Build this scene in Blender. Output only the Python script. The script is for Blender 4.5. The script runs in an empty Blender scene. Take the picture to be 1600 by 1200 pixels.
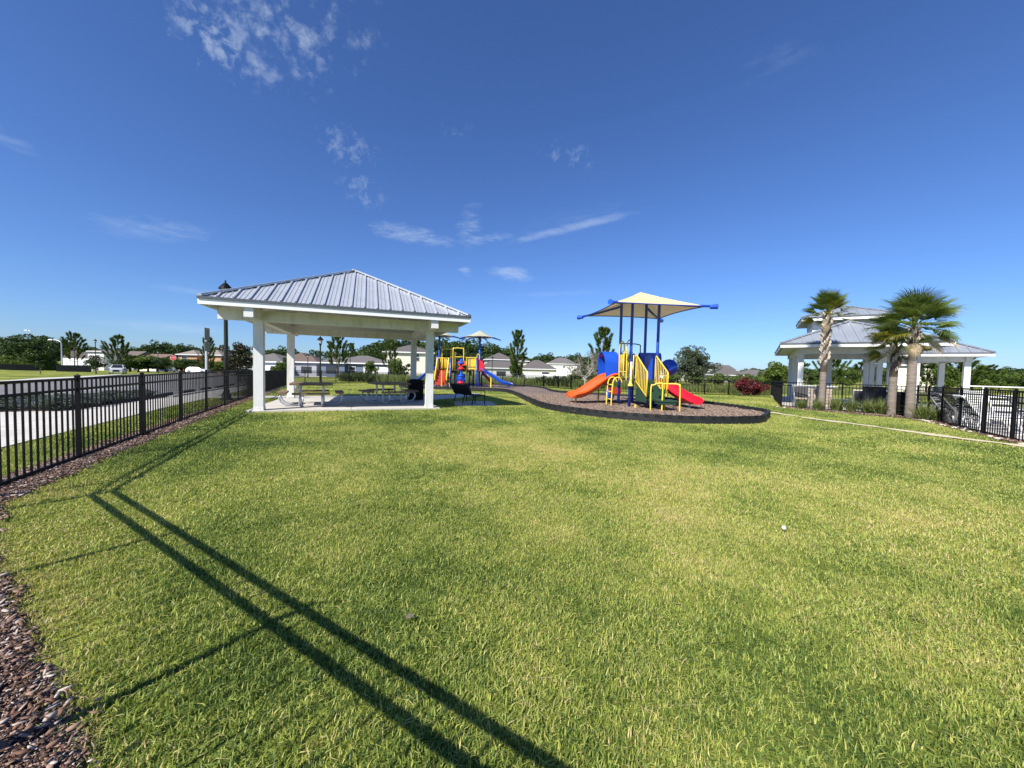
import bpy, bmesh, math, random
import numpy as np
from math import sin, cos, pi, radians, hypot
from mathutils import Vector, Matrix

scene = bpy.context.scene
COL = scene.collection

# ------------------------------------------------------------------ camera
cam_data = bpy.data.cameras.new('camera')
cam = bpy.data.objects.new('camera', cam_data)
COL.objects.link(cam)
cam_data.sensor_width = 36.0
cam_data.lens = 12.98
cam_data.clip_start = 0.03
cam_data.clip_end = 5000.0
PITCH, ROLL, EYE = radians(2.268), radians(1.3085), 1.452
fw = Vector((0, cos(PITCH), -sin(PITCH)))
up0 = Vector((0, sin(PITCH), cos(PITCH)))
rt0 = Vector((1, 0, 0))
rt = rt0 * cos(ROLL) + up0 * sin(ROLL)
up = up0 * cos(ROLL) - rt0 * sin(ROLL)
cam.matrix_world = Matrix(((rt.x, up.x, -fw.x, 0), (rt.y, up.y, -fw.y, 0), (rt.z, up.z, -fw.z, EYE), (0, 0, 0, 1)))
scene.camera = cam

# ------------------------------------------------------------------ sun and sky
SUN_AZ, SUN_EL = radians(53.0), radians(42.5)      # direction the shadows fall, height of the sun
travel = Vector((cos(SUN_AZ) * cos(SUN_EL), sin(SUN_AZ) * cos(SUN_EL), -sin(SUN_EL)))
sun_data = bpy.data.lights.new('sun', 'SUN')
sun_data.energy = 4.8
sun_data.angle = radians(0.53)
sun_data.color = (1.0, 0.945, 0.86)
sun = bpy.data.objects.new('sun', sun_data)
COL.objects.link(sun)
sun.rotation_euler = travel.to_track_quat('-Z', 'Y').to_euler()

world = bpy.data.worlds.new('World')
scene.world = world
world.use_nodes = True
wt = world.node_tree
wt.nodes.clear()
w_out = wt.nodes.new('ShaderNodeOutputWorld')
w_bg = wt.nodes.new('ShaderNodeBackground')
w_bg.inputs['Strength'].default_value = 0.106
wt.links.new(w_bg.outputs[0], w_out.inputs[0])
sky = wt.nodes.new('ShaderNodeTexSky')
sky.sky_type = 'NISHITA'
sky.sun_disc = False
sky.sun_elevation = SUN_EL
sky.sun_rotation = math.atan2(-travel.x, -travel.y)
sky.altitude = 0.0
sky.air_density = 1.0
sky.dust_density = 0.3
sky.ozone_density = 2.5


def wmath(op, a, b=None, c=None):
    n = wt.nodes.new('ShaderNodeMath')
    n.operation = op
    for i, q in enumerate((a, b, c)):
        if q is None:
            continue
        if isinstance(q, (int, float)):
            n.inputs[i].default_value = q
        else:
            wt.links.new(q, n.inputs[i])
    return n.outputs[0]


w_tc = wt.nodes.new('ShaderNodeTexCoord')
w_dir = w_tc.outputs['Generated']


def wdot(vec):
    n = wt.nodes.new('ShaderNodeVectorMath')
    n.operation = 'DOT_PRODUCT'
    wt.links.new(w_dir, n.inputs[0])
    n.inputs[1].default_value = vec
    return n.outputs['Value']


def wnoise(scale, detail, rough, stretch=(1, 1, 1), rot=(0, 0, 0), dist=0.0):
    m = wt.nodes.new('ShaderNodeMapping')
    m.inputs['Scale'].default_value = stretch
    m.inputs['Rotation'].default_value = rot
    wt.links.new(w_dir, m.inputs['Vector'])
    n = wt.nodes.new('ShaderNodeTexNoise')
    n.inputs['Scale'].default_value = scale
    n.inputs['Detail'].default_value = detail
    n.inputs['Roughness'].default_value = rough
    n.inputs['Distortion'].default_value = dist
    wt.links.new(m.outputs[0], n.inputs['Vector'])
    return n.outputs['Fac']


n_puff = wmath('MULTIPLY_ADD', wnoise(62.0, 5.0, 0.6), 0.38, wmath('MULTIPLY', wnoise(22.0, 6.0, 0.62), 0.66))
n_fine = wnoise(44.0, 6.0, 0.64, dist=0.3)
n_wisp = wmath('MULTIPLY_ADD', wnoise(30.0, 6.0, 0.62, (1.0, 1.0, 3.4), (0.15, 0.1, 0), 0.4), 0.42, wmath('MULTIPLY', wnoise(9.0, 7.0, 0.66, (1.0, 1.0, 4.2), (0.12, 0.1, 0), 0.5), 0.6))


def cloud(az, el, ra, rb, tilt, noise, lo, hi, strength):
    """one drifting cirrus patch: azimuth from +Y, elevation, half sizes and tilt in degrees"""
    a, e = radians(az), radians(el)
    d = Vector((sin(a) * cos(e), cos(a) * cos(e), sin(e)))
    h = Vector((cos(a), -sin(a), 0))
    v = h.cross(d)
    t = radians(tilt)
    e1 = h * cos(t) + v * sin(t)
    e2 = v * cos(t) - h * sin(t)
    x = wmath('DIVIDE', wdot(e1), sin(radians(ra)))
    y = wmath('DIVIDE', wdot(e2), sin(radians(rb)))
    r2 = wmath('ADD', wmath('MULTIPLY', x, x), wmath('MULTIPLY', y, y))
    fall = wmath('MAXIMUM', wmath('SUBTRACT', 1.0, r2), 0.0)
    front = wmath('GREATER_THAN', wdot(d), 0.3)
    mr = wt.nodes.new('ShaderNodeMapRange')
    mr.interpolation_type = 'SMOOTHSTEP'
    mr.inputs['From Min'].default_value = lo
    mr.inputs['From Max'].default_value = hi
    wt.links.new(wmath('ADD', noise, wmath('MULTIPLY', wmath('SUBTRACT', fall, 0.6), 0.22)), mr.inputs['Value'])
    return wmath('MULTIPLY', wmath('MULTIPLY', wmath('MULTIPLY', mr.outputs[0], wmath('POWER', fall, 0.7)), front), strength)


CLOUDS = [
    (-34.5, 32.3, 3.6, 2.8, -20, n_puff, 0.52, 0.79, 0.33),
    (-33, 37.0, 12.0, 6.2, 8, n_puff, 0.53, 0.80, 0.40),
    (-38.5, 33.5, 4.5, 4.0, -30, n_fine, 0.50, 0.72, 0.32),
    (-41.5, 41.0, 5.0, 4.0, -30, n_fine, 0.50, 0.72, 0.24),
    (-29, 42.3, 9.0, 3.0, 0, n_puff, 0.51, 0.78, 0.37),
    (-24.0, 38.6, 7.5, 2.6, 12, n_puff, 0.53, 0.78, 0.29),
    (-30.0, 33.0, 5.0, 2.0, -10, n_fine, 0.52, 0.72, 0.18),
    (-24.0, 27.5, 6.0, 3.2, -18, n_fine, 0.50, 0.74, 0.20),
    (-22.0, 23.5, 4.5, 3.0, -25, n_fine, 0.50, 0.74, 0.18),
    (-15.5, 18.8, 8.5, 1.7, -4, n_wisp, 0.45, 0.77, 0.38),
    (-7.0, 20.6, 2.6, 4.2, -12, n_wisp, 0.45, 0.77, 0.32),
    (-4.5, 19.0, 5.5, 1.0, 8, n_wisp, 0.41, 0.73, 0.34),
    (8.5, 20.7, 12.0, 0.75, 11, n_wisp, 0.33, 0.69, 0.27),
    (9.0, 21.5, 12.0, 2.2, 9, n_wisp, 0.43, 0.87, 0.10),
    (-0.5, 14.3, 4.4, 1.5, -8, n_wisp, 0.43, 0.75, 0.32),
    (-7.2, 14.2, 2.0, 0.9, -32, n_wisp, 0.45, 0.73, 0.27),
    (8.0, 29.5, 6.5, 2.6, -14, n_fine, 0.53, 0.78, 0.15),
    (-9.0, 31.5, 4.5, 2.2, 0, n_fine, 0.54, 0.78, 0.10),
    (34.0, 34.0, 5.0, 2.4, -4, n_wisp, 0.49, 0.87, 0.11),
    (-44.0, 14.3, 8.5, 1.8, 5, n_wisp, 0.45, 0.81, 0.19),
    (-53.8, 19.0, 3.0, 1.1, -18, n_wisp, 0.43, 0.77, 0.19),
    (6.0, 11.5, 9.0, 0.6, 3, n_wisp, 0.39, 0.73, 0.11),
    (21.0, 5.4, 7.0, 1.9, 2, n_wisp, 0.35, 0.73, 0.17),
    (-43.0, 3.9, 7.0, 0.9, 0, n_wisp, 0.35, 0.71, 0.17),
    (-41.0, 8.2, 4.0, 0.6, 0, n_wisp, 0.39, 0.71, 0.13),
    (150.0, 35.0, 25.0, 14.0, 10, n_puff, 0.51, 0.80, 0.30),
    (90.0, 28.0, 14.0, 5.0, 10, n_wisp, 0.49, 0.83, 0.24),
]
acc = None
for args in CLOUDS:
    k = cloud(*args)
    acc = k if acc is None else wmath('MAXIMUM', acc, k)
acc = wmath('MINIMUM', acc, 1.0)
w_mix = wt.nodes.new('ShaderNodeMix')
w_mix.data_type = 'RGBA'
wt.links.new(acc, w_mix.inputs['Factor'])
w_hsv = wt.nodes.new('ShaderNodeHueSaturation')
w_hsv.inputs['Hue'].default_value = 0.5
w_hsv.inputs['Saturation'].default_value = 1.0
w_hsv.inputs['Value'].default_value = 1.0
wt.links.new(sky.outputs[0], w_hsv.inputs['Color'])
w_tint = wt.nodes.new('ShaderNodeMix')          # clear Florida air: deeper blue than the plain model
w_tint.data_type = 'RGBA'
w_tint.blend_type = 'MULTIPLY'
w_tint.inputs['Factor'].default_value = 1.0
w_tint.inputs[7].default_value = (0.395, 0.555, 0.86, 1)
wt.links.new(w_hsv.outputs[0], w_tint.inputs[6])
wt.links.new(w_tint.outputs[2], w_mix.inputs[6])
w_mix.inputs[7].default_value = (4.3, 5.0, 5.9, 1)
wt.links.new(w_mix.outputs[2], w_bg.inputs['Color'])

scene.view_settings.view_transform = 'Standard'
scene.view_settings.look = 'None'
scene.view_settings.exposure = 0.72
scene.view_settings.gamma = 1.0
scene.view_settings.use_curve_mapping = False
scene.render.engine = 'CYCLES'
scene.cycles.max_bounces = 6
scene.cycles.transparent_max_bounces = 6


# ------------------------------------------------------------------ terrain
def tz(x, y):
    """the lawn is level near the fence corner and falls away gently all round"""
    return -0.012 * min(max(hypot(x, y) - 16.0, 0.0), 134.0)


def tza(x, y):
    return -0.012 * np.clip(np.hypot(x, y) - 16.0, 0.0, 134.0)


# ------------------------------------------------------------------ helpers
RNG = np.random.default_rng(7)
rnd = random.Random(11)


class MB:
    """collects faces and links them as one mesh object"""

    def __init__(self):
        self.v, self.f = [], []

    def add(self, verts, faces):
        o = len(self.v)
        self.v.extend([tuple(p) for p in verts])
        self.f.extend([tuple(i + o for i in f) for f in faces])
        return self

    def box(self, c, s, rz=0.0, taper=1.0):
        x, y, z = s[0] / 2, s[1] / 2, s[2] / 2
        pts = []
        for dz, k in ((-z, 1.0), (z, taper)):
            for dx, dy in ((-x, -y), (x, -y), (x, y), (-x, y)):
                a, b = dx * k, dy * k
                pts.append((c[0] + a * cos(rz) - b * sin(rz), c[1] + a * sin(rz) + b * cos(rz), c[2] + dz))
        return self.add(pts, [(3, 2, 1, 0), (4, 5, 6, 7), (0, 1, 5, 4), (1, 2, 6, 5), (2, 3, 7, 6), (3, 0, 4, 7)])

    def bar(self, p, q, w, h, upv=(0, 0, 1)):
        p, q = Vector(p), Vector(q)
        d = (q - p).normalized()
        u = Vector(upv)
        if abs(d.dot(u)) > 0.98:
            u = Vector((0, 1, 0))
        s = d.cross(u).normalized()
        u = s.cross(d).normalized()
        pts = [e + s * (a * w / 2) + u * (b * h / 2) for e in (p, q) for a, b in ((-1, -1), (1, -1), (1, 1), (-1, 1))]
        return self.add(pts, [(0, 1, 2, 3), (7, 6, 5, 4), (4, 5, 1, 0), (5, 6, 2, 1), (6, 7, 3, 2), (7, 4, 0, 3)])

    def tube(self, path, r, n=8, cap=True):
        P = [Vector(p) for p in path]
        rs = r if isinstance(r, (list, tuple)) else [r] * len(P)
        base = len(self.v)
        prev = None
        for i, p in enumerate(P):
            t = (P[min(i + 1, len(P) - 1)] - P[max(i - 1, 0)]).normalized()
            if prev is None:
                a = Vector((0, 0, 1)) if abs(t.z) < 0.9 else Vector((1, 0, 0))
                s = t.cross(a).normalized()
            else:
                s = (prev - t * prev.dot(t)).normalized()
            prev = s
            u = t.cross(s)
            for k in range(n):
                q = p + (s * cos(2 * pi * k / n) + u * sin(2 * pi * k / n)) * rs[i]
                self.v.append(tuple(q))
        for i in range(len(P) - 1):
            for k in range(n):
                a, b = base + i * n + k, base + i * n + (k + 1) % n
                self.f.append((a, b, b + n, a + n))
        if cap:
            self.f.append(tuple(base + k for k in range(n))[::-1])
            self.f.append(tuple(base + (len(P) - 1) * n + k for k in range(n)))
        return self

    def lathe(self, prof, n=12, c=(0, 0, 0)):
        base = len(self.v)
        for r, z in prof:
            for k in range(n):
                self.v.append((c[0] + r * cos(2 * pi * k / n), c[1] + r * sin(2 * pi * k / n), c[2] + z))
        for i in range(len(prof) - 1):
            for k in range(n):
                a, b = base + i * n + k, base + i * n + (k + 1) % n
                self.f.append((a, b, b + n, a + n))
        self.f.append(tuple(base + k for k in range(n))[::-1])
        self.f.append(tuple(base + (len(prof) - 1) * n + k for k in range(n)))
        return self

    def prism(self, poly, z0, z1):
        n = len(poly)
        pts = [(p[0], p[1], z0) for p in poly] + [(p[0], p[1], z1) for p in poly]
        return self.add(pts, [tuple(range(n))[::-1], tuple(range(n, 2 * n))] + [(i, (i + 1) % n, n + (i + 1) % n, n + i) for i in range(n)])

    def extrude(self, poly, d):
        """3-D polygon given thickness along vector d"""
        d = Vector(d)
        n = len(poly)
        pts = [Vector(p) for p in poly] + [Vector(p) + d for p in poly]
        return self.add(pts, [tuple(range(n))[::-1], tuple(range(n, 2 * n))] + [(i, (i + 1) % n, n + (i + 1) % n, n + i) for i in range(n)])

    def mesh(self, name, smooth=False):
        me = bpy.data.meshes.new(name)
        me.from_pydata(self.v, [], self.f)
        me.update()
        if smooth:
            me.polygons.foreach_set('use_smooth', [True] * len(me.polygons))
        return me


def put(name, data, m=None, parent=None, loc=None, rot=None, scl=None, smooth=False):
    """link one mesh object (data: MB or mesh)"""
    me = data.mesh(name, smooth) if isinstance(data, MB) else data
    if m is not None and not me.materials:
        me.materials.append(m)
    o = bpy.data.objects.new(name, me)
    COL.objects.link(o)
    if parent is not None:
        o.parent = parent
    if loc is not None:
        o.location = loc
    if rot is not None:
        o.rotation_euler = rot
    if scl is not None:
        o.scale = scl
    return o


def tag(o, label=None, cat=None, group=None, kind=None):
    if label:
        o['label'] = label
    if cat:
        o['category'] = cat
    if group:
        o['group'] = group
    if kind:
        o['kind'] = kind
    return o


def thing(name, label, cat, x, y, rz=0.0, group=None, z=None):
    o = bpy.data.objects.new(name, None)
    COL.objects.link(o)
    o.location = (x, y, tz(x, y) if z is None else z)
    o.rotation_euler = (0, 0, rz)
    o.empty_display_size = 0.2
    return tag(o, label, cat, group)


def kids(o):
    return [c for c in ALL_KIDS.get(o.name, [])]


def copy_tree(src, x, y, rz=0.0, label=None, scl=None, z=None, group=None):
    """copy a thing with its parts and sub-parts, sharing mesh data"""
    r = src.copy()
    COL.objects.link(r)
    r.location = (x, y, tz(x, y) if z is None else z)
    r.rotation_euler = (0, 0, rz)
    if scl is not None:
        r.scale = scl if hasattr(scl, '__len__') else (scl, scl, scl)
    if label:
        r['label'] = label
    if group:
        r['group'] = group
    for ch in src.children:
        c = ch.copy()
        COL.objects.link(c)
        c.parent = r
        for g in ch.children:
            d = g.copy()
            COL.objects.link(d)
            d.parent = c
    return r


def in_poly(px, py, poly):
    """vectorised point-in-polygon"""
    px, py = np.asarray(px), np.asarray(py)
    inside = np.zeros(px.shape, bool)
    n = len(poly)
    for i in range(n):
        x1, y1 = poly[i][:2]
        x2, y2 = poly[(i + 1) % n][:2]
        if y1 == y2:
            continue
        c = ((y1 > py) != (y2 > py)) & (px < (x2 - x1) * (py - y1) / (y2 - y1) + x1)
        inside ^= c
    return inside


def smooth_loop(pts, n=6, closed=True):
    """Catmull-Rom through the points"""
    out = []
    N = len(pts)
    rng_ = range(N) if closed else range(N - 1)
    for i in rng_:
        if closed:
            p0, p1, p2, p3 = (pts[(i + k - 1) % N] for k in range(4))
        else:
            p0, p1, p2, p3 = pts[max(i - 1, 0)], pts[i], pts[i + 1], pts[min(i + 2, N - 1)]
        for k in range(n):
            t = k / n
            out.append(tuple(0.5 * (2 * b + (c - a) * t + (2 * a - 5 * b + 4 * c - d) * t * t + (3 * b - a - 3 * c + d) * t ** 3) for a, b, c, d in zip(p0, p1, p2, p3)))
    if not closed:
        out.append(tuple(pts[-1]))
    return out


# ------------------------------------------------------------------ materials
def new_mat(name):
    m = bpy.data.materials.new(name)
    m.use_nodes = True
    nt = m.node_tree
    nt.nodes.clear()
    out = nt.nodes.new('ShaderNodeOutputMaterial')
    return m, nt, out


def ramp(nt, fac, stops):
    r = nt.nodes.new('ShaderNodeValToRGB')
    el = r.color_ramp.elements
    while len(el) < len(stops):
        el.new(0.5)
    for e, (p, c) in zip(el, stops):
        e.position = p
        e.color = (c[0], c[1], c[2], 1)
    nt.links.new(fac, r.inputs[0])
    return r.outputs[0]


def noise(nt, scale, detail=4.0, rough=0.55, coord='Object', stretch=None, dist=0.0):
    if coord == 'World':
        g = nt.nodes.new('ShaderNodeNewGeometry')
        vec = g.outputs['Position']
    else:
        tc = nt.nodes.new('ShaderNodeTexCoord')
        vec = tc.outputs[coord]
    if stretch:
        mp = nt.nodes.new('ShaderNodeMapping')
        mp.inputs['Scale'].default_value = stretch
        nt.links.new(vec, mp.inputs[0])
        vec = mp.outputs[0]
    n = nt.nodes.new('ShaderNodeTexNoise')
    n.inputs['Scale'].default_value = scale
    n.inputs['Detail'].default_value = detail
    n.inputs['Roughness'].default_value = rough
    n.inputs['Distortion'].default_value = dist
    nt.links.new(vec, n.inputs['Vector'])
    return n.outputs['Fac']


def mixc(nt, fac, a, b, mode='MIX'):
    m = nt.nodes.new('ShaderNodeMix')
    m.data_type = 'RGBA'
    m.blend_type = mode
    for sock, q in ((m.inputs['Factor'], fac), (m.inputs[6], a), (m.inputs[7], b)):
        if isinstance(q, (int, float)):
            sock.default_value = q
        elif isinstance(q, tuple):
            sock.default_value = (q[0], q[1], q[2], 1)
        else:
            nt.links.new(q, sock)
    return m.outputs[2]


def mat(name, col, rough=0.55, metal=0.0, var=0.12, scale=3.0, bump=0.0, bscale=40.0, coord='Object', dirt=None, dscale=1.2, stretch=None, spec=0.5, coat=0.0):
    """painted / cast surface: base colour with soft wear, optional dirt and fine relief"""
    m, nt, out = new_mat(name)
    b = nt.nodes.new('ShaderNodeBsdfPrincipled')
    nt.links.new(b.outputs[0], out.inputs[0])
    f = noise(nt, scale, 5.0, 0.6, coord, stretch)
    c = ramp(nt, f, [(0.25, tuple(x * (1 - var) for x in col)), (0.75, tuple(min(x * (1 + var), 0.95) for x in col))])
    if dirt:
        g = noise(nt, dscale, 6.0, 0.68, coord, stretch, 0.3)
        mr = nt.nodes.new('ShaderNodeMapRange')
        mr.inputs['From Min'].default_value = 0.5
        mr.inputs['From Max'].default_value = 0.78
        nt.links.new(g, mr.inputs['Value'])
        c = mixc(nt, mr.outputs[0], c, dirt)
    nt.links.new(c, b.inputs['Base Color'])
    b.inputs['Metallic'].default_value = metal
    b.inputs['Roughness'].default_value = rough
    b.inputs['Specular IOR Level'].default_value = spec
    b.inputs['Coat Weight'].default_value = coat
    if bump > 0:
        bn = nt.nodes.new('ShaderNodeBump')
        bn.inputs['Strength'].default_value = bump
        bn.inputs['Distance'].default_value = 0.01
        nt.links.new(noise(nt, bscale, 4.0, 0.6, coord), bn.inputs['Height'])
        nt.links.new(bn.outputs[0], b.inputs['Normal'])
    return m


def leaf_mat(name, dark, mid, light, trans=0.3, attr='tint', wscale=None, rough=0.55):
    """foliage: every leaf has a tint of its own; thin enough for some light to pass"""
    m, nt, out = new_mat(name)
    at = nt.nodes.new('ShaderNodeAttribute')
    at.attribute_name = attr
    f = at.outputs['Fac']
    if wscale:
        n = noise(nt, wscale, 3.0, 0.6, 'World')
        mm = nt.nodes.new('ShaderNodeMath')
        mm.operation = 'MULTIPLY_ADD'
        nt.links.new(n, mm.inputs[0])
        mm.inputs[1].default_value = 0.9
        sb = nt.nodes.new('ShaderNodeMath')
        sb.operation = 'SUBTRACT'
        nt.links.new(f, sb.inputs[0])
        sb.inputs[1].default_value = 0.45
        nt.links.new(sb.outputs[0], mm.inputs[2])
        f = mm.outputs[0]
    c = ramp(nt, f, [(0.0, dark), (0.5, mid), (1.0, light)])
    b = nt.nodes.new('ShaderNodeBsdfPrincipled')
    b.inputs['Roughness'].default_value = rough
    b.inputs['Specular IOR Level'].default_value = 0.3
    nt.links.new(c, b.inputs['Base Color'])
    t = nt.nodes.new('ShaderNodeBsdfTranslucent')
    nt.links.new(mixc(nt, 1.0, c, (1.0, 1.0, 0.55), 'MULTIPLY'), t.inputs['Color'])
    mx = nt.nodes.new('ShaderNodeMixShader')
    mx.inputs[0].default_value = trans
    nt.links.new(b.outputs[0], mx.inputs[1])
    nt.links.new(t.outputs[0], mx.inputs[2])
    nt.links.new(mx.outputs[0], out.inputs[0])
    return m


M = {}
M['black_metal'] = mat('black_metal', (0.003, 0.003, 0.0045), 0.5, 0.0, 0.2, 6, spec=0.2)
M['white_paint'] = mat('white_paint', (0.71, 0.71, 0.685), 0.5, 0, 0.04, 2.0, 0.2, 60, dirt=(0.50, 0.49, 0.45), dscale=2.6, stretch=(1.6, 1.6, 0.45))
M['shaded_white'] = mat('shaded_white', (0.60, 0.61, 0.60), 0.55, 0, 0.04, 2.0, 0.2, 60, dirt=(0.46, 0.46, 0.44), dscale=2.4, stretch=(1.6, 1.6, 0.45))  # white paint copy, its colour darkened for shade under the pool roofs
M['white_trim'] = mat('white_trim', (0.80, 0.80, 0.79), 0.45, 0, 0.03, 3.0)
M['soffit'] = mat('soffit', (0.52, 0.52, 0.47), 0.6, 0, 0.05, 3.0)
M['metal_roof'] = mat('metal_roof', (0.445, 0.475, 0.51), 0.42, 0.35, 0.07, 1.5, dirt=(0.38, 0.405, 0.44), dscale=1.6)
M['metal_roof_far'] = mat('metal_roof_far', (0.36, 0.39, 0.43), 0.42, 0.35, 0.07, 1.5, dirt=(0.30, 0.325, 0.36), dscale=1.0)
M['metal_drip'] = mat('metal_drip', (0.10, 0.11, 0.125), 0.45, 0.3, 0.1, 2)
M['concrete'] = mat('concrete', (0.50, 0.475, 0.43), 0.85, 0, 0.12, 1.2, 0.35, 90, 'World', dirt=(0.36, 0.33, 0.29), dscale=1.3)
M['walk'] = mat('walk', (0.53, 0.505, 0.455), 0.85, 0, 0.08, 0.8, 0.3, 70, 'World', dirt=(0.42, 0.395, 0.35), dscale=0.9)
M['deck'] = mat('deck', (0.50, 0.47, 0.43), 0.8, 0, 0.08, 1.0, 0.3, 70, 'World')
M['asphalt'] = mat('asphalt', (0.16, 0.155, 0.15), 0.9, 0, 0.14, 0.5, 0.4, 120, 'World', dirt=(0.12, 0.118, 0.115), dscale=0.25)
M['line_paint'] = mat('line_paint', (0.68, 0.68, 0.66), 0.7, 0, 0.12, 3, 0, 40, 'World')
M['blue_plastic'] = mat('blue_plastic', (0.008, 0.075, 0.52), 0.33, 0, 0.06, 2, coat=0.3)
M['blue_metal'] = mat('blue_metal', (0.010, 0.055, 0.36), 0.35, 0, 0.06, 4, coat=0.3)
M['yellow'] = mat('yellow', (0.78, 0.56, 0.055), 0.35, 0, 0.06, 4, coat=0.2)
M['yellow_plastic'] = mat('yellow_plastic', (0.80, 0.55, 0.02), 0.38, 0, 0.05, 2, coat=0.2)
M['orange'] = mat('orange', (0.80, 0.100, 0.014), 0.33, 0, 0.05, 2, coat=0.3)
M['red'] = mat('red', (0.62, 0.012, 0.030), 0.33, 0, 0.05, 2, coat=0.3)
M['rust_red'] = mat('rust_red', (0.40, 0.035, 0.015), 0.5, 0, 0.1, 2)
M['green_plastic'] = mat('green_plastic', (0.020, 0.060, 0.035), 0.55, 0, 0.08, 3)
M['brown_deck'] = mat('brown_deck', (0.07, 0.032, 0.025), 0.6, 0, 0.1, 3)
M['border'] = mat('border', (0.016, 0.0165, 0.0175), 0.55, 0, 0.25, 3.0, 0.2, 30, dirt=(0.025, 0.024, 0.023), dscale=2.0, spec=0.35)
M['void'] = mat('void', (0.004, 0.004, 0.004), 0.9, 0, 0.1, 3)
M['table_wood'] = mat('table_wood', (0.20, 0.125, 0.075), 0.65, 0, 0.25, 2.0, 0.2, 30, stretch=(1, 9, 9))
M['galv'] = mat('galv', (0.56, 0.57, 0.58), 0.42, 0.6, 0.12, 5)
M['dark_green_metal'] = mat('dark_green_metal', (0.018, 0.026, 0.024), 0.45, 0, 0.15, 4)
M['sign_back'] = mat('sign_back', (0.19, 0.22, 0.21), 0.5, 0.4, 0.1, 2)
M['glass_lamp'] = mat('glass_lamp', (0.62, 0.62, 0.58), 0.3, 0, 0.05, 3)
M['car_white'] = mat('car_white', (0.82, 0.82, 0.83), 0.25, 0, 0.01, 2, coat=0.8)
M['car_glass'] = mat('car_glass', (0.015, 0.018, 0.022), 0.08, 0, 0.05, 2, spec=0.9)
M['rubber'] = mat('rubber', (0.018, 0.018, 0.018), 0.8, 0, 0.15, 6)
M['chrome'] = mat('chrome', (0.6, 0.6, 0.62), 0.2, 1.0, 0.05, 3)
M['headlight'] = mat('headlight', (0.65, 0.67, 0.70), 0.15, 0, 0.05, 3)
M['stop_red'] = mat('stop_red', (0.62, 0.02, 0.025), 0.4, 0, 0.05, 3)
M['bark'] = mat('bark', (0.13, 0.105, 0.085), 0.9, 0, 0.35, 6.0, 0.8, 25, stretch=(1, 1, 0.3))
M['bark_pale'] = mat('bark_pale', (0.30, 0.27, 0.235), 0.9, 0, 0.25, 6.0, 0.6, 25, stretch=(1, 1, 0.3))
M['palm_trunk'] = mat('palm_trunk', (0.20, 0.165, 0.135), 0.9, 0, 0.38, 5.0, 0.9, 30, stretch=(1, 1, 5))
M['palm_boot'] = mat('palm_boot', (0.42, 0.365, 0.30), 0.85, 0, 0.35, 5.0)
M['palm_fibre'] = mat('palm_fibre', (0.060, 0.045, 0.035), 0.95, 0, 0.4, 8.0, 0.8, 40)
M['dead_frond'] = mat('dead_frond', (0.46, 0.36, 0.22), 0.8, 0, 0.3, 4.0)
M['brown_frond'] = mat('brown_frond', (0.14, 0.10, 0.075), 0.8, 0, 0.3, 4.0)
M['sand'] = mat('sand', (0.58, 0.50, 0.33), 0.95, 0, 0.14, 3.0, 0.6, 40, 'World', dirt=(0.40, 0.36, 0.22), dscale=2.5)
M['stone'] = mat('stone', (0.34, 0.28, 0.225), 0.85, 0, 0.35, 4.0, 0.6, 20)
M['mortar'] = mat('mortar', (0.36, 0.34, 0.31), 0.9, 0, 0.1, 6)
M['rock_white'] = mat('rock_white', (0.55, 0.50, 0.42), 0.85, 0, 0.2, 6, 0.5, 15)
M['sling_black'] = mat('sling_black', (0.02, 0.021, 0.024), 0.7, 0, 0.1, 8)
M['pool_water'] = mat('pool_water', (0.05, 0.22, 0.30), 0.08, 0, 0.1, 1.0, 0.3, 6)
M['vinyl_white'] = mat('vinyl_white', (0.78, 0.78, 0.77), 0.5, 0, 0.03, 2)
M['tan_canvas'] = mat('tan_canvas', (0.70, 0.58, 0.30), 0.8, 0, 0.05, 2)
M['window_glass'] = mat('window_glass', (0.03, 0.035, 0.045), 0.1, 0, 0.1, 1, spec=0.8)


def canvas_mat(name, c):
    m, nt, out = new_mat(name)
    d = nt.nodes.new('ShaderNodeBsdfDiffuse')
    t = nt.nodes.new('ShaderNodeBsdfTranslucent')
    mx = nt.nodes.new('ShaderNodeMixShader')
    mx.inputs[0].default_value = 0.22
    col = ramp(nt, noise(nt, 2.0, 4, 0.6), [(0.3, tuple(x * 0.94 for x in c)), (0.7, c)])
    nt.links.new(col, d.inputs[0])
    nt.links.new(col, t.inputs[0])
    nt.links.new(d.outputs[0], mx.inputs[1])
    nt.links.new(t.outputs[0], mx.inputs[2])
    nt.links.new(mx.outputs[0], out.inputs[0])
    return m


M['canopy'] = canvas_mat('canopy_fabric', (0.72, 0.62, 0.36))
M['canopy_pale'] = canvas_mat('canopy_fabric_pale', (0.50, 0.50, 0.36))


# ------------------------------------------------------------------ site axes
FENCE0 = Vector((-6.26, 5.31))                 # a post of the street-side fence
FW = Vector((-0.4356, 0.9002)).normalized()    # along that fence, away from the camera
FN = Vector((-FW.y, FW.x))                     # towards the street


def SO(s, o):
    p = FENCE0 + FW * s + FN * o
    return (p.x, p.y)


CORNER = SO(-2.55, 0.0)
RUN2 = Vector((0.858, -0.5137)).normalized()   # the fence the photographer leans over


def R2(t, o=0.0):
    n = Vector((-RUN2.y, RUN2.x))
    p = Vector(CORNER) + RUN2 * t + n * o
    return (p.x, p.y)


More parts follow.
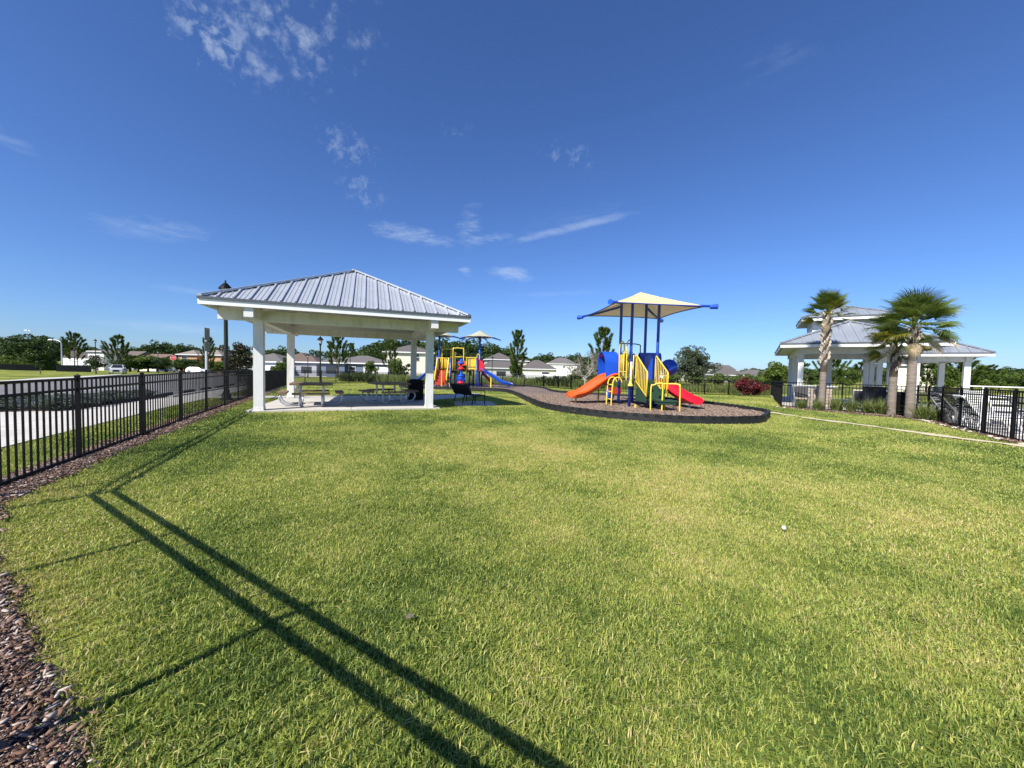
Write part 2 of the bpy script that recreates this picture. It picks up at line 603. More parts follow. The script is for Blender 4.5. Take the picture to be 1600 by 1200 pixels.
# ------------------------------------------------------------------ surfaces that follow the terrain
def sheet(name, poly, m, dz, cell=1.0, kind='structure', edge=0.0, seed=0, skirt=0.0):
    """polygon laid on the terrain; edge = ragged outline in metres"""
    pts = [tuple(p[:2]) for p in poly]
    dense = []
    r = random.Random(seed)
    step = cell if edge == 0 else min(cell, 0.12)
    n = len(pts)
    for i in range(n):
        a, b = Vector(pts[i]), Vector(pts[(i + 1) % n])
        L = (b - a).length
        k = max(1, int(L / step))
        for j in range(k):
            p = a.lerp(b, j / k)
            if edge:
                t = (b - a).normalized()
                p = p + Vector((-t.y, t.x)) * r.uniform(-edge, edge) + t * r.uniform(-edge, edge) * 0.4
            dense.append(p)
    bm = bmesh.new()
    vs = [bm.verts.new((p.x, p.y, 0)) for p in dense]
    f = bm.faces.new(vs)
    f.normal_update()
    if f.normal.z < 0:
        f.normal_flip()
    bmesh.ops.triangulate(bm, faces=[f])
    xs = [p.x for p in dense]
    ys = [p.y for p in dense]
    size = max(max(xs) - min(xs), max(ys) - min(ys))
    step = max(cell, size / 60)
    for axis, lo, hi in ((0, min(xs), max(xs)), (1, min(ys), max(ys))):
        c = math.floor(lo / step) * step + step
        while c < hi:
            co = Vector((c, 0, 0)) if axis == 0 else Vector((0, c, 0))
            no = Vector((1, 0, 0)) if axis == 0 else Vector((0, 1, 0))
            bmesh.ops.bisect_plane(bm, geom=list(bm.verts) + list(bm.edges) + list(bm.faces), plane_co=co, plane_no=no, dist=1e-5)
            c += step
    for v in bm.verts:
        v.co.z = tz(v.co.x, v.co.y) + dz
    if skirt:
        be = [e for e in bm.edges if len(e.link_faces) == 1]
        ex = bmesh.ops.extrude_edge_only(bm, edges=be)
        for v in [g for g in ex['geom'] if isinstance(g, bmesh.types.BMVert)]:
            v.co.z -= skirt
    bmesh.ops.recalc_face_normals(bm, faces=bm.faces)
    me = bpy.data.meshes.new(name)
    bm.to_mesh(me)
    bm.free()
    o = put(name, me, m)
    o['kind'] = kind
    return o


def grass_nodes(nt, fac):
    """lawn colour: strong green, yellow-green and straw patches over the ground, each blade a little different"""
    big = noise(nt, 0.22, 3.0, 0.55, 'World')
    med = noise(nt, 0.85, 4.0, 0.6, 'World')
    sml = noise(nt, 4.5, 3.0, 0.6, 'World')

    def ma(op, a, b, c=None):
        n = nt.nodes.new('ShaderNodeMath')
        n.operation = op
        for i, q in enumerate((a, b, c)):
            if q is None:
                continue
            if isinstance(q, (int, float)):
                n.inputs[i].default_value = q
            else:
                nt.links.new(q, n.inputs[i])
        return n.outputs[0]
    p = ma('ADD', ma('MULTIPLY', big, 0.85), ma('ADD', ma('MULTIPLY', med, 0.62), ma('MULTIPLY', sml, 0.32)))
    p = ma('SUBTRACT', p, 0.895)
    geo = nt.nodes.new('ShaderNodeNewGeometry')
    for cx, cy, r, d in ((10.5, 6.3, 4.2, -0.22), (-2.2, 2.4, 2.4, -0.07), (-3.5, 10.8, 3.0, -0.14), (0.8, 12.8, 2.2, -0.14), (5.0, 9.4, 2.5, -0.08), (2.6, 4.2, 2.6, 0.10), (-0.5, 6.5, 2.8, 0.09), (5.5, 5.0, 2.2, 0.08), (-4.6, 3.6, 1.6, -0.07), (-5.6, 6.2, 2.4, -0.13), (-7.2, 9.2, 2.6, -0.13), (-7.6, 7.0, 2.6, -0.12), (-9.5, 11.0, 3.0, -0.12)):
        vm = nt.nodes.new('ShaderNodeVectorMath')
        vm.operation = 'DISTANCE'
        nt.links.new(geo.outputs['Position'], vm.inputs[0])
        vm.inputs[1].default_value = (cx, cy, 0.0)
        mr = nt.nodes.new('ShaderNodeMapRange')
        mr.interpolation_type = 'SMOOTHSTEP'
        mr.inputs['From Min'].default_value = 0.0
        mr.inputs['From Max'].default_value = r
        mr.inputs['To Min'].default_value = d
        mr.inputs['To Max'].default_value = 0.0
        nt.links.new(vm.outputs['Value'], mr.inputs['Value'])
        p = ma('ADD', p, mr.outputs[0])
    k = ma('MULTIPLY_ADD', p, 1.5, fac)
    return ramp(nt, k, [(0.0, (0.070, 0.125, 0.028)), (0.22, (0.170, 0.250, 0.048)), (0.46, (0.350, 0.425, 0.085)),
                        (0.72, (0.530, 0.530, 0.135)), (0.97, (0.62, 0.50, 0.26))])


def make_grass_mat():
    m, nt, out = new_mat('grass_blade')
    at = nt.nodes.new('ShaderNodeAttribute')
    at.attribute_name = 'tint'
    c = grass_nodes(nt, at.outputs['Fac'])
    b = nt.nodes.new('ShaderNodeBsdfPrincipled')
    b.inputs['Roughness'].default_value = 0.5
    b.inputs['Specular IOR Level'].default_value = 0.35
    nt.links.new(c, b.inputs['Base Color'])
    t = nt.nodes.new('ShaderNodeBsdfTranslucent')
    nt.links.new(mixc(nt, 1.0, c, (1.0, 1.0, 0.6), 'MULTIPLY'), t.inputs['Color'])
    mx = nt.nodes.new('ShaderNodeMixShader')
    mx.inputs[0].default_value = 0.33
    nt.links.new(b.outputs[0], mx.inputs[1])
    nt.links.new(t.outputs[0], mx.inputs[2])
    nt.links.new(mx.outputs[0], out.inputs[0])
    return m


def make_lawn_mat():
    m, nt, out = new_mat('lawn_ground')
    b = nt.nodes.new('ShaderNodeBsdfPrincipled')
    b.inputs['Roughness'].default_value = 0.9
    b.inputs['Specular IOR Level'].default_value = 0.1
    nt.links.new(b.outputs[0], out.inputs[0])
    f = noise(nt, 30.0, 4.0, 0.7, 'World')
    g2 = nt.nodes.new('ShaderNodeMath')
    g2.operation = 'MULTIPLY_ADD'
    nt.links.new(f, g2.inputs[0])
    g2.inputs[1].default_value = 0.5
    g2.inputs[2].default_value = 0.14
    c = grass_nodes(nt, g2.outputs[0])
    c = mixc(nt, 1.0, c, (0.66, 0.60, 0.56), 'MULTIPLY')
    nt.links.new(c, b.inputs['Base Color'])
    bn = nt.nodes.new('ShaderNodeBump')
    bn.inputs['Strength'].default_value = 0.7
    bn.inputs['Distance'].default_value = 0.05
    nt.links.new(noise(nt, 45.0, 3.0, 0.7, 'World'), bn.inputs['Height'])
    nt.links.new(bn.outputs[0], b.inputs['Normal'])
    return m


M['grass'] = make_grass_mat()
M['lawn'] = make_lawn_mat()

# the ground itself: rings round the standpoint, out to the horizon
rings = [0.0] + list(np.geomspace(0.8, 40, 40)) + list(np.geomspace(44, 3500, 36))
NS = 144
gv, gf = [(0, 0, 0)], []
for r_ in rings[1:]:
    for k in range(NS):
        x, y = r_ * cos(2 * pi * k / NS), r_ * sin(2 * pi * k / NS)
        gv.append((x, y, tz(x, y)))
for k in range(NS):
    gf.append((0, 1 + k, 1 + (k + 1) % NS))
for i in range(len(rings) - 2):
    a0 = 1 + i * NS
    for k in range(NS):
        a, b = a0 + k, a0 + (k + 1) % NS
        gf.append((a, a + NS, b + NS, b))
me = bpy.data.meshes.new('ground')
me.from_pydata(gv, [], gf)
me.polygons.foreach_set('use_smooth', [True] * len(gf))
ground = put('ground', me, M['lawn'])
ground['kind'] = 'structure'


# mulch: brown, grey and pinkish bark over dark soil
def mulch_mat(name, dark, mid, light, scale):
    m, nt, out = new_mat(name)
    b = nt.nodes.new('ShaderNodeBsdfPrincipled')
    b.inputs['Roughness'].default_value = 0.9
    nt.links.new(b.outputs[0], out.inputs[0])
    tc = nt.nodes.new('ShaderNodeNewGeometry')
    mp = nt.nodes.new('ShaderNodeMapping')
    mp.inputs['Scale'].default_value = (1.0, 2.6, 1.0)
    mp.inputs['Rotation'].default_value = (0, 0, 0.5)
    nt.links.new(tc.outputs['Position'], mp.inputs[0])
    vo = nt.nodes.new('ShaderNodeTexVoronoi')
    vo.inputs['Scale'].default_value = scale
    vo.inputs['Randomness'].default_value = 1.0
    nt.links.new(mp.outputs[0], vo.inputs['Vector'])
    sep = nt.nodes.new('ShaderNodeSeparateColor')
    nt.links.new(vo.outputs['Color'], sep.inputs[0])
    c = ramp(nt, sep.outputs[0], [(0.1, dark), (0.5, mid), (0.9, light)])
    n2 = noise(nt, 0.7, 4, 0.6, 'World')
    c = mixc(nt, 0.35, c, ramp(nt, n2, [(0.35, dark), (0.65, mid)]))
    nt.links.new(c, b.inputs['Base Color'])
    bn = nt.nodes.new('ShaderNodeBump')
    bn.inputs['Strength'].default_value = 0.9
    bn.inputs['Distance'].default_value = 0.03
    nt.links.new(sep.outputs[1], bn.inputs['Height'])
    nt.links.new(bn.outputs[0], b.inputs['Normal'])
    return m


M['mulch'] = mulch_mat('mulch_bed', (0.030, 0.020, 0.017), (0.065, 0.044, 0.038), (0.15, 0.12, 0.11), 55)
M['play_mulch'] = mulch_mat('play_mulch', (0.10, 0.070, 0.052), (0.225, 0.165, 0.125), (0.37, 0.29, 0.235), 24)


def chip_mat(name, stops):
    m, nt, out = new_mat(name)
    b = nt.nodes.new('ShaderNodeBsdfPrincipled')
    b.inputs['Roughness'].default_value = 0.8
    at = nt.nodes.new('ShaderNodeAttribute')
    at.attribute_name = 'tint'
    c = ramp(nt, at.outputs['Fac'], stops)
    c = mixc(nt, 0.5, c, ramp(nt, noise(nt, 60, 3, 0.6, 'World'), [(0.3, (0.55, 0.5, 0.5)), (0.7, (1.2, 1.2, 1.2))]), 'MULTIPLY')
    nt.links.new(c, b.inputs['Base Color'])
    nt.links.new(b.outputs[0], out.inputs[0])
    return m


M['chip'] = chip_mat('bark_chip', [(0.0, (0.035, 0.019, 0.013)), (0.35, (0.14, 0.072, 0.044)), (0.6, (0.26, 0.155, 0.105)), (0.8, (0.40, 0.325, 0.28)), (1.0, (0.62, 0.56, 0.51))])
M['chip_play'] = chip_mat('play_chip', [(0.0, (0.10, 0.065, 0.045)), (0.4, (0.22, 0.15, 0.11)), (0.75, (0.33, 0.25, 0.19)), (1.0, (0.46, 0.38, 0.31))])

STRIP = 0.365
fence_mulch_poly = [R2(9.0, STRIP), R2(4.0, STRIP + 0.02), R2(1.2, STRIP + 0.02), SO(-2.1, -STRIP - 0.02), SO(0.0, -STRIP + 0.08), SO(4.0, -STRIP + 0.06), SO(9.0, -STRIP + 0.08), SO(14.0, -STRIP), SO(26.2, -STRIP),
                    SO(26.2, 0.28), SO(14.0, 0.25), SO(6.0, 0.25), SO(-2.75, 0.28), R2(-0.1, -0.35), R2(9.0, -0.35)]
sheet('mulch_strip', fence_mulch_poly, M['mulch'], 0.012, 0.6, edge=0.05, seed=3)

# ------------------------------------------------------------------ paving
side_near, side_far = 1.55, 2.85
sidewalk_poly = [SO(-9, side_near), SO(40, side_near - 0.4), SO(40, side_far - 0.5), SO(12.5, side_far), SO(9.5, 3.2), SO(7.12, 3.35), SO(7.0, 7.5), SO(-9, 7.5)]
def walk_far(s):
    ks = [(-9, 7.5), (7.0, 7.5), (7.12, 3.35), (9.5, 3.2), (12.5, side_far), (40, side_far - 0.5)]
    for (a, u), (b, v) in zip(ks[:-1], ks[1:]):
        if a <= s <= b:
            return u + (v - u) * (s - a) / (b - a)
    return ks[-1][1]


s_ = -8.2
while s_ < 39.0:                                  # poured panels with open joints
    st_ = 1.52 if s_ < 20 else 4.56
    a_, b_ = s_, min(s_ + st_ - 0.014, 40)
    na, nb_ = side_near - 0.4 * max(0, (a_ + 9) / 49), side_near - 0.4 * max(0, (b_ + 9) / 49)
    mid_ = (a_ + b_) / 2
    if walk_far(mid_) > 3.4:                      # wide apron: two panels across
        sheet('sidewalk_panel', [SO(a_, na), SO(b_, nb_), SO(b_, na + 1.45), SO(a_, na + 1.45)], M['walk'], 0.02, 1.6, skirt=0.08)
        sheet('sidewalk_panel', [SO(a_, na + 1.464), SO(b_, na + 1.464), SO(b_, walk_far(b_)), SO(mid_, walk_far(mid_)), SO(a_, walk_far(a_))], M['walk'], 0.02, 1.6, skirt=0.08)
    else:
        sheet('sidewalk_panel', [SO(a_, na), SO(b_, nb_), SO(b_, walk_far(b_)), SO(mid_, walk_far(mid_)), SO(a_, walk_far(a_))], M['walk'], 0.02, 1.6, skirt=0.08)
    s_ += st_
bed_poly = [SO(7.16, 3.42), SO(9.5, 3.30), SO(11.6, 3.2), SO(13.0, 3.4), SO(12.2, 4.2), SO(9.8, 4.7), SO(9.1, 5.6), SO(9.2, 8.6), SO(8.0, 8.6), SO(7.2, 5.2)]
sheet('flower_bed', bed_poly, M['mulch'], 0.05, 0.8, edge=0.04, seed=5, skirt=0.1)
asphalt_poly = [SO(-9, 2.4), SO(12.4, 2.9), SO(40, 2.35), (-36.0, 60.0), (-66.0, 66.0), (-58.9, 56.0), (-41.3, 34.6), (-33.1, 23.7), (-27.5, 16.5), (-21.5, 8.5), (-16.5, 0.0)]
sheet('road', asphalt_poly, M['asphalt'], 0.006, 2.0)
sheet('far_sidewalk', [(-17.0, 0.0), (-21.8, 8.3), (-27.8, 16.3), (-33.4, 23.5), (-41.6, 34.4), (-59.2, 55.9), (-63.0, 59.5), (-49.0, 41.2), (-44.6, 34.6), (-38.4, 27.6), (-32.0, 19.8), (-24.0, 8.0), (-19.5, 0.0)], M['walk'], 0.10, 2.0, skirt=0.12)
sheet('cross_road', [(-66, 62), (-36, 60), (-30, 72), (-45, 92), (-70, 112), (-125, 134), (-175, 150), (-178, 144), (-120, 118), (-88, 96), (-72, 78)], M['asphalt'], 0.012, 4.0)
sheet('cross_road_walk', [(-36, 64), (-52, 92), (-86, 117), (-146, 148), (-146, 152), (-84, 121), (-49, 95), (-33, 66)], M['walk'], 0.03, 4.0)

# kerb between sidewalk and stalls
kb = MB()
for i in range(0, 56):
    a, b = SO(12.6 + i * 0.5, side_far - 0.02), SO(13.1 + i * 0.5, side_far - 0.02)
    kb.bar((a[0], a[1], tz(*a) + 0.01), (b[0], b[1], tz(*b) + 0.01), 0.15, 0.14)
tag(put('kerb', kb, M['walk']), kind='structure')

# stall lines painted on the asphalt
ln = MB()
for s in (8.6, 11.5, 14.4, 17.3, 20.2, 23.1, 26.0):
    for q in range(5):
        a, b = SO(s + 0.02, 3.0 + q), SO(s + 0.02, 4.02 + q)
        w = FW * 0.05
        pts = [(a[0] - w.x, a[1] - w.y), (a[0] + w.x, a[1] + w.y), (b[0] + w.x, b[1] + w.y), (b[0] - w.x, b[1] - w.y)]
        if s < 12 and q < 4 and s < 10:
            continue
        ln.add([(x, y, tz(x, y) + 0.016) for x, y in pts], [(0, 1, 2, 3)])
for k in range(40):
    a, b = SO(8.0 + k * 0.5, 8.2), SO(8.5 + k * 0.5, 8.2)
    w = FN * 0.05
    pts = [(a[0] - w.x, a[1] - w.y), (a[0] + w.x, a[1] + w.y), (b[0] + w.x, b[1] + w.y), (b[0] - w.x, b[1] - w.y)]
    ln.add([(x, y, tz(x, y) + 0.016) for x, y in pts], [(0, 1, 2, 3)])
tag(put('stall_lines', ln, M['line_paint']), kind='structure')

# pavilion slab, walk to the playground, bench pad
PAV_A = radians(21.3)
PU, PV = Vector((cos(PAV_A), sin(PAV_A))), Vector((-sin(PAV_A), cos(PAV_A)))
PAV0 = Vector((-7.64, 11.15))                 # front left column
PW, PD = 5.07, 4.90


def PP(a, b):
    q = PAV0 + PU * a + PV * b
    return (q.x, q.y)


slab_poly = [PP(-0.32, -0.22), PP(PW + 0.36, -0.22), PP(PW + 0.36, PD + 0.4), PP(-0.32, PD + 0.4)]
for i_ in range(2):                               # slab poured in four panels
    for j_ in range(2):
        a0, a1 = -0.32 + i_ * (PW + 0.68) / 2, -0.32 + (i_ + 1) * (PW + 0.68) / 2
        b0, b1 = -0.22 + j_ * (PD + 0.62) / 2, -0.22 + (j_ + 1) * (PD + 0.62) / 2
        g_ = 0.006
        sheet('concrete_slab', [PP(a0 + g_, b0 + g_), PP(a1 - g_, b0 + g_), PP(a1 - g_, b1 - g_), PP(a0 + g_, b1 - g_)], M['concrete'], 0.045, 1.2, skirt=0.12)
walk_poly = [PP(1.0, PD + 0.4), PP(PW + 0.36, PD + 0.4), PP(PW + 0.36, 3.2), PP(PW + 2.0, 4.6), PP(PW + 3.6, 6.6), PP(PW + 4.3, 8.3), PP(PW + 3.6, 8.9), PP(PW + 2.2, 7.2), PP(PW + 0.6, 6.3), PP(1.0, 6.5), PP(-3.2, 6.9), PP(-3.2, 5.9)]
sheet('footpath', walk_poly, M['walk'], 0.03, 0.8, skirt=0.1)
pad_poly = [(-2.15, 14.1), (-0.55, 14.55), (-0.95, 16.2), (-2.5, 15.75)]
sheet('bench_pad', pad_poly, M['concrete'], 0.03, 0.8, skirt=0.1)

# play area
play_loop = [(-0.4, 25.0), (0.35, 20.5), (0.75, 16.8), (1.25, 13.9), (2.1, 12.4), (3.0, 11.5), (3.83, 10.98), (4.67, 10.7), (5.6, 10.63), (6.64, 10.8), (7.6, 11.2), (8.3, 12.0), (9.0, 12.9), (9.3, 14.0),
             (9.25, 15.6), (9.0, 17.3), (8.3, 19.4), (7.0, 21.2), (5.4, 22.3), (4.0, 23.2), (2.9, 25.3), (2.7, 28.5), (2.5, 32.0), (1.2, 35.4), (-1.0, 37.0), (-4.0, 36.5), (-7.5, 34.5), (-9.3, 31.5), (-8.2, 28.2), (-5.0, 26.9), (-2.2, 26.4)]
play_curve = smooth_loop(play_loop, 8)
play_sheet = sheet('play_mulch', play_curve, M['play_mulch'], 0.10, 0.5)
pm = play_sheet.data
bumpn = random.Random(9)
for v in pm.vertices:
    x, y = v.co.x, v.co.y
    v.co.z += 0.02 * sin(x * 2.1 + y) * sin(y * 1.7 - x) + bumpn.uniform(-0.008, 0.008)

# worn sandy line in the lawn, and the bed under the palms
sand_c = [(10.2, 14.6), (10.21, 13.4), (10.25, 12.3), (10.62, 11.1), (10.8, 10.0), (11.0, 9.0), (11.35, 8.2), (11.5, 7.0), (11.2, 5.8)]
sand_c = smooth_loop(sand_c, 5, False)
lo, hi = [], []
for i, p in enumerate(sand_c):
    a, b = Vector(sand_c[max(i - 1, 0)]), Vector(sand_c[min(i + 1, len(sand_c) - 1)])
    t = (b - a).normalized()
    n = Vector((-t.y, t.x))
    w = 0.15 + 0.05 * sin(i * 1.7) + 0.05 * sin(i * 0.6 + 1) + (0.05 if i > 20 else 0)
    q = Vector(p)
    lo.append(tuple(q + n * w))
    hi.append(tuple(q - n * w))
sand_poly = lo + hi[::-1]
sheet('sand_line', sand_poly, M['sand'], 0.022, 0.5, edge=0.03, seed=21)

POOL = [(10.3, 5.8), (11.5, 7.75), (12.19, 8.92), (12.91, 10.05), (13.66, 11.22), (14.72, 12.6), (15.5, 13.7), (15.95, 14.5), (14.6, 16.3), (13.25, 18.1), (22.17, 31.44)]
palm_bed_poly = [(12.75, 18.0), (12.85, 17.2), (13.3, 15.9), (14.3, 14.3), (14.55, 13.6), (14.1, 12.3), (13.2, 11.0), (12.0, 9.1), (10.9, 7.2), (11.1, 7.0), (12.3, 8.85), (13.78, 11.1), (14.9, 12.55), (15.7, 13.6), (16.2, 14.5), (13.5, 18.2)]
sheet('palm_bed', palm_bed_poly, M['mulch'], 0.014, 0.6, edge=0.05, seed=8)
deck_poly = [(10.42, 5.7), (11.62, 7.66), (12.31, 8.84), (13.03, 9.97), (13.78, 11.14), (14.86, 12.5), (15.64, 13.6), (16.15, 14.5), (14.75, 16.38), (13.45, 18.1), (21.6, 30.8), (33.0, 24.0), (32.0, 16.0), (24.0, 6.0), (17.0, 0.0), (12.0, 1.0)]
sheet('pool_deck', deck_poly, M['deck'], 0.018, 0.9, skirt=0.06)
pool_poly = [(18.6, 11.6), (21.0, 9.8), (27.5, 15.5), (26.5, 18.5), (23.0, 17.5)]
sheet('pool_water', pool_poly, M['pool_water'], 0.03, 1.0)


# ------------------------------------------------------------------ scattering
def scatter(name, pts, rot, scl, idx, sources, m, kind='stuff', tilt=None):
    """one object made of many small instances of the given meshes"""
    pts = np.asarray(pts, np.float32)
    me = bpy.data.meshes.new(name)
    me.vertices.add(len(pts))
    me.vertices.foreach_set('co', pts.ravel())
    for nm, ty, arr in (('rz', 'FLOAT', rot), ('sc', 'FLOAT', scl), ('ix', 'INT', idx)):
        a = me.attributes.new(nm, ty, 'POINT')
        a.data.foreach_set('value', np.asarray(arr, np.int32 if ty == 'INT' else np.float32))
    o = bpy.data.objects.new(name, me)
    COL.objects.link(o)
    o['kind'] = kind
    src = bpy.data.collections.new(name + '_pieces')
    for i, s in enumerate(sources):
        so = bpy.data.objects.new('%s_piece_%02d' % (name, i), s)
        src.objects.link(so)
    ng = bpy.data.node_groups.new(name, 'GeometryNodeTree')
    ng.interface.new_socket('Geometry', in_out='INPUT', socket_type='NodeSocketGeometry')
    ng.interface.new_socket('Geometry', in_out='OUTPUT', socket_type='NodeSocketGeometry')
    N = ng.nodes
    gi, go = N.new('NodeGroupInput'), N.new('NodeGroupOutput')
    ci = N.new('GeometryNodeCollectionInfo')
    ci.inputs['Collection'].default_value = src
    ci.inputs['Separate Children'].default_value = True
    ci.inputs['Reset Children'].default_value = True
    iop = N.new('GeometryNodeInstanceOnPoints')
    iop.inputs['Pick Instance'].default_value = True

    def attr(nm, ty):
        n = N.new('GeometryNodeInputNamedAttribute')
        n.data_type = ty
        n.inputs['Name'].default_value = nm
        return n.outputs['Attribute']
    L = ng.links
    cx = N.new('ShaderNodeCombineXYZ')
    L.new(attr('rz', 'FLOAT'), cx.inputs[2])
    L.new(gi.outputs[0], iop.inputs['Points'])
    L.new(ci.outputs[0], iop.inputs['Instance'])
    L.new(attr('ix', 'INT'), iop.inputs['Instance Index'])
    L.new(cx.outputs[0], iop.inputs['Rotation'])
    L.new(attr('sc', 'FLOAT'), iop.inputs['Scale'])
    L.new(iop.outputs[0], go.inputs[0])
    md = o.modifiers.new('scatter', 'NODES')
    md.node_group = ng
    return o


def mesh_np(name, verts, faces, m, tint=None, smooth=False):
    """mesh from numpy: faces (F,3) or (F,4); tint per vertex"""
    me = bpy.data.meshes.new(name)
    verts = np.asarray(verts, np.float32)
    faces = np.asarray(faces, np.int32)
    k = faces.shape[1]
    me.vertices.add(len(verts))
    me.vertices.foreach_set('co', verts.ravel())
    me.loops.add(faces.size)
    me.loops.foreach_set('vertex_index', faces.ravel())
    me.polygons.add(len(faces))
    me.polygons.foreach_set('loop_start', np.arange(0, faces.size, k, dtype=np.int32))
    me.polygons.foreach_set('loop_total', np.full(len(faces), k, np.int32))
    if smooth:
        me.polygons.foreach_set('use_smooth', np.ones(len(faces), bool))
    if tint is not None:
        a = me.attributes.new('tint', 'FLOAT', 'POINT')
        a.data.foreach_set('value', np.asarray(tint, np.float32))
    me.update(calc_edges=True)
    if m is not None:
        me.materials.append(m)
    return me


def blades(n, radius, h, w, rng, lean=0.55, tint=(0.42, 0.21), square=False):
    """n bent grass blades (two quads and a tip each would be dear: one quad + one triangle)"""
    if square:
        px, py = rng.uniform(-radius, radius, n), rng.uniform(-radius, radius, n)
    else:
        rr, aa = radius * np.sqrt(rng.random(n)), rng.random(n) * 2 * pi
        px, py = rr * np.cos(aa), rr * np.sin(aa)
    ang = rng.random(n) * 2 * pi
    H = h * rng.uniform(0.55, 1.25, n)
    W = w * rng.uniform(0.6, 1.3, n)
    ln = np.abs(rng.normal(0, lean, n))
    dx, dy = np.cos(ang), np.sin(ang)
    fa = ang + rng.normal(0, 0.7, n)
    sx, sy = -np.sin(fa), np.cos(fa)
    v = np.zeros((n, 5, 3))
    b0 = np.stack([px, py, np.full(n, -0.01)], 1)
    m1 = b0 + np.stack([dx * H * ln * 0.35, dy * H * ln * 0.35, H * 0.55], 1)
    tip = b0 + np.stack([dx * H * ln * 1.1, dy * H * ln * 1.1, H * np.clip(1.0 - 0.35 * ln, 0.35, 1)], 1)
    sd = np.stack([sx * W / 2, sy * W / 2, np.zeros(n)], 1)
    v[:, 0], v[:, 1] = b0 - sd, b0 + sd
    v[:, 2], v[:, 3] = m1 - sd * 0.85, m1 + sd * 0.85
    v[:, 4] = tip
    base = (np.arange(n) * 5)[:, None]
    tri = np.concatenate([base + np.array([[0, 1, 3]]), base + np.array([[0, 3, 2]]), base + np.array([[2, 3, 4]])])
    t = np.clip(rng.normal(tint[0], tint[1], n), 0.0, 0.8)
    dry = rng.random(n) < 0.11
    t[dry] = rng.uniform(0.75, 1.0, dry.sum())
    tv = np.repeat(t, 5).reshape(n, 5)
    tv[:, 0:2] -= 0.06
    tv[:, 4] += 0.10
    return v.reshape(-1, 3), tri, tv.reshape(-1)


EXCLUDE = [fence_mulch_poly, sidewalk_poly, bed_poly, asphalt_poly, slab_poly, walk_poly, pad_poly, play_curve, sand_poly, palm_bed_poly, deck_poly]


def lawn_points(r0, r1, density, margin=0.0, amax=1.25, jitter=True):
    rng = np.random.default_rng(int(r0 * 100) + 5)
    area = amax * (r1 * r1 - r0 * r0)
    n = int(area * density)
    r = np.sqrt(rng.uniform(r0 * r0, r1 * r1, n))
    a = rng.uniform(-amax, amax, n)
    x, y = r * np.sin(a), r * np.cos(a)
    keep = np.ones(n, bool)
    for p in EXCLUDE:
        keep &= ~in_poly(x, y, p)
    # a strip behind the pool fence and the street stay free
    keep &= y > -0.05 - 0.598 * x - 0.4 if r0 < 1 else keep
    x, y = x[keep], y[keep]
    return np.stack([x, y, tza(x, y)], 1), rng


def lawn(name, r0, r1, density, nb, rad, h, w, nvar, lean, amax=1.25):
    pts, rng = lawn_points(r0, r1, density, amax=amax)
    meshes = []
    for i in range(nvar):
        v, f, t = blades(nb, rad, h, w, rng, lean)
        meshes.append(mesh_np('%s_tuft_%d' % (name, i), v, f, M['grass'], t))
    n = len(pts)
    return scatter(name, pts, rng.random(n) * 2 * pi, rng.uniform(0.75, 1.25, n), rng.integers(0, nvar, n), meshes, M['grass'])


lawn('grass_close', 0.35, 4.2, 250, 62, 0.11, 0.040, 0.0050, 8, 0.72, 1.7)
lawn('grass_middle', 4.0, 10.0, 110, 60, 0.17, 0.041, 0.0064, 6, 0.68)
lawn('grass_beyond', 9.7, 22.0, 32, 58, 0.28, 0.042, 0.012, 5, 0.6)
lawn('grass_distant', 21.5, 48.0, 5.0, 50, 0.55, 0.05, 0.022, 4, 0.6)


# bark chips
def chips(n, rad, size, rng):
    px, py = rng.uniform(-rad, rad, n), rng.uniform(-rad, rad, n)
    L = size * rng.uniform(0.5, 1.5, n)
    W = L * rng.uniform(0.2, 0.55, n)
    T = L * rng.uniform(0.05, 0.14, n)
    a = rng.random(n) * 2 * pi
    tilt = rng.normal(0, 0.35, n)
    roll = rng.normal(0, 0.45, n)
    e1 = np.stack([np.cos(a) * np.cos(tilt), np.sin(a) * np.cos(tilt), np.sin(tilt)], 1)
    e2 = np.stack([-np.sin(a) * np.cos(roll), np.cos(a) * np.cos(roll), np.sin(roll)], 1)
    e3 = np.cross(e1, e2)
    c = np.stack([px, py, rng.uniform(0.004, 0.022, n)], 1)
    corners = []
    for k, (sx, sy) in enumerate(((-1, -0.6), (0.2, -1), (1, -0.3), (0.8, 0.7), (-0.2, 1), (-0.9, 0.5))):
        q = c + e1 * (L / 2 * sx * rng.uniform(0.75, 1.1, n))[:, None] + e2 * (W / 2 * sy * rng.uniform(0.7, 1.1, n))[:, None]
        corners.append(q)
    v = np.zeros((n, 12, 3))
    for k in range(6):
        v[:, k] = corners[k] + e3 * (T / 2)[:, None]
        v[:, 6 + k] = corners[k] - e3 * (T / 2)[:, None]
    tri = []
    for k in range(1, 5):
        tri.append((0, k, k + 1))
    for k in range(6):
        k2 = (k + 1) % 6
        tri += [(k, 6 + k, 6 + k2), (k, 6 + k2, k2)]
    tri = np.array(tri)
    base = (np.arange(n) * 12)[:, None, None]
    f = (base + tri[None]).reshape(-1, 3)
    t = np.repeat(np.clip(rng.beta(1.6, 1.7, n), 0, 1), 12)
    return v.reshape(-1, 3), f, t


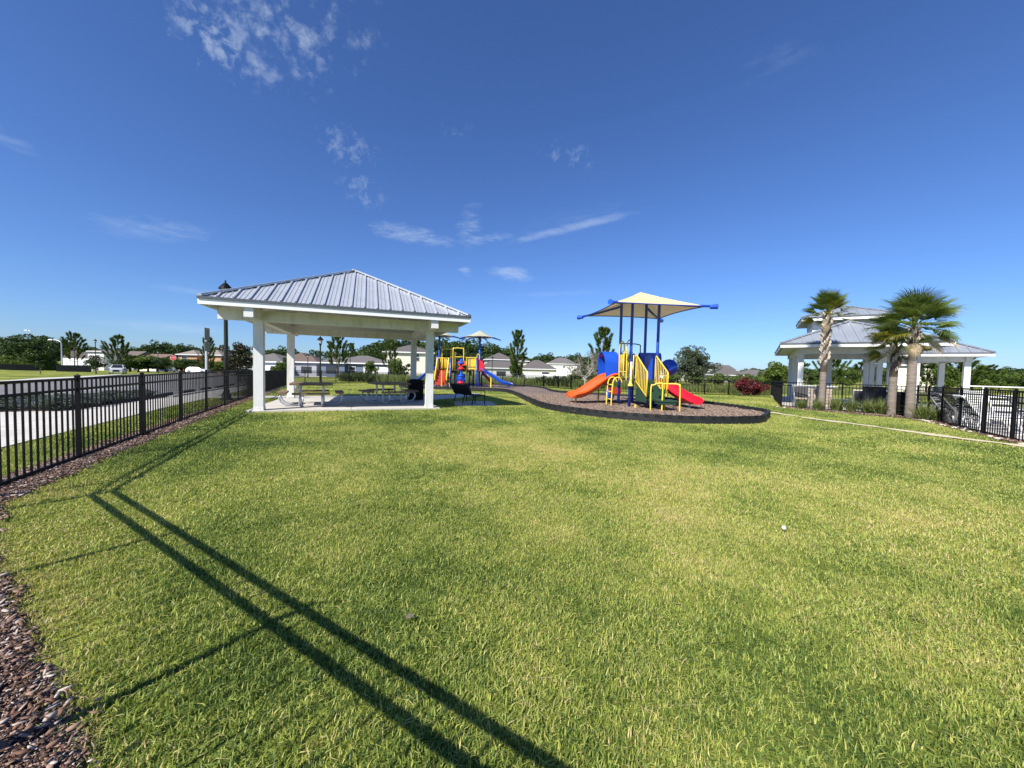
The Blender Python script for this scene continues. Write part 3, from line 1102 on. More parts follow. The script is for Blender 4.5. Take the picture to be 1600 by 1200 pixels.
def chip_field(name, poly_list, density, per, rad, size, m, z, maxd, seed):
    rng = np.random.default_rng(seed)
    meshes = []
    for i in range(5):
        v, f, t = chips(per, rad, size, rng)
        meshes.append(mesh_np('%s_chips_%d' % (name, i), v, f, m, t))
    allp = []
    for poly in poly_list:
        P = np.array([p[:2] for p in poly])
        x0, y0 = P.min(0)
        x1, y1 = P.max(0)
        n = int((x1 - x0) * (y1 - y0) * density)
        x, y = rng.uniform(x0, x1, n), rng.uniform(y0, y1, n)
        k = in_poly(x, y, poly) & (np.hypot(x, y) < maxd) & (y > -1.0)
        for a in np.arange(8) * pi / 4:                      # keep whole patches inside the bed
            k &= in_poly(x + cos(a) * rad * (1.05 if 'play' in name else 0.5), y + sin(a) * rad * (1.05 if 'play' in name else 0.5), poly)
        allp.append(np.stack([x[k], y[k], tza(x[k], y[k]) + z], 1))
    pts = np.concatenate(allp)
    n = len(pts)
    return scatter(name, pts, rng.random(n) * 2 * pi, rng.uniform(0.7, 1.3, n), rng.integers(0, 5, n), meshes, m)


chip_field('bark_mulch', [fence_mulch_poly], 125, 36, 0.10, 0.034, M['chip'], 0.012, 24.0, 31)
chip_field('fine_bark', [fence_mulch_poly], 240, 40, 0.07, 0.014, M['chip'], 0.016, 9.0, 34)
chip_field('palm_bed_mulch', [palm_bed_poly], 22, 26, 0.2, 0.06, M['chip'], 0.014, 30.0, 32)
chip_field('play_area_mulch', [play_curve], 30, 26, 0.18, 0.06, M['chip_play'], 0.10, 22.0, 33)


# dead straw and runners where the lawn meets the mulch
rg0 = np.random.default_rng(71)
fr_pts = []
for t_ in np.arange(0.9, 7.0, 0.035):
    p = R2(t_, STRIP + rg0.normal(0.03, 0.05))
    fr_pts.append((p[0], p[1], 0.008))
for s_ in np.arange(-2.0, 14.0, 0.05):
    p = SO(s_, -STRIP + 0.06 - rg0.normal(0.03, 0.04))
    fr_pts.append((p[0], p[1], tz(*p) + 0.008))
fms = []
for i_ in range(4):
    v, f, t = blades(16, 0.06, 0.035, 0.0042, rg0, 1.3, (0.6, 0.2))
    fms.append(mesh_np('straw_%d' % i_, v, f, None, t))
straw = chip_mat('dry_straw', [(0.0, (0.16, 0.11, 0.05)), (0.5, (0.36, 0.27, 0.12)), (1.0, (0.55, 0.45, 0.24))])
for m_ in fms:
    m_.materials.append(straw)
scatter('dry_grass_edge', fr_pts, rg0.random(len(fr_pts)) * 6.28, rg0.uniform(0.7, 1.3, len(fr_pts)), rg0.integers(0, 4, len(fr_pts)), fms, straw)


# ------------------------------------------------------------------ fences
PICKET = {}


def picket_mesh(h, w):
    k = (round(h, 3), round(w, 4))
    if k not in PICKET:
        PICKET[k] = MB().box((0, 0, h / 2), (w, w, h)).mesh('picket')
        PICKET[k].materials.append(M['black_metal'])
    return PICKET[k]


UNIT_RAIL = MB().box((0.5, 0, 0), (1, 1, 1)).mesh('rail')
UNIT_RAIL.materials.append(M['black_metal'])


def post_mesh(h, w):
    b = MB().box((0, 0, h / 2), (w, w, h))
    b.box((0, 0, h + 0.006), (w * 1.18, w * 1.18, 0.012))
    b.box((0, 0, h + 0.022), (w * 1.0, w * 1.0, 0.022), taper=0.3)
    me = b.mesh('post')
    me.materials.append(M['black_metal'])
    return me


def fence(name, label, posts, h=1.19, gap=0.118, pw=0.046, pk=0.017, group=None, pickets='parts', low=0.07, second=0.15, rail=(0.03, 0.034)):
    """metal picket fence along the given posts"""
    x0, y0 = posts[0]
    root = thing(name, label, 'fence', x0, y0, 0.0, group)
    z0 = root.location.z
    pm = post_mesh(h + 0.02, pw)
    joined = MB()
    n_parts = 0
    for i, (x, y) in enumerate(posts):
        j = min(i, len(posts) - 2)
        a = math.atan2(posts[j + 1][1] - posts[j][1], posts[j + 1][0] - posts[j][0])
        put('post', pm, None, root, (x - x0, y - y0, tz(x, y) - z0), (0, 0, a))
    for (ax, ay), (bx, by) in zip(posts[:-1], posts[1:]):
        A = Vector((ax, ay, tz(ax, ay)))
        B = Vector((bx, by, tz(bx, by)))
        L = (B - A).length
        a = math.atan2(by - ay, bx - ax)
        tilt = -math.asin((B.z - A.z) / L)
        for zz in (h, h - second, low):
            put('rail', UNIT_RAIL, None, root, (ax - x0, ay - y0, A.z - z0 + zz - 0.017), (0, tilt, a), (L, rail[0], rail[1]))
        n = max(2, int(round(L / gap)))
        for k in range(1, n):
            p = A.lerp(B, k / n)
            if pickets == 'parts' and n_parts < 298:
                put('picket', picket_mesh(h - 0.02 - 0.03, pk), None, root, (p.x - x0, p.y - y0, p.z - z0 + 0.03), (0, 0, a))
                n_parts += 1
            else:
                joined.box((p.x - x0, p.y - y0, p.z - z0 + h / 2), (pk, pk, h - 0.04), a)
    if joined.v:
        tag(put('pickets', joined, M['black_metal'], root), kind='stuff')
    return root


left_posts = [SO(s, 0) for s in (-2.55, -1.99, 0.0, 1.99, 3.98, 5.97, 7.96, 9.95, 11.94, 13.93, 15.92, 17.91, 19.9, 21.9, 23.9, 26.0)]
fence('picket_fence', 'black metal picket fence along the street beside the sidewalk and mulch strip', left_posts)
fence('picket_fence', 'black picket fence across the bottom edge, known by its two long rail shadows', [R2(t) for t in (0.0, 1.85, 3.7, 5.55, 7.4, 9.2)], pk=0.011)
fence('picket_fence', 'short dark fence run seen almost end-on behind the picnic pavilion', [SO(26.0, 0), (-17.4, 31.0), (-17.2, 33.3), (-17.0, 35.6), (-16.8, 38.0)], h=1.2)
far_posts = [(-16.8, 38.0), (-14.4, 36.2), (-12.0, 34.5), (-9.8, 33.4), (-7.6, 32.4), (-8.9 + 3.6, 31.4)]
far_line = [(-16.8, 38.0), (-12.0, 36.5), (-5.45, 38.3), (1.6, 38.6)]
far_pts = [(-16.8, 38.0), (-14.6, 37.4), (-12.4, 36.9), (-10.2, 37.3), (-8.0, 38.0), (-5.8, 38.5), (-3.4, 38.8), (-1.0, 38.8), (1.3, 37.8), (3.1, 36.4), (4.3, 34.4), (5.2, 32.3), (6.6, 30.6), (8.6, 29.7), (10.8, 29.2), (13.0, 29.0), (15.2, 29.1), (17.4, 29.6), (19.8, 30.4), (22.17, 31.44)]
fence('picket_fence', 'long black picket fence behind both play structures and the red bush', far_pts, h=1.16, gap=0.125, pickets='parts', pw=0.07, pk=0.024)
fence('picket_fence', 'black fence run seen end-on at the left corner of the pool yard', [(13.25, 18.1), (14.5, 20.0), (15.75, 21.9), (17.0, 23.8), (18.3, 25.7), (19.6, 27.6), (20.9, 29.5), (22.17, 31.44)], h=1.22)
fence('picket_fence', 'black picket fence before the pool chairs and behind the palms', POOL[:10], h=1.22, gap=0.112)

wp = put('notice_plate', MB().box((0, 0, 0), (0.20, 0.02, 0.42)), M['vinyl_white'], None, (-16.95, 28.6, tz(-16.95, 28.6) + 1.42), (0.06, 0.16, 0.5))
tag(wp, 'small white plate tilted on the fence behind the picnic pavilion', 'sign')


# ------------------------------------------------------------------ roofs with ribbed metal panels
def clip_poly(poly, nx, c, keep_less):
    out = []
    n = len(poly)
    for i in range(n):
        a, b = poly[i], poly[(i + 1) % n]
        da, db = a[0] * nx - c, b[0] * nx - c
        ia, ib = (da <= 1e-9, db <= 1e-9) if keep_less else (da >= -1e-9, db >= -1e-9)
        if ia:
            out.append(a)
        if ia != ib:
            t = da / (da - db)
            out.append((a[0] + (b[0] - a[0]) * t, a[1] + (b[1] - a[1]) * t))
    return out


def panelled(parent, origin, ex, ey, poly, width, m, rib=0.045, t=0.02, offset=0.0):
    """metal sheets side by side over a sloping roof face given in its own plane"""
    ex, ey, origin = Vector(ex), Vector(ey), Vector(origin)
    nz = ex.cross(ey).normalized()
    xs = [p[0] for p in poly]
    x0, x1 = min(xs), max(xs)
    n = max(1, int(round((x1 - x0) / width)))
    w = (x1 - x0) / n
    for i in range(n):
        a, b = x0 + i * w, x0 + (i + 1) * w
        q = clip_poly(clip_poly(poly, 1, a, False), 1, b, True)
        if len(q) < 3:
            continue
        mb = MB()
        P = [origin + ex * p[0] + ey * p[1] for p in q]
        mb.extrude([p - nz * t for p in P], nz * t)

        def span(xx):
            ys = []
            for k in range(len(q)):
                (ax, ay), (bx, by) = q[k], q[(k + 1) % len(q)]
                if abs(bx - ax) < 1e-9:
                    if abs(ax - xx) < 1e-6:
                        ys += [ay, by]
                elif min(ax, bx) - 1e-9 <= xx <= max(ax, bx) + 1e-9:
                    ys.append(ay + (by - ay) * (xx - ax) / (bx - ax))
            return (min(ys), max(ys)) if ys else (0, 0)
        for xx, hgt, wid in ((a + 0.02, rib, 0.04), (a + w * 0.36, 0.012, 0.03), (a + w * 0.68, 0.012, 0.03)):
            lo_, hi_ = span(xx)
            if hi_ - lo_ > 0.12:
                mb.bar(origin + ex * xx + ey * (lo_ + 0.002) + nz * (hgt / 2), origin + ex * xx + ey * (hi_ - 0.05) + nz * (hgt / 2), wid, hgt, nz)
        put('roof_panel', mb, m, parent)


def hip_roof(root, w, d, eave_z, slope, m, panel_w, thick=0.10, fascia=0.15, ox=0.0, oy=0.0, soffit=True):
    """hip roof over w x d (outer eave size), corner at (ox, oy); returns the roof part"""
    half = min(w, d) / 2
    top = eave_z + half * slope
    if w <= d:
        r0, r1 = (ox + w / 2, oy + half, top), (ox + w / 2, oy + d - half, top)
    else:
        r0, r1 = (ox + half, oy + d / 2, top), (ox + w - half, oy + d / 2, top)
    c = [(ox, oy, eave_z), (ox + w, oy, eave_z), (ox + w, oy + d, eave_z), (ox, oy + d, eave_z)]
    mb = MB()
    dz = 0.045
    U = [(x, y, z - dz) for x, y, z in c] + [(r0[0], r0[1], r0[2] - dz), (r1[0], r1[1], r1[2] - dz)]
    U2 = [(x, y, z - thick) for x, y, z in U]
    if w <= d:
        fs = [(0, 1, 4), (1, 2, 5, 4), (2, 3, 5), (3, 0, 4, 5)]
    else:
        fs = [(0, 1, 5, 4), (1, 2, 5), (2, 3, 4, 5), (3, 0, 4)]
    if abs(w - d) < 1e-6:
        fs = [(0, 1, 4), (1, 2, 4), (2, 3, 4), (3, 0, 4)]
    nn = 6
    mb.v = U + U2
    mb.f = [f for f in fs] + [tuple(i + nn for i in f)[::-1] for f in fs] + [(i, i + nn, (i + 1) % 4 + nn, (i + 1) % 4) for i in range(4)]
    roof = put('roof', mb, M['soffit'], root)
    # panels on every face
    for f in fs:
        P = [Vector((U[i][0], U[i][1], U[i][2] + dz)) for i in f]
        if len(P) == 4 and P[3].z < top - 1e-6:
            P = P[:3]
        ex = (P[1] - P[0]).normalized()
        up_ = (P[2] - P[0])
        ey = (up_ - ex * up_.dot(ex)).normalized()
        poly = [((p - P[0]).dot(ex), (p - P[0]).dot(ey)) for p in P]
        # a little overhang at the eave
        panelled(roof, P[0], ex, ey, poly, panel_w, m)
    # caps on hips and ridge
    for i, r in ((0, r0 if w <= d else r0), (1, r0 if w <= d else r1), (2, r1), (3, r1 if w <= d else r0)):
        a, b = Vector(c[i]), Vector(r)
        put('ridge_cap', MB().bar(a + Vector((0, 0, 0.035)), b + Vector((0, 0, 0.045)), 0.20, 0.05), m, roof)
    if (Vector(r0) - Vector(r1)).length > 0.05:
        put('ridge_cap', MB().bar(Vector(r0) + Vector((0, 0, 0.05)), Vector(r1) + Vector((0, 0, 0.05)), 0.22, 0.05), m, roof)
    # fascia boards with a dark drip edge
    for i in range(4):
        a, b = Vector(c[i]), Vector(c[(i + 1) % 4])
        t = (b - a).normalized()
        n = Vector((t.y, -t.x, 0))
        fb = MB().bar(a + n * 0.012 - t * 0.03 + Vector((0, 0, -dz - thick * 0.9)), b + n * 0.012 + t * 0.0 + Vector((0, 0, -dz - thick * 0.9)), 0.022, fascia)
        put('fascia', fb, M['white_trim'], roof)
        de = MB().bar(a + n * 0.03 - t * 0.03 + Vector((0, 0, -0.035)), b + n * 0.03 + Vector((0, 0, -0.035)), 0.05, 0.065)
        put('drip_edge', de, M['metal_drip'], roof)
    return roof


# ------------------------------------------------------------------ picnic pavilion
pav = thing('picnic_pavilion', 'open white picnic pavilion with grey ribbed metal hip roof over the tables', 'pavilion', PAV0.x, PAV0.y, PAV_A, z=0.0)
OV = 1.15
CZ = 2.72
for (a, b) in ((0, 0), (PW, 0), (0, PD), (PW, PD)):
    mb = MB().box((a, b, (CZ + 0.03) / 2 + 0.015), (0.25, 0.25, CZ - 0.03))
    mb.box((a, b, 0.09), (0.27, 0.27, 0.10))
    put('column', mb, M['white_paint'], pav)
bh = 0.31
for b in (0, PD):                                   # front and back beams run past the columns
    put('beam', MB().box((PW / 2, b, CZ + bh / 2), (PW + 1.98, 0.22, bh)), M['white_paint'], pav)
for a in (0, PW):
    put('beam', MB().box((a, PD / 2, CZ + bh / 2 + 0.006), (0.224, PD + 2.12, bh + 0.004)), M['white_paint'], pav)
hip_roof(pav, PW + 2.20, PW + 2.20, 3.19, 0.527, M['metal_roof'], 0.365, ox=-1.07, oy=-1.10)
# rafters on the hips and a flat ceiling frame
for (a, b) in ((0, 0), (PW, 0), (0, PD), (PW, PD)):
    p = Vector((a, b, CZ + bh + 0.10))
    q = Vector((PW / 2, PD / 2, 4.82))
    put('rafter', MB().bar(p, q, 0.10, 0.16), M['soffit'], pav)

# ------------------------------------------------------------------ picnic tables


def picnic_table(label, x, y, rz):
    t = thing('picnic_table', label, 'picnic table', x, y, rz, 'picnic tables under the pavilion', z=0.045)
    top = MB()
    for k in range(6):
        top.box((0, -0.5 + k * 0.2, 0.745), (1.3, 0.185, 0.06))
    top.box((0, 0, 0.712), (0.9, 1.0, 0.02))
    put('tabletop', top, M['table_wood'], t)
    for sx, sy in ((-0.36, -0.36), (0.36, -0.36), (-0.36, 0.36), (0.36, 0.36)):
        put('leg', MB().tube([(sx, sy, 0.70), (sx, sy, 0.02)], 0.038, 8), M['galv'], t)
    for k in range(4):
        a = k * pi / 2
        ca, sa = cos(a), sin(a)

        def R(px, py, pz):
            return (px * ca - py * sa, px * sa + py * ca, pz)
        sb = MB()
        for yy in (0.80, 0.93):
            c = R(0, yy, 0.45)
            sb.box(c, (1.1, 0.125, 0.055), a)
        bench = put('bench_seat', sb, M['table_wood'], t)
        for xx in (-0.32, 0.32):
            pts = [R(xx, 0.36, 0.06), R(xx, 0.62, 0.04), R(xx, 0.78, 0.06), R(xx, 0.90, 0.14), R(xx, 0.95, 0.26), R(xx, 0.92, 0.36), R(xx, 0.84, 0.425)]
            put('bench_frame', MB().tube(smooth_loop(pts, 4, False), 0.030, 8), M['galv'], t)
    return t


picnic_table('brown topped picnic table with bench seats at the sunny end of the slab', -7.02, 12.95, PAV_A + 0.1)
picnic_table('shaded picnic table with bench seats beside the black trash bin', -4.85, 14.55, PAV_A + 0.3)

# litter bin
tb = thing('trash_bin', 'square black trash bin on the slab behind the shaded picnic table', 'trash bin', -4.15, 15.85, PAV_A, z=0.045)
put('bin_body', MB().box((0, 0, 0.40), (0.56, 0.56, 0.74)), M['black_metal'], tb)
put('bin_lid', MB().box((0, 0, 0.82), (0.64, 0.64, 0.06)).box((0, 0, 0.87), (0.50, 0.50, 0.05), taper=0.8), M['black_metal'], tb)
for k in range(4):
    a = k * pi / 2
    for q in range(7):
        px = -0.25 + q * 0.083
        put('slat', MB().box((px * cos(a) - -0.292 * sin(a), px * sin(a) + -0.292 * cos(a), 0.41), (0.06, 0.022, 0.74), a), M['black_metal'], tb)

# park bench seen from its end
pb = thing('park_bench', 'black metal park bench in the shade beside the pavilion, on a concrete pad', 'bench', -1.62, 15.1, PAV_A + pi / 2 + 0.25, z=0.03)
pb.scale = (0.86, 0.86, 0.84)
prof_s = [(-0.42, 0.46), (-0.15, 0.42), (0.10, 0.42), (0.20, 0.50), (0.30, 0.80), (0.35, 0.92)]
seat = MB()
for k in range(13):
    yy = 0.42 - k * 0.047
    seat.box((0, -yy + 0.30, 0.44 - 0.0 * k), (1.75, 0.043, 0.016))
back = MB()
for k in range(13):
    zz = 0.47 + k * 0.037
    back.box((0, 0.49 + (zz - 0.47) * 0.42 + 0.05 * sin((zz - 0.47) * 4), zz), (1.75, 0.016, 0.035))
put('seat', seat, M['black_metal'], pb)
put('backrest', back, M['black_metal'], pb)
for xx in (-0.88, 0.0, 0.88):
    fr = MB().tube(smooth_loop([(xx, -0.16, 0.0), (xx, -0.14, 0.42), (xx, 0.2, 0.42), (xx, 0.48, 0.45), (xx, 0.60, 0.72), (xx, 0.70, 0.96)], 4, False), 0.022, 8)
    fr.tube([(xx, 0.40, 0.43), (xx, 0.52, 0.0)], 0.022, 8)
    put('bench_frame', fr, M['black_metal'], pb)
    if xx:
        put('armrest', MB().tube(smooth_loop([(xx, -0.14, 0.42), (xx, -0.16, 0.62), (xx, 0.1, 0.66), (xx, 0.57, 0.66)], 4, False), 0.018, 8), M['black_metal'], pb)


# ------------------------------------------------------------------ lamps and signs
def street_lamp(label, x, y, h, name='street_lamp', heavy=False):
    t = thing(name, label, 'street lamp', x, y, rnd.uniform(0, 1), 'black lamp posts with lantern heads')
    k = 1.3 if heavy else 1.0
    base = MB().lathe([(0.16 * k, 0), (0.16 * k, 0.06), (0.13 * k, 0.09), (0.105 * k, 0.22), (0.12 * k, 0.25), (0.085 * k, 0.30), (0.066 * k, 0.5)], 14)
    put('base', base, M['dark_green_metal'], t, smooth=False)
    put('pole', MB().lathe([(0.062 * k, 0.45), (0.055 * k, h * 0.5), (0.050 * k, h - 0.85), (0.075 * k, h - 0.83), (0.075 * k, h - 0.78), (0.04 * k, h - 0.76)], 14), M['dark_green_metal'], t, smooth=True)
    head = MB().lathe([(0.05, h - 0.78), (0.09, h - 0.74), (0.12, h - 0.68), (0.10, h - 0.66)], 8)
    hp = put('lantern', head, M['black_metal'], t)
    put('globe', MB().lathe([(0.09, h - 0.66), (0.13, h - 0.56), (0.165, h - 0.40), (0.17, h - 0.37)], 8), M['glass_lamp'], hp)
    put('cap', MB().lathe([(0.235, h - 0.38), (0.235, h - 0.355), (0.20, h - 0.30), (0.13, h - 0.22), (0.07, h - 0.15), (0.035, h - 0.12), (0.02, h - 0.09), (0.035, h - 0.06), (0.012, h - 0.03), (0.004, h)], 12), M['black_metal'], hp)
    rods = MB()
    for q in range(4):
        a = q * pi / 2 + pi / 4
        rods.tube([(0.10 * cos(a), 0.10 * sin(a), h - 0.67), (0.185 * cos(a), 0.185 * sin(a), h - 0.37)], 0.008, 5)
    put('lantern_ribs', rods, M['black_metal'], hp)
    return t


street_lamp('tall black lamp post behind the fence, its lantern just above the pavilion roof corner', -11.35, 14.65, 4.75, heavy=True)
street_lamp('black lamp post seen through the pavilion in front of the grey roofed houses', -15.18, 29.2, 4.0)
street_lamp('black lamp post with lantern beside the young pine seen under the pavilion', -26.35, 60.0, 4.78)
street_lamp('small lamp post right of the second pavilion column from the left', -34.32, 62.0, 4.02)
street_lamp('black lamp post across the street standing before the dark shrub', -72.74, 64.5, 6.13)
street_lamp('dark lamp post at the road bend left of the stop sign', -78.62, 82.0, 5.1)
street_lamp('slender lamp post in front of the two storey grey house by the blue slide', -3.39, 62.0, 4.19)

# sign on a post behind the fence, seen from the back
sg = thing('road_sign', 'pair of narrow sign plates seen edge-on atop a galvanised post behind the fence', 'sign', -11.4, 13.76, 1.75)
put('post', MB().box((0, 0, 1.32), (0.055, 0.055, 2.64)), M['galv'], sg)
put('sign_plate', MB().box((0, -0.035, 2.52), (0.30, 0.012, 0.46)), M['sign_back'], sg)
put('sign_plate', MB().box((0, -0.035, 2.07), (0.30, 0.012, 0.36)), M['sign_back'], sg)

# stop sign
st = thing('stop_sign', 'red octagonal stop sign on a thin post at the road bend', 'stop sign', -88.14, 96.0, 0.35)
hs = 3.83
put('post', MB().box((0, 0.03, hs / 2), (0.05, 0.05, hs + 0.3)), M['galv'], st)
octo = [(0.62 * cos(pi / 8 + k * pi / 4), 0.0, hs + 0.62 * sin(pi / 8 + k * pi / 4)) for k in range(8)]
octw = [(0.68 * cos(pi / 8 + k * pi / 4), 0.012, hs + 0.68 * sin(pi / 8 + k * pi / 4)) for k in range(8)]
put('sign_border', MB().extrude(octw, (0, 0.008, 0)), M['vinyl_white'], st)
put('sign_plate', MB().extrude(octo, (0, 0.008, 0)), M['stop_red'], st)
fc = bpy.data.curves.new('lettering', 'FONT')
fc.body = 'STOP'
fc.size = 0.46
fc.align_x = 'CENTER'
fc.align_y = 'CENTER'
fc.extrude = 0.003
fc.materials.append(M['vinyl_white'])
lo_ = bpy.data.objects.new('lettering', fc)
COL.objects.link(lo_)
lo_.parent = st
lo_.location = (0, -0.006, hs)
lo_.rotation_euler = (pi / 2, 0, 0)
tm_ = bpy.data.meshes.new_from_object(lo_)
bpy.data.objects.remove(lo_)
put('lettering', tm_, M['vinyl_white'], st, (0, -0.006, hs), (pi / 2, 0, 0))

bb = thing('bus_bench', 'small grey bench at the road bend under the stop sign', 'bench', -88.89, 96.0, 0.2)
put('seat', MB().box((0, 0, 0.5), (1.9, 0.5, 0.06)), M['sign_back'], bb)
put('backrest', MB().box((0, 0.25, 0.95), (1.9, 0.05, 0.7)), M['sign_back'], bb)
for xx in (-0.8, 0.8):
    put('leg', MB().box((xx, 0.05, 0.25), (0.1, 0.45, 0.5)), M['dark_green_metal'], bb)

# cobra-head street light and a second one over the trees
for lab, px_, Y_, h_, arm in (('pale street light pole with a curved arm left of the white fence', -109.75, 90.0, 7.63, -2.1), ('street light head rising above the tree tops at far left', -156.21, 120.0, 12.16, -1.1)):
    cl = thing('street_light', lab, 'street light', px_, Y_, 0.0)
    put('pole', MB().tube([(0, 0, 0), (0, 0, h_ - 0.9)], [0.15, 0.11], 10), M['galv'], cl)
    put('arm', MB().tube(smooth_loop([(0, 0, h_ - 1.0), (arm * 0.15, 0, h_ - 0.45), (arm * 0.55, 0, h_ - 0.12), (arm, 0, h_)], 4, False), 0.06, 8), M['galv'], cl)
    put('lamp_head', MB().box((arm * 1.22, 0, h_ - 0.02), (1.1, 0.5, 0.22), taper=0.7), M['galv'], cl)

# little white path light by the slab
pl = thing('path_light', 'small white topped post light at the left edge of the picnic slab', 'path light', -9.95, 16.9, 0.0)
put('post', MB().tube([(0, 0, 0), (0, 0, 0.42)], 0.025, 8), M['galv'], pl)
put('lamp_head', MB().lathe([(0.06, 0.40), (0.075, 0.42), (0.075, 0.60), (0.05, 0.62)], 10), M['vinyl_white'], pl)

# wheel stops
ws_mesh = MB().add([(-0.8, -0.10, 0), (0.8, -0.10, 0), (0.8, 0.10, 0), (-0.8, 0.10, 0), (-0.74, -0.06, 0.13), (0.74, -0.06, 0.13), (0.74, 0.06, 0.13), (-0.74, 0.06, 0.13)],
                   [(3, 2, 1, 0), (4, 5, 6, 7), (0, 1, 5, 4), (1, 2, 6, 5), (2, 3, 7, 6), (3, 0, 4, 7)]).mesh('wheel_stop')
ws_mesh.materials.append(M['rubber'])
wa = math.atan2(FW.y, FW.x)
ordn = ['nearest the blue flower bed', 'second from the blue flower bed', 'third from the blue flower bed', 'just left of the tall lamp post base', 'just beyond the tall lamp post', 'farthest along the stall row']
for s, o_ in zip((10.0, 13.6, 16.6, 19.5, 22.4, 25.3), ordn):
    x, y = SO(s, 3.35)
    w_ = put('wheel_stop', ws_mesh, None, None, (x, y, tz(x, y) + 0.006), (0, 0, wa))
    tag(w_, 'black rubber wheel stop at the sidewalk, ' + o_, 'wheel stop', 'wheel stops along the parking stalls')


# ------------------------------------------------------------------ play area border
bo = thing('play_border', 'low black plastic edging of slotted timbers round the mulched play area', 'edging', 4.67, 10.7, 0.0, z=0.0)
loop = smooth_loop(play_loop, 24)
cum = [0.0]
for i in range(len(loop)):
    a, b = loop[i], loop[(i + 1) % len(loop)]
    cum.append(cum[-1] + hypot(b[0] - a[0], b[1] - a[1]))
total = cum[-1]


def loop_at(s):
    s %= total
    import bisect
    i = bisect.bisect_right(cum, s) - 1
    i = min(i, len(loop) - 1)
    a, b = loop[i], loop[(i + 1) % len(loop)]
    t = (s - cum[i]) / max(cum[i + 1] - cum[i], 1e-9)
    return (a[0] + (b[0] - a[0]) * t, a[1] + (b[1] - a[1]) * t)


NT = int(total / 1.22)
TL = total / NT
BH = 0.225
for i in range(NT):
    mb, vo = MB(), MB()
    K = 8
    for side_out in (0,):
        P = [Vector(loop_at(i * TL + 0.006 + (TL - 0.012) * k / K)) for k in range(K + 1)]
    cen = P[K // 2]
    for k in range(K):
        a, b = P[k], P[k + 1]
        t = (b - a).normalized()
        n = Vector((t.y, -t.x))           # outwards (loop runs counter-clockwise seen from above)
        za, zb = tz(*a), tz(*b)
        ring = []
        for q, zq in ((a, za), (b, zb)):
            ring += [(q.x - n.x * 0.05 - 4.67, q.y - n.y * 0.05 - 10.7, zq - 0.05), (q.x + n.x * 0.05 - 4.67, q.y + n.y * 0.05 - 10.7, zq - 0.05),
                     (q.x + n.x * 0.042 - 4.67, q.y + n.y * 0.042 - 10.7, zq + BH), (q.x - n.x * 0.042 - 4.67, q.y - n.y * 0.042 - 10.7, zq + BH)]
        mb.add(ring, [(0, 1, 5, 4), (1, 2, 6, 5), (2, 3, 7, 6), (3, 0, 4, 7)] + ([(0, 3, 2, 1)] if k == 0 else []) + ([(4, 5, 6, 7)] if k == K - 1 else []))
        if k % 2 == 0 and cen.length < 34:
            c = (a + b) / 2 + n * 0.046
            mb.bar((c.x - t.x * 0.065 - 4.67, c.y - t.y * 0.065 - 10.7, tz(*c) + BH + 0.006), (c.x + t.x * 0.065 - 4.67, c.y + t.y * 0.065 - 10.7, tz(*c) + BH + 0.006), 0.03, 0.012)
            vo.bar((c.x - t.x * 0.07 - 4.67, c.y - t.y * 0.07 - 10.7, tz(*c) + BH - 0.055), (c.x + t.x * 0.07 - 4.67, c.y + t.y * 0.07 - 10.7, tz(*c) + BH - 0.065), 0.014, 0.05)
    o_ = put('timber', mb, M['border'], bo)
    if vo.v and cen.length < 34:
        put('slot', vo, M['void'], o_)
    e = Vector(loop_at((i + 1) * TL))
    t = (Vector(loop_at((i + 1) * TL + 0.05)) - e).normalized()
    if e.length < 22:
        put('joint_stake', MB().box((e.x - 4.67, e.y - 10.7, tz(*e) + BH / 2), (0.06, 0.112, BH + 0.03), math.atan2(t.y, t.x)), M['border'], bo)


# ------------------------------------------------------------------ front play structure
P1 = thing('play_structure', 'front play structure with square cream shade canopy, orange and red slides', 'play structure', 4.55, 14.25, radians(6.0), z=0.08)
S = 1.07
DK = 1.10            # deck height
# local axes: x along the front face, y away; posts at the corners of two square decks
tall = [(0, 0), (S, 0), (0, S), (S, S)]
CAN_Z, CAN_TOP, CAN_H = 3.80, 4.56, 1.70
cc = (S / 2, S / 2)
for x, y in tall:
    d_ = 0.75
    zt = CAN_TOP - (CAN_TOP - CAN_Z) * (max(abs(x - cc[0]), abs(y - cc[1])) / CAN_H) - 0.05
    mb = MB().tube([(x, y, -0.1), (x, y, zt)], 0.055, 12)
    put('post', mb, M['blue_metal'], P1, smooth=True)
    for zc in (DK - 0.02, DK + 1.02):
        put('clamp', MB().tube([(x, y, zc - 0.03), (x, y, zc + 0.03)], 0.068, 12), M['blue_metal'], P1)
for x, y in ((0, 2 * S), (S, 2 * S)):
    put('post', MB().tube([(x, y, -0.1), (x, y, 2.15)], 0.055, 12), M['blue_metal'], P1)
    put('post_cap', MB().lathe([(0.062, 2.13), (0.06, 2.17), (0.03, 2.20)], 12, (x, y, 0)), M['blue_metal'], P1)
for y0 in (0, S):
    dk = MB().box((S / 2, y0 + S / 2, DK - 0.03), (S - 0.1, S - 0.04, 0.05))
    put('deck', dk, M['brown_deck'], P1)

# canopy: four sagging fabric triangles on struts
cz = CAN_Z
corn = [(cc[0] - CAN_H, cc[1] - CAN_H, cz), (cc[0] + CAN_H, cc[1] - CAN_H, cz), (cc[0] + CAN_H, cc[1] + CAN_H, cz), (cc[0] - CAN_H, cc[1] + CAN_H, cz)]
apex = Vector((cc[0], cc[1], CAN_TOP))
cv, cf = [], []
G = 14


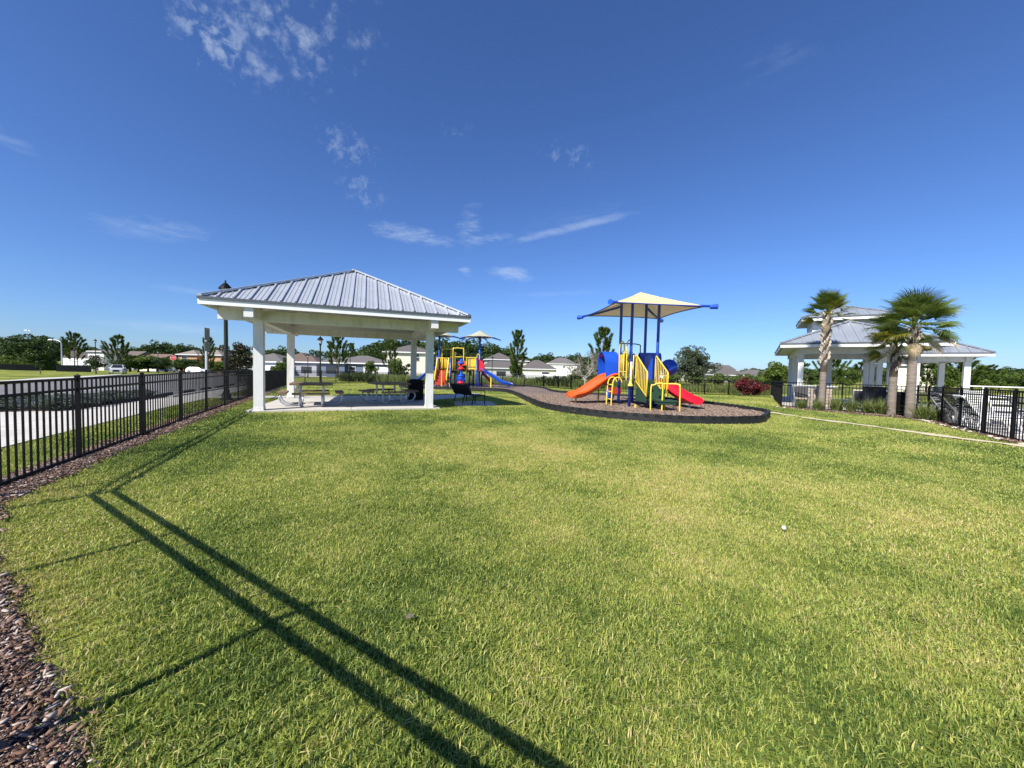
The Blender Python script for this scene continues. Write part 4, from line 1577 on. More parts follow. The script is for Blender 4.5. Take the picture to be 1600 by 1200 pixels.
def canopy_pt(k, u, v):
    """u: from apex to edge, v: along the edge"""
    a, b = Vector(corn[k]), Vector(corn[(k + 1) % 4])
    e = a.lerp(b, v)
    mid = Vector(((a.x + b.x) / 2, (a.y + b.y) / 2, a.z))
    inward = (Vector((apex.x, apex.y, a.z)) - mid).normalized()
    e = e + inward * (0.20 * 4 * v * (1 - v)) * 0.75
    e.z += 0.02 * 4 * v * (1 - v)
    p = apex.lerp(e, u)
    p.z -= 0.05 * sin(pi * u) * (4 * v * (1 - v)) + 0.03 * sin(pi * u)
    return p


for k in range(4):
    o = len(cv)
    for i in range(G + 1):
        for j in range(G + 1):
            cv.append(tuple(canopy_pt(k, i / G, j / G)))
    for i in range(G):
        for j in range(G):
            a = o + i * (G + 1) + j
            cf.append((a, a + G + 1, a + G + 2, a + 1))
mb = MB()
mb.v, mb.f = cv, cf
can = put('canopy', mb, M['canopy'], P1, smooth=True)
hem = MB()
for k in range(4):
    hem.tube([canopy_pt(k, 1.0, j / 12) - Vector((0, 0, 0.01)) for j in range(13)], 0.022, 6)
put('hem', hem, M['blue_metal'], can)
for k in range(4):
    c = Vector(corn[k])
    dirv = (Vector((c.x, c.y, 0)) - Vector((cc[0], cc[1], 0))).normalized()
    q = c + dirv * 0.34 - Vector((0, 0, 0.05))
    p = Vector((tall[[0, 1, 3, 2][k]][0], tall[[0, 1, 3, 2][k]][1], CAN_TOP - 0.50))
    sagm = p.lerp(q, 0.5) - Vector((0, 0, 0.03))
    st_ = put('canopy_strut', MB().tube([p, sagm, q], [0.045, 0.045, 0.045], 10), M['blue_metal'], P1, smooth=True)
    put('strut_cap', MB().tube([q - dirv * 0.22, q + dirv * 0.03], [0.07, 0.095], 12), M['blue_plastic'], st_)

# slides


def slide(parent, path, width, m, lanes=1, wall=0.17, name='slide', t=0.03):
    """moulded chute along a centre line: rim, wall, trough (and a divider when double)"""
    P = [Vector(p) for p in smooth_loop(path, 6, False)]
    if lanes == 1:
        sec = [(-0.5, 0.92), (-0.46, 1.0), (-0.41, 0.95), (-0.36, 0.45), (-0.27, 0.08), (0, 0.0), (0.27, 0.08), (0.36, 0.45), (0.41, 0.95), (0.46, 1.0), (0.5, 0.92)]
    else:
        sec = [(-0.5, 0.92), (-0.475, 1.0), (-0.44, 0.93), (-0.40, 0.35), (-0.32, 0.05), (-0.16, 0.04), (-0.07, 0.25), (-0.025, 0.62), (0.025, 0.62), (0.07, 0.25), (0.16, 0.04), (0.32, 0.05), (0.40, 0.35), (0.44, 0.93), (0.475, 1.0), (0.5, 0.92)]
    n = len(sec)
    mb = MB()
    for i, p in enumerate(P):
        d = (P[min(i + 1, len(P) - 1)] - P[max(i - 1, 0)]).normalized()
        s = Vector((d.y, -d.x, 0)).normalized()
        u = s.cross(d).normalized()
        if u.z < 0:
            u = -u
        k = i / (len(P) - 1)
        fl = wall * (1.0 if k < 0.85 else 1.0 - 0.55 * (k - 0.85) / 0.15)
        wd = width * (1.0 if k < 0.86 else 1 - 0.30 * ((k - 0.86) / 0.14) ** 2)
        for a, b in sec:
            mb.v.append(tuple(p + s * (a * wd) + u * (b * fl)))
        for a, b in sec[::-1]:
            mb.v.append(tuple(p + s * (a * wd * (1.0 if abs(a) > 0.42 else 1.06)) + u * (b * fl * 0.9 - t)))
    m2 = 2 * n
    for i in range(len(P) - 1):
        for k in range(m2):
            a, b = i * m2 + k, i * m2 + (k + 1) % m2
            mb.f.append((a, a + m2, b + m2, b))
    mb.f.append(tuple(range(m2)))
    mb.f.append(tuple((len(P) - 1) * m2 + k for k in range(m2))[::-1])
    return put(name, mb, m, parent, smooth=False)


def shade_smooth(o, deg=38):
    me = o.data
    me.polygons.foreach_set('use_smooth', [True] * len(me.polygons))
    try:
        me.set_sharp_from_angle(angle=radians(deg))
    except Exception:
        pass


s1 = slide(P1, [(-0.02, 1.55, DK + 0.0), (-0.35, 1.53, DK - 0.06), (-0.85, 1.48, 0.72), (-1.35, 1.43, 0.40), (-1.75, 1.40, 0.28), (-2.02, 1.37, 0.29)], 1.08, M['orange'], 2, 0.22)
shade_smooth(s1)
put('slide_leg', MB().tube([(-1.72, 1.40, 0.26), (-1.72, 1.40, -0.1)], 0.035, 8), M['yellow'], P1)
put('slide_leg', MB().tube([(-0.55, 1.98, 0.86), (-0.55, 1.98, -0.1)], 0.035, 8), M['yellow'], P1)
s2 = slide(P1, [(S + 0.02, 1.62, DK + 0.0), (S + 0.42, 1.55, DK - 0.06), (S + 0.80, 1.15, 0.84), (S + 1.03, 0.55, 0.54), (S + 1.16, 0.0, 0.33), (S + 1.22, -0.42, 0.24), (S + 1.26, -0.76, 0.24)], 0.74, M['red'], 1, 0.24)
shade_smooth(s2)
put('slide_leg', MB().tube([(S + 1.18, -0.40, 0.22), (S + 1.12, -0.40, -0.1)], 0.03, 8), M['galv'], P1)


# arched hoods over the slide tops
def hood(parent, base, dirx, diry, width, height, depth, m, flat=0.52):
    d = Vector((dirx, diry, 0)).normalized()
    s = Vector((-d.y, d.x, 0))
    sec = []
    for k in range(13):
        a = pi * k / 12
        sec.append((cos(a) * width / 2, height * flat + sin(a) * height * (1 - flat)))
    sec = [(width / 2, 0.0)] + sec + [(-width / 2, 0.0)]
    mb = MB()
    n = len(sec)
    for thick, dd in ((0, 0), (0, 1), (1, 1), (1, 0)):
        for a, z in sec:
            k = 1.0 - 0.085 * thick
            zz = z if z == 0 else z - 0.03 * thick
            dep = depth * dd * (1.0 - 0.12 * (1 - z / height))
            mb.v.append(tuple(Vector(base) + s * (a * k) + d * dep + Vector((0, 0, zz))))
    for r in range(4):
        r2 = (r + 1) % 4
        for k in range(n - 1):
            mb.f.append((r * n + k, r * n + k + 1, r2 * n + k + 1, r2 * n + k))
    o = put('hood', mb, m, parent)
    shade_smooth(o, 50)
    return o


hood(P1, (0.0, 1.60, DK), -1, 0.0, 0.98, 1.12, 0.62, M['blue_plastic'])
hood(P1, (S, 1.58, DK), 1, -0.25, 0.92, 1.12, 0.85, M['blue_plastic'])
put('bubble_panel', MB().lathe([(0.04, 0.0), (0.20, 0.02), (0.30, 0.10), (0.34, 0.2)], 16).mesh('bubble_panel', True), M['blue_plastic'], P1, (S + 0.98, 0.95, DK + 0.52), (pi / 2 + 0.1, 0, -0.35))
put('side_panel', MB().box((S, S / 2 + 0.18, DK + 0.48), (0.05, 0.62, 0.98)), M['blue_plastic'], P1)

# ladder with tall hand loops on the left face
lad = MB()
for yy in (0.28, 0.80):
    lad.tube(smooth_loop([(-0.62, yy, -0.1), (-0.60, yy, 0.5), (-0.56, yy, 0.98), (-0.44, yy, 1.14), (-0.28, yy, 1.12), (-0.20, yy, 0.95)], 5, False), 0.026, 8)
for zz in (0.28, 0.58, 0.86):
    lad.tube([(-0.60, 0.28, zz), (-0.60, 0.80, zz)], 0.022, 8)
put('ladder', lad, M['yellow'], P1, smooth=True)
for yy in (0.16, 0.88):
    lp = MB().tube(smooth_loop([(-0.08, yy, DK - 0.1), (-0.10, yy, DK + 0.8), (-0.09, yy, DK + 1.35), (0.0, yy, DK + 1.52), (0.09, yy, DK + 1.35), (0.10, yy, DK + 0.8), (0.09, yy, DK)], 5, False), 0.024, 8)
    for q in range(4):
        lp.tube([(-0.075 + 0.05 * q, yy, DK + 0.05), (-0.075 + 0.05 * q, yy, DK + 0.98)], 0.014, 6)
    put('hand_loop', lp, M['yellow'], P1, smooth=True)
put('rung', MB().tube([(-0.08, 0.16, DK + 0.28), (-0.08, 0.88, DK + 0.28)], 0.022, 8), M['yellow'], P1)

# blue-grey hoop behind
hp_ = MB()
for yy in (2 * S - 0.02,):
    hp_.tube(smooth_loop([(0.40, yy, DK), (0.40, yy, DK + 1.30), (0.46, yy, DK + 1.50), (0.65, yy, DK + 1.53), (1.28, yy, DK + 1.50), (1.36, yy, DK + 1.30), (1.36, yy, DK + 0.3)], 5, False), 0.026, 8)
    hp_.tube([(0.62, yy, DK), (0.62, yy, DK + 1.52)], 0.020, 8)
put('climber_hoop', hp_, M['sign_back'], P1, smooth=True)

# green steps and transfer platform in front, with railings either side
stp = MB()
stp.box((0.60, -0.18, 0.86), (0.72, 0.30, 0.05))
stp.box((0.60, -0.46, 0.62), (0.72, 0.30, 0.05))
stp.box((0.60, -0.74, 0.38), (0.72, 0.34, 0.05))
stp.box((0.60, -0.33, 0.73), (0.72, 0.03, 0.25)).box((0.60, -0.60, 0.49), (0.72, 0.03, 0.25)).box((0.60, -0.04, 0.97), (0.72, 0.03, 0.24))
stp.box((0.25, -0.44, 0.52), (0.03, 0.85, 0.5)).box((0.95, -0.44, 0.52), (0.03, 0.85, 0.5))
put('steps', stp, M['green_plastic'], P1)
plat = MB().box((0.80, -1.20, 0.38), (0.62, 0.60, 0.06)).box((0.80, -1.20, 0.31), (0.56, 0.54, 0.10))
put('transfer_platform', plat, M['green_plastic'], P1)
for xx in (0.21, 0.99):
    rl = MB()
    rl.tube(smooth_loop([(xx, -0.05, DK - 0.1), (xx, -0.04, DK + 0.80), (xx, -0.10, DK + 0.90)], 3, False) + [(xx, -0.98, 1.38), (xx, -1.0, 1.30), (xx, -1.0, 0.50), (xx, -0.06, DK - 0.08)], 0.024, 8)
    put('railing', rl, M['yellow'], P1, smooth=True)
    for q in range(7):
        y_ = -0.16 - q * 0.125
        zt = DK + 0.90 + (y_ + 0.10) * (0.62 / 0.88)
        zb = DK - 0.08 + (y_ + 0.06) * (0.52 / 0.94)
        put('baluster', MB().tube([(xx, y_, zb), (xx, y_, zt)], 0.013, 6), M['yellow'], P1)
h1 = MB().tube(smooth_loop([(0.22, -1.30, -0.1), (0.22, -1.28, 0.84), (0.30, -1.30, 0.93), (0.42, -1.34, 0.99), (0.54, -1.40, 1.0), (0.58, -1.42, 0.90), (0.56, -1.44, -0.1)], 4, False), 0.026, 8)
put('hand_hoop', h1, M['yellow'], P1, smooth=True)
h2 = MB().tube(smooth_loop([(0.50, -1.02, 0.95), (0.62, -1.05, 0.97), (1.02, -1.40, 0.99), (1.12, -1.52, 0.96), (1.14, -1.55, 0.86), (1.14, -1.58, -0.1)], 4, False), 0.026, 8)
put('hand_hoop', h2, M['yellow'], P1, smooth=True)
put('platform_leg', MB().tube([(0.92, -0.96, 0.3), (0.92, -0.96, -0.1)], 0.03, 8), M['yellow'], P1)
put('platform_leg', MB().tube([(0.06, -0.42, 0.16), (0.06, -0.42, -0.1)], 0.035, 8), M['yellow'], P1)
# front left railing panel between post and steps
fr_ = MB()
fr_.tube([(0.10, -0.04, DK - 0.12), (0.10, -0.04, DK + 0.92), (0.20, -0.06, DK + 0.92)], 0.022, 8)
fr_.tube(smooth_loop([(0.08, -0.02, DK + 0.50), (0.02, -0.10, DK + 0.40), (0.0, -0.12, DK + 0.2), (0.0, -0.12, DK - 0.2)], 4, False), 0.022, 8)
put('hand_rail', fr_, M['yellow'], P1, smooth=True)
# plate on the front post and the yellow talk horn
put('rules_plate', MB().box((-0.0, -0.066, DK + 0.37), (0.085, 0.012, 0.60)), M['vinyl_white'], P1)
put('talk_horn', MB().lathe([(0.11, 0.0), (0.10, 0.02), (0.05, 0.14), (0.03, 0.26), (0.025, 0.34)], 12, (-0.03, -0.12, DK - 0.26)).mesh('talk_horn', True), M['yellow'], P1)
# red seat and blue wheel under the deck
put('play_seat', MB().box((-0.15, 1.25, 0.58), (0.50, 0.40, 0.26)), M['rust_red'], P1)
put('play_wheel', MB().lathe([(0.04, -0.04), (0.20, -0.05), (0.24, 0.0), (0.20, 0.05), (0.04, 0.04)], 14).mesh('play_wheel', True), M['blue_plastic'], P1, (-0.35, 1.15, 0.42), (pi / 2 - 0.3, 0, 0.4))
put('under_panel', MB().box((S - 0.02, 0.1, 0.50), (0.30, 0.05, 0.9)), M['blue_metal'], P1)

# ------------------------------------------------------------------ rear play structure
Y2 = 30.6
X0 = -4.2                                    # near px 720
P2 = thing('play_structure', 'rear play structure with round shade canopies, yellow panels and blue slides', 'play structure', X0, Y2, 0.0, z=tz(X0, Y2) + 0.08)
D2 = 1.42



# numbers below are metres from the structure's base
posts2 = [(-2.20, 0.6, 2.45), (-0.85, -0.35, 2.3), (-0.62, 0.55, 2.3), (0.62, 0.35, 2.35), (0.85, 1.25, 2.3), (1.28, -0.25, 2.3), (1.62, 0.85, 2.3), (-1.35, 1.4, 2.3), (1.1, 1.9, 2.3), (-0.2, 1.7, 2.3)]
for x, y, z in posts2:
    put('post', MB().tube([(x, y, -0.1), (x, y, z)], 0.065, 10), M['blue_metal'], P2, smooth=True)
    put('post_cap', MB().lathe([(0.075, z - 0.02), (0.07, z + 0.04), (0.02, z + 0.08)], 10, (x, y, 0)), M['blue_metal'], P2)
for x, y, w, d in ((-0.1, 0.6, 1.5, 1.8), (1.15, 0.4, 1.0, 1.3), (-1.55, 0.9, 1.3, 1.1)):
    put('deck', MB().box((x, y, D2 - 0.03), (w, d, 0.09)), M['brown_deck'], P2)


def umbrella(x, y, top, r, parent):
    pst = put('canopy_post', MB().tube([(x, y, -0.1), (x, y, top - 0.1)], 0.085, 12), M['blue_metal'], parent, smooth=True)
    mb = MB()
    n, g = 6, 6
    for k in range(n):
        a0, a1 = 2 * pi * k / n + 0.25, 2 * pi * (k + 1) / n + 0.25
        o = len(mb.v)
        for i in range(g + 1):
            for j in range(g + 1):
                u, v = i / g, j / g
                e = Vector((cos(a0) * (1 - v) + cos(a1) * v, sin(a0) * (1 - v) + sin(a1) * v, 0)) * r * (1 - 0.10 * 4 * v * (1 - v))
                z = top - 0.62 * u ** 0.9 + 0.06 * u * 4 * v * (1 - v) - 0.05 * sin(pi * u)
                mb.v.append((x + e.x * u, y + e.y * u, z))
        for i in range(g):
            for j in range(g):
                a = o + i * (g + 1) + j
                mb.f.append((a, a + g + 1, a + g + 2, a + 1))
    put('canopy', mb, M['canopy_pale'], parent, smooth=False)
    for k in range(n):
        a = 2 * pi * k / n + 0.25
        rb = MB().tube([(x, y, top - 0.62), (x + cos(a) * r * 0.55, y + sin(a) * r * 0.55, top - 0.52), (x + cos(a) * r * 1.16, y + sin(a) * r * 1.16, top - 0.74)], [0.04, 0.04, 0.05], 8)
        put('canopy_rib', rb, M['blue_metal'], parent)


umbrella(1.42, 0.55, 4.75, 1.55, P2)
umbrella(-2.05, 0.9, 4.80, 1.75, P2)

# left climber: two slanting yellow sides with a red stepped wall between
for x in (-2.05, -1.10):
    poly = [(x, -0.1, D2 + 0.98), (x, 0.22, D2 + 0.98), (x, 0.22, D2 - 0.1), (x, -1.02, 0.55), (x, -1.02, 0.85), (x, -0.35, D2 + 0.45)]
    put('climber_side', MB().extrude(poly, (0.06, 0, 0)), M['yellow_plastic'], P2)
cw = MB()
for k in range(5):
    cw.box((-1.56, -0.12 - k * 0.19, D2 - 0.18 - k * 0.24), (0.86, 0.22, 0.22))
put('climber_steps', cw, M['rust_red'], P2)
put('climber_leg', MB().tube([(-1.42, -1.15, 1.35), (-1.42, -1.15, -0.1)], 0.04, 8), M['yellow'], P2)
br = MB()
for k in range(6):
    br.tube([(-1.95 + k * 0.17, 0.18, D2), (-1.95 + k * 0.17, 0.18, D2 + 0.95)], 0.022, 6)
br.tube([(-2.0, 0.18, D2 + 0.95), (-1.0, 0.18, D2 + 0.95)], 0.03, 6)
br.tube(smooth_loop([(-1.80, 0.9, D2), (-1.80, 0.9, D2 + 1.6), (-1.70, 0.9, D2 + 1.72), (-1.15, 0.9, D2 + 1.72), (-1.05, 0.9, D2 + 1.6), (-1.05, 0.9, D2)], 3, False), 0.03, 6)
put('barrier', br, M['yellow'], P2, smooth=True)
# ladder arch
ar = MB()
ar.tube(smooth_loop([(-0.66, -0.40, 0.0 + D2 - 0.1), (-0.66, -0.40, D2 + 1.6), (-0.56, -0.40, D2 + 1.75), (0.10, -0.40, D2 + 1.75), (0.20, -0.40, D2 + 1.6), (0.20, -0.40, D2 + 0.4)], 3, False), 0.036, 8)
ar.tube(smooth_loop([(-0.54, -0.25, D2 - 0.1), (-0.54, -0.25, D2 + 1.45)], 3, False), 0.036, 8)
ar.tube([(-0.54, -0.3, D2 + 1.05), (0.40, -0.3, D2 + 1.05)], 0.030, 6)
put('arch_rail', ar, M['yellow'], P2, smooth=True)
ld2 = MB()
for x in (-1.22, -0.98):
    ld2.tube([(x + 0.1, -0.62, -0.1), (x + 0.1, -0.62, D2)], 0.026, 6)
for z in (0.3, 0.6, 0.9, 1.2):
    ld2.tube([(-1.12, -0.62, z), (-0.88, -0.62, z)], 0.02, 6)
put('ladder', ld2, M['yellow'], P2)
# spinner column: blue and red cones
sp = MB()
sp.tube([(0.03, -0.55, -0.1), (0.03, -0.55, 2.0)], 0.07, 10)
put('spinner_post', sp, M['blue_metal'], P2)
for z, mm in ((1.95, 'blue_plastic'), (1.50, 'red'), (0.92, 'blue_plastic'), (0.36, 'red')):
    put('spinner_cone', MB().lathe([(0.05, z - 0.14), (0.30, z), (0.29, z + 0.05), (0.12, z + 0.12), (0.08, z + 0.36)], 14, (0.03, -0.55, 0)).mesh('spinner_cone', True), M[mm], P2)
put('spinner_body', MB().lathe([(0.2, 0.62), (0.24, 0.66), (0.24, 0.88), (0.2, 0.92)], 12, (0.03, -0.55, 0)), M['blue_plastic'], P2)
put('panel_blue', MB().box((-0.05, 0.1, 0.72), (0.7, 0.08, 0.75)), M['blue_plastic'], P2)
# yellow barrier of bars
yb = MB()
yb.tube([(0.45, -0.30, D2 + 0.08), (1.30, -0.30, D2 + 0.08)], 0.035, 6).tube([(0.45, -0.30, D2 + 1.02), (1.30, -0.30, D2 + 1.02)], 0.035, 6)
yb.tube([(0.43, -0.30, D2 - 0.1), (0.43, -0.30, D2 + 1.05)], 0.035, 6).tube([(1.16, -0.30, D2 - 0.1), (1.16, -0.30, D2 + 1.05)], 0.035, 6)
for k in range(5):
    yb.tube([(0.56 + k * 0.125, -0.30, D2 + 0.1), (0.56 + k * 0.125, -0.30, D2 + 1.0)], 0.018, 6)
put('barrier', yb, M['yellow'], P2)
put('barrier_panel', MB().box((0.82, 0.95, D2 + 0.52), (0.75, 0.04, 0.8)), M['yellow_plastic'], P2)
put('barrier_panel', MB().box((-1.55, 1.3, D2 + 0.5), (0.75, 0.04, 0.8)), M['yellow_plastic'], P2)
put('panel_orange', MB().box((-0.15, 1.35, D2 + 0.55), (0.7, 0.05, 0.35)), M['orange'], P2)
# right slide with red side panels
for y in (-0.12, 0.55):
    rp = [(1.34, y, D2 + 0.98), (1.66, y, D2 + 0.78), (1.86, y, D2 + 0.40), (1.84, y, D2 - 0.05), (1.34, y, D2 - 0.2)]
    put('slide_side', MB().extrude(rp, (0, 0.05, 0)), M['red'], P2)
put('hand_loop', MB().tube(smooth_loop([(1.28, -0.2, D2 + 0.7), (1.28, -0.2, D2 + 1.2), (1.38, -0.2, D2 + 1.32), (1.48, -0.2, D2 + 1.2), (1.48, -0.2, D2 + 0.9)], 3, False), 0.03, 6), M['yellow'], P2)
s3 = slide(P2, [(1.42, 0.2, D2), (1.70, 0.2, D2 - 0.10), (2.45, 0.12, 0.95), (3.15, 0.05, 0.48), (3.65, 0.0, 0.30), (4.25, -0.05, 0.27)], 0.66, M['blue_plastic'], 1, 0.22)
shade_smooth(s3)
put('slide_leg', MB().tube([(3.95, 0, 0.28), (3.95, 0, -0.1)], 0.04, 8), M['blue_metal'], P2)
put('slide_leg', MB().tube([(2.45, 0.1, 0.9), (2.45, 0.1, -0.1)], 0.06, 8), M['yellow'], P2)
put('climb_wall', MB().extrude([(1.7, 0.9, D2 - 0.1), (2.7, 0.9, 0.25), (2.5, 0.9, 0.2), (1.6, 0.9, D2 - 0.35)], (0, 0.6, 0)), M['rust_red'], P2)
s4 = slide(P2, [(-2.25, 0.9, D2), (-2.55, 0.85, D2 - 0.10), (-3.05, 0.75, 0.95), (-3.55, 0.65, 0.52), (-3.95, 0.6, 0.32), (-4.35, 0.55, 0.28)], 0.66, M['blue_plastic'], 1, 0.22)
shade_smooth(s4)
put('slide_leg', MB().tube([(-4.1, 0.6, 0.28), (-4.1, 0.6, -0.1)], 0.04, 8), M['blue_metal'], P2)


# ------------------------------------------------------------------ pool pavilion with cupola
PB_A = radians(-34.0)
PBX, PBY = 13.9, 19.2


def PB(a, b):
    return (PBX + a * cos(PB_A) - b * sin(PB_A), PBY + a * sin(PB_A) + b * cos(PB_A))


pp = thing('pool_pavilion', 'large white pool pavilion with grey metal hip roof and raised cupola behind the palms', 'pavilion', PBX, PBY, PB_A, z=-0.10)
PWW, PLL = 6.0, 10.0
EZ = 3.22
hip_roof(pp, PWW, PLL, EZ, 0.44, M['metal_roof_far'], 0.42, fascia=0.17)
for b in (0.9, 5.0, 9.1):
    for a in (0.9, 5.1):
        put('column', MB().box((a, b, 1.36), (0.23, 0.23, 2.72)), M['shaded_white'], pp)
for a, b in ((3.0, 9.1),):
    put('column', MB().box((a, b, 1.36), (0.25, 0.25, 2.72)), M['shaded_white'], pp)
for b in (0.9, 9.1):
    put('beam', MB().box((3.0, b, 2.90), (4.6, 0.22, 0.36)), M['shaded_white'], pp)
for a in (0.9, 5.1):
    put('beam', MB().box((a, 5.0, 2.905), (0.224, 8.6, 0.35)), M['shaded_white'], pp)
put('ceiling', MB().box((3.0, 5.0, 3.10), (5.7, 9.7, 0.04)), M['shaded_white'], pp)
# cupola: low walls with louvred vents under a small hip roof
cu = MB().box((3.0, 4.95, 4.22), (3.0, 3.0, 1.15))
cup = put('cupola', cu, M['shaded_white'], pp)
for k in range(4):
    a = k * pi / 2
    for q in (-0.72, 0.72):
        cx, cy = 3.0 + q * cos(a) + 1.515 * sin(a), 4.95 + q * sin(a) - 1.515 * cos(a)
        put('vent', MB().box((cx, cy, 4.56), (1.15, 0.03, 0.26), a), M['soffit'], cup)
hip_roof(pp, 4.0, 4.0, 4.86, 0.40, M['metal_roof_far'], 0.42, ox=1.0, oy=2.95, fascia=0.15)

# smaller pavilion to its right
e1 = Vector((cos(PB_A), sin(PB_A)))
e2 = Vector((-sin(PB_A), cos(PB_A)))
c3 = Vector((26.9, 20.7)) - e1 * 5.2
sp3 = thing('shade_pavilion', 'smaller white pavilion with grey hip roof at the right of the large pool pavilion', 'pavilion', c3.x, c3.y, PB_A, z=-0.2)
hip_roof(sp3, 5.2, 5.2, 3.22, 0.55, M['metal_roof_far'], 0.42, fascia=0.17)
for a in (0.75, 4.45):
    for b in (0.75, 4.45):
        put('column', MB().box((a, b, 1.36), (0.26, 0.26, 2.72)), M['shaded_white'], sp3)
    put('beam', MB().box((a, 2.6, 2.905), (0.224, 4.1, 0.35)), M['shaded_white'], sp3)
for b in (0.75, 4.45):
    put('beam', MB().box((2.6, b, 2.90), (4.1, 0.22, 0.36)), M['shaded_white'], sp3)

# serving counter with stone pier
sx, sy = 15.15, 18.7
sc_ = thing('stone_counter', 'counter with white top on a stacked stone pier at the pavilion corner column', 'counter', sx, sy, PB_A, z=-0.05)
put('countertop', MB().box((0.1, 0, 1.0), (1.75, 0.70, 0.07)), M['white_trim'], sc_)
put('pier', MB().box((0.1, 0, 0.48), (1.42, 0.46, 0.96)), M['mortar'], sc_)
r_ = random.Random(5)
for row in range(6):
    x = -0.62
    while x < 0.78:
        w = r_.uniform(0.16, 0.34)
        w = min(w, 0.82 - x)
        if w > 0.06:
            put('stone', MB().box((x + w / 2 - 0.0, -0.235 - r_.uniform(0, 0.02), 0.085 + row * 0.157), (w - 0.015, 0.06, 0.142), r_.uniform(-0.03, 0.03)), M['stone'], sc_)
        x += w


# ------------------------------------------------------------------ pool furniture
def sling_chair(label, x, y, rz, first=None):
    if first is not None:
        return copy_tree(first, x, y, rz, label)
    t = thing('pool_chair', label, 'chair', x, y, rz, 'metal framed chairs on the pool deck', z=0.02)
    fr = MB()
    for s in (-0.28, 0.28):
        fr.tube(smooth_loop([(s, 0.30, 0.0), (s, 0.32, 0.38), (s, 0.26, 0.43), (s, -0.22, 0.40), (s, -0.42, 0.92)], 4, False), 0.016, 6)
        fr.tube(smooth_loop([(s * 1.12, 0.32, 0.36), (s * 1.14, 0.28, 0.64), (s * 1.12, -0.30, 0.66), (s, -0.34, 0.70)], 4, False), 0.018, 6)
        fr.tube([(s, -0.20, 0.40), (s, -0.36, 0.0)], 0.016, 6)
    fr.tube([(-0.28, -0.42, 0.92), (0.28, -0.42, 0.92)], 0.016, 6)
    put('frame', fr, M['galv'], t)
    put('seat', MB().add([(-0.27, 0.26, 0.43), (0.27, 0.26, 0.43), (0.27, -0.22, 0.40), (-0.27, -0.22, 0.40), (-0.27, 0.26, 0.415), (0.27, 0.26, 0.415), (0.27, -0.22, 0.385), (-0.27, -0.22, 0.385)],
                         [(0, 1, 2, 3), (7, 6, 5, 4), (0, 4, 5, 1), (1, 5, 6, 2), (2, 6, 7, 3), (3, 7, 4, 0)]), M['sling_black'], t)
    put('backrest', MB().extrude([(-0.27, -0.22, 0.41), (0.27, -0.22, 0.41), (0.27, -0.42, 0.91), (-0.27, -0.42, 0.91)], (0, 0.02, 0.008)), M['sling_black'], t)
    return t


ch0 = sling_chair('metal chair with black sling left of the stone counter, inside the fence corner', 13.95, 17.75, 2.6)
sling_chair('black sling chair right of the stone counter, its back to the lawn', 16.45, 17.35, 2.4, ch0)
sling_chair('black sling chair pushed to the dark dining table, left one facing the lawn', 17.2, 17.5, 0.6, ch0)
sling_chair('metal armed chair between the black cabinet and the middle palm trunk', 16.25, 15.75, 0.9, ch0)
sling_chair('metal armed chair leaning sideways just left of the middle palm trunk', 16.6, 15.45, -1.2, ch0)
sling_chair('chair turned side-on behind the dark dining table under the pavilion roof', 18.2, 18.2, 1.9, ch0)

for lab, x, y, w, d in (('long dark dining table under the pool pavilion between the left palm and the cabinet', 17.75, 17.6, 1.9, 0.9), ('dark table just left of the middle palm under the pavilion edge', 17.6, 15.9, 1.4, 0.8)):
    t = thing('dining_table', lab, 'table', x, y, PB_A, 'dark tables under the pool pavilion', z=0.0)
    put('tabletop', MB().box((0, 0, 0.75), (w, d, 0.04)), M['sling_black'], t)
    for a in (-1, 1):
        for b in (-1, 1):
            put('leg', MB().box((a * (w / 2 - 0.08), b * (d / 2 - 0.08), 0.365), (0.05, 0.05, 0.73)), M['sling_black'], t)
cb = thing('towel_cabinet', 'upright black cabinet with a lid behind the fence between two chairs', 'cabinet', 16.05, 16.35, PB_A, z=0.0)
put('body', MB().box((0, 0, 0.50), (0.66, 0.55, 1.0)), M['sling_black'], cb)
put('lid', MB().box((0, 0, 1.02), (0.72, 0.60, 0.05)), M['black_metal'], cb)
pbn = thing('litter_bin', 'round black litter bin standing between the two close palm trunks', 'trash bin', 15.78, 14.95, 0.0, z=0.0)
put('body', MB().lathe([(0.20, 0.0), (0.23, 0.05), (0.25, 0.75)], 16), M['black_metal'], pbn)
put('lid', MB().lathe([(0.27, 0.74), (0.27, 0.80), (0.20, 0.88), (0.08, 0.90)], 16), M['black_metal'], pbn)


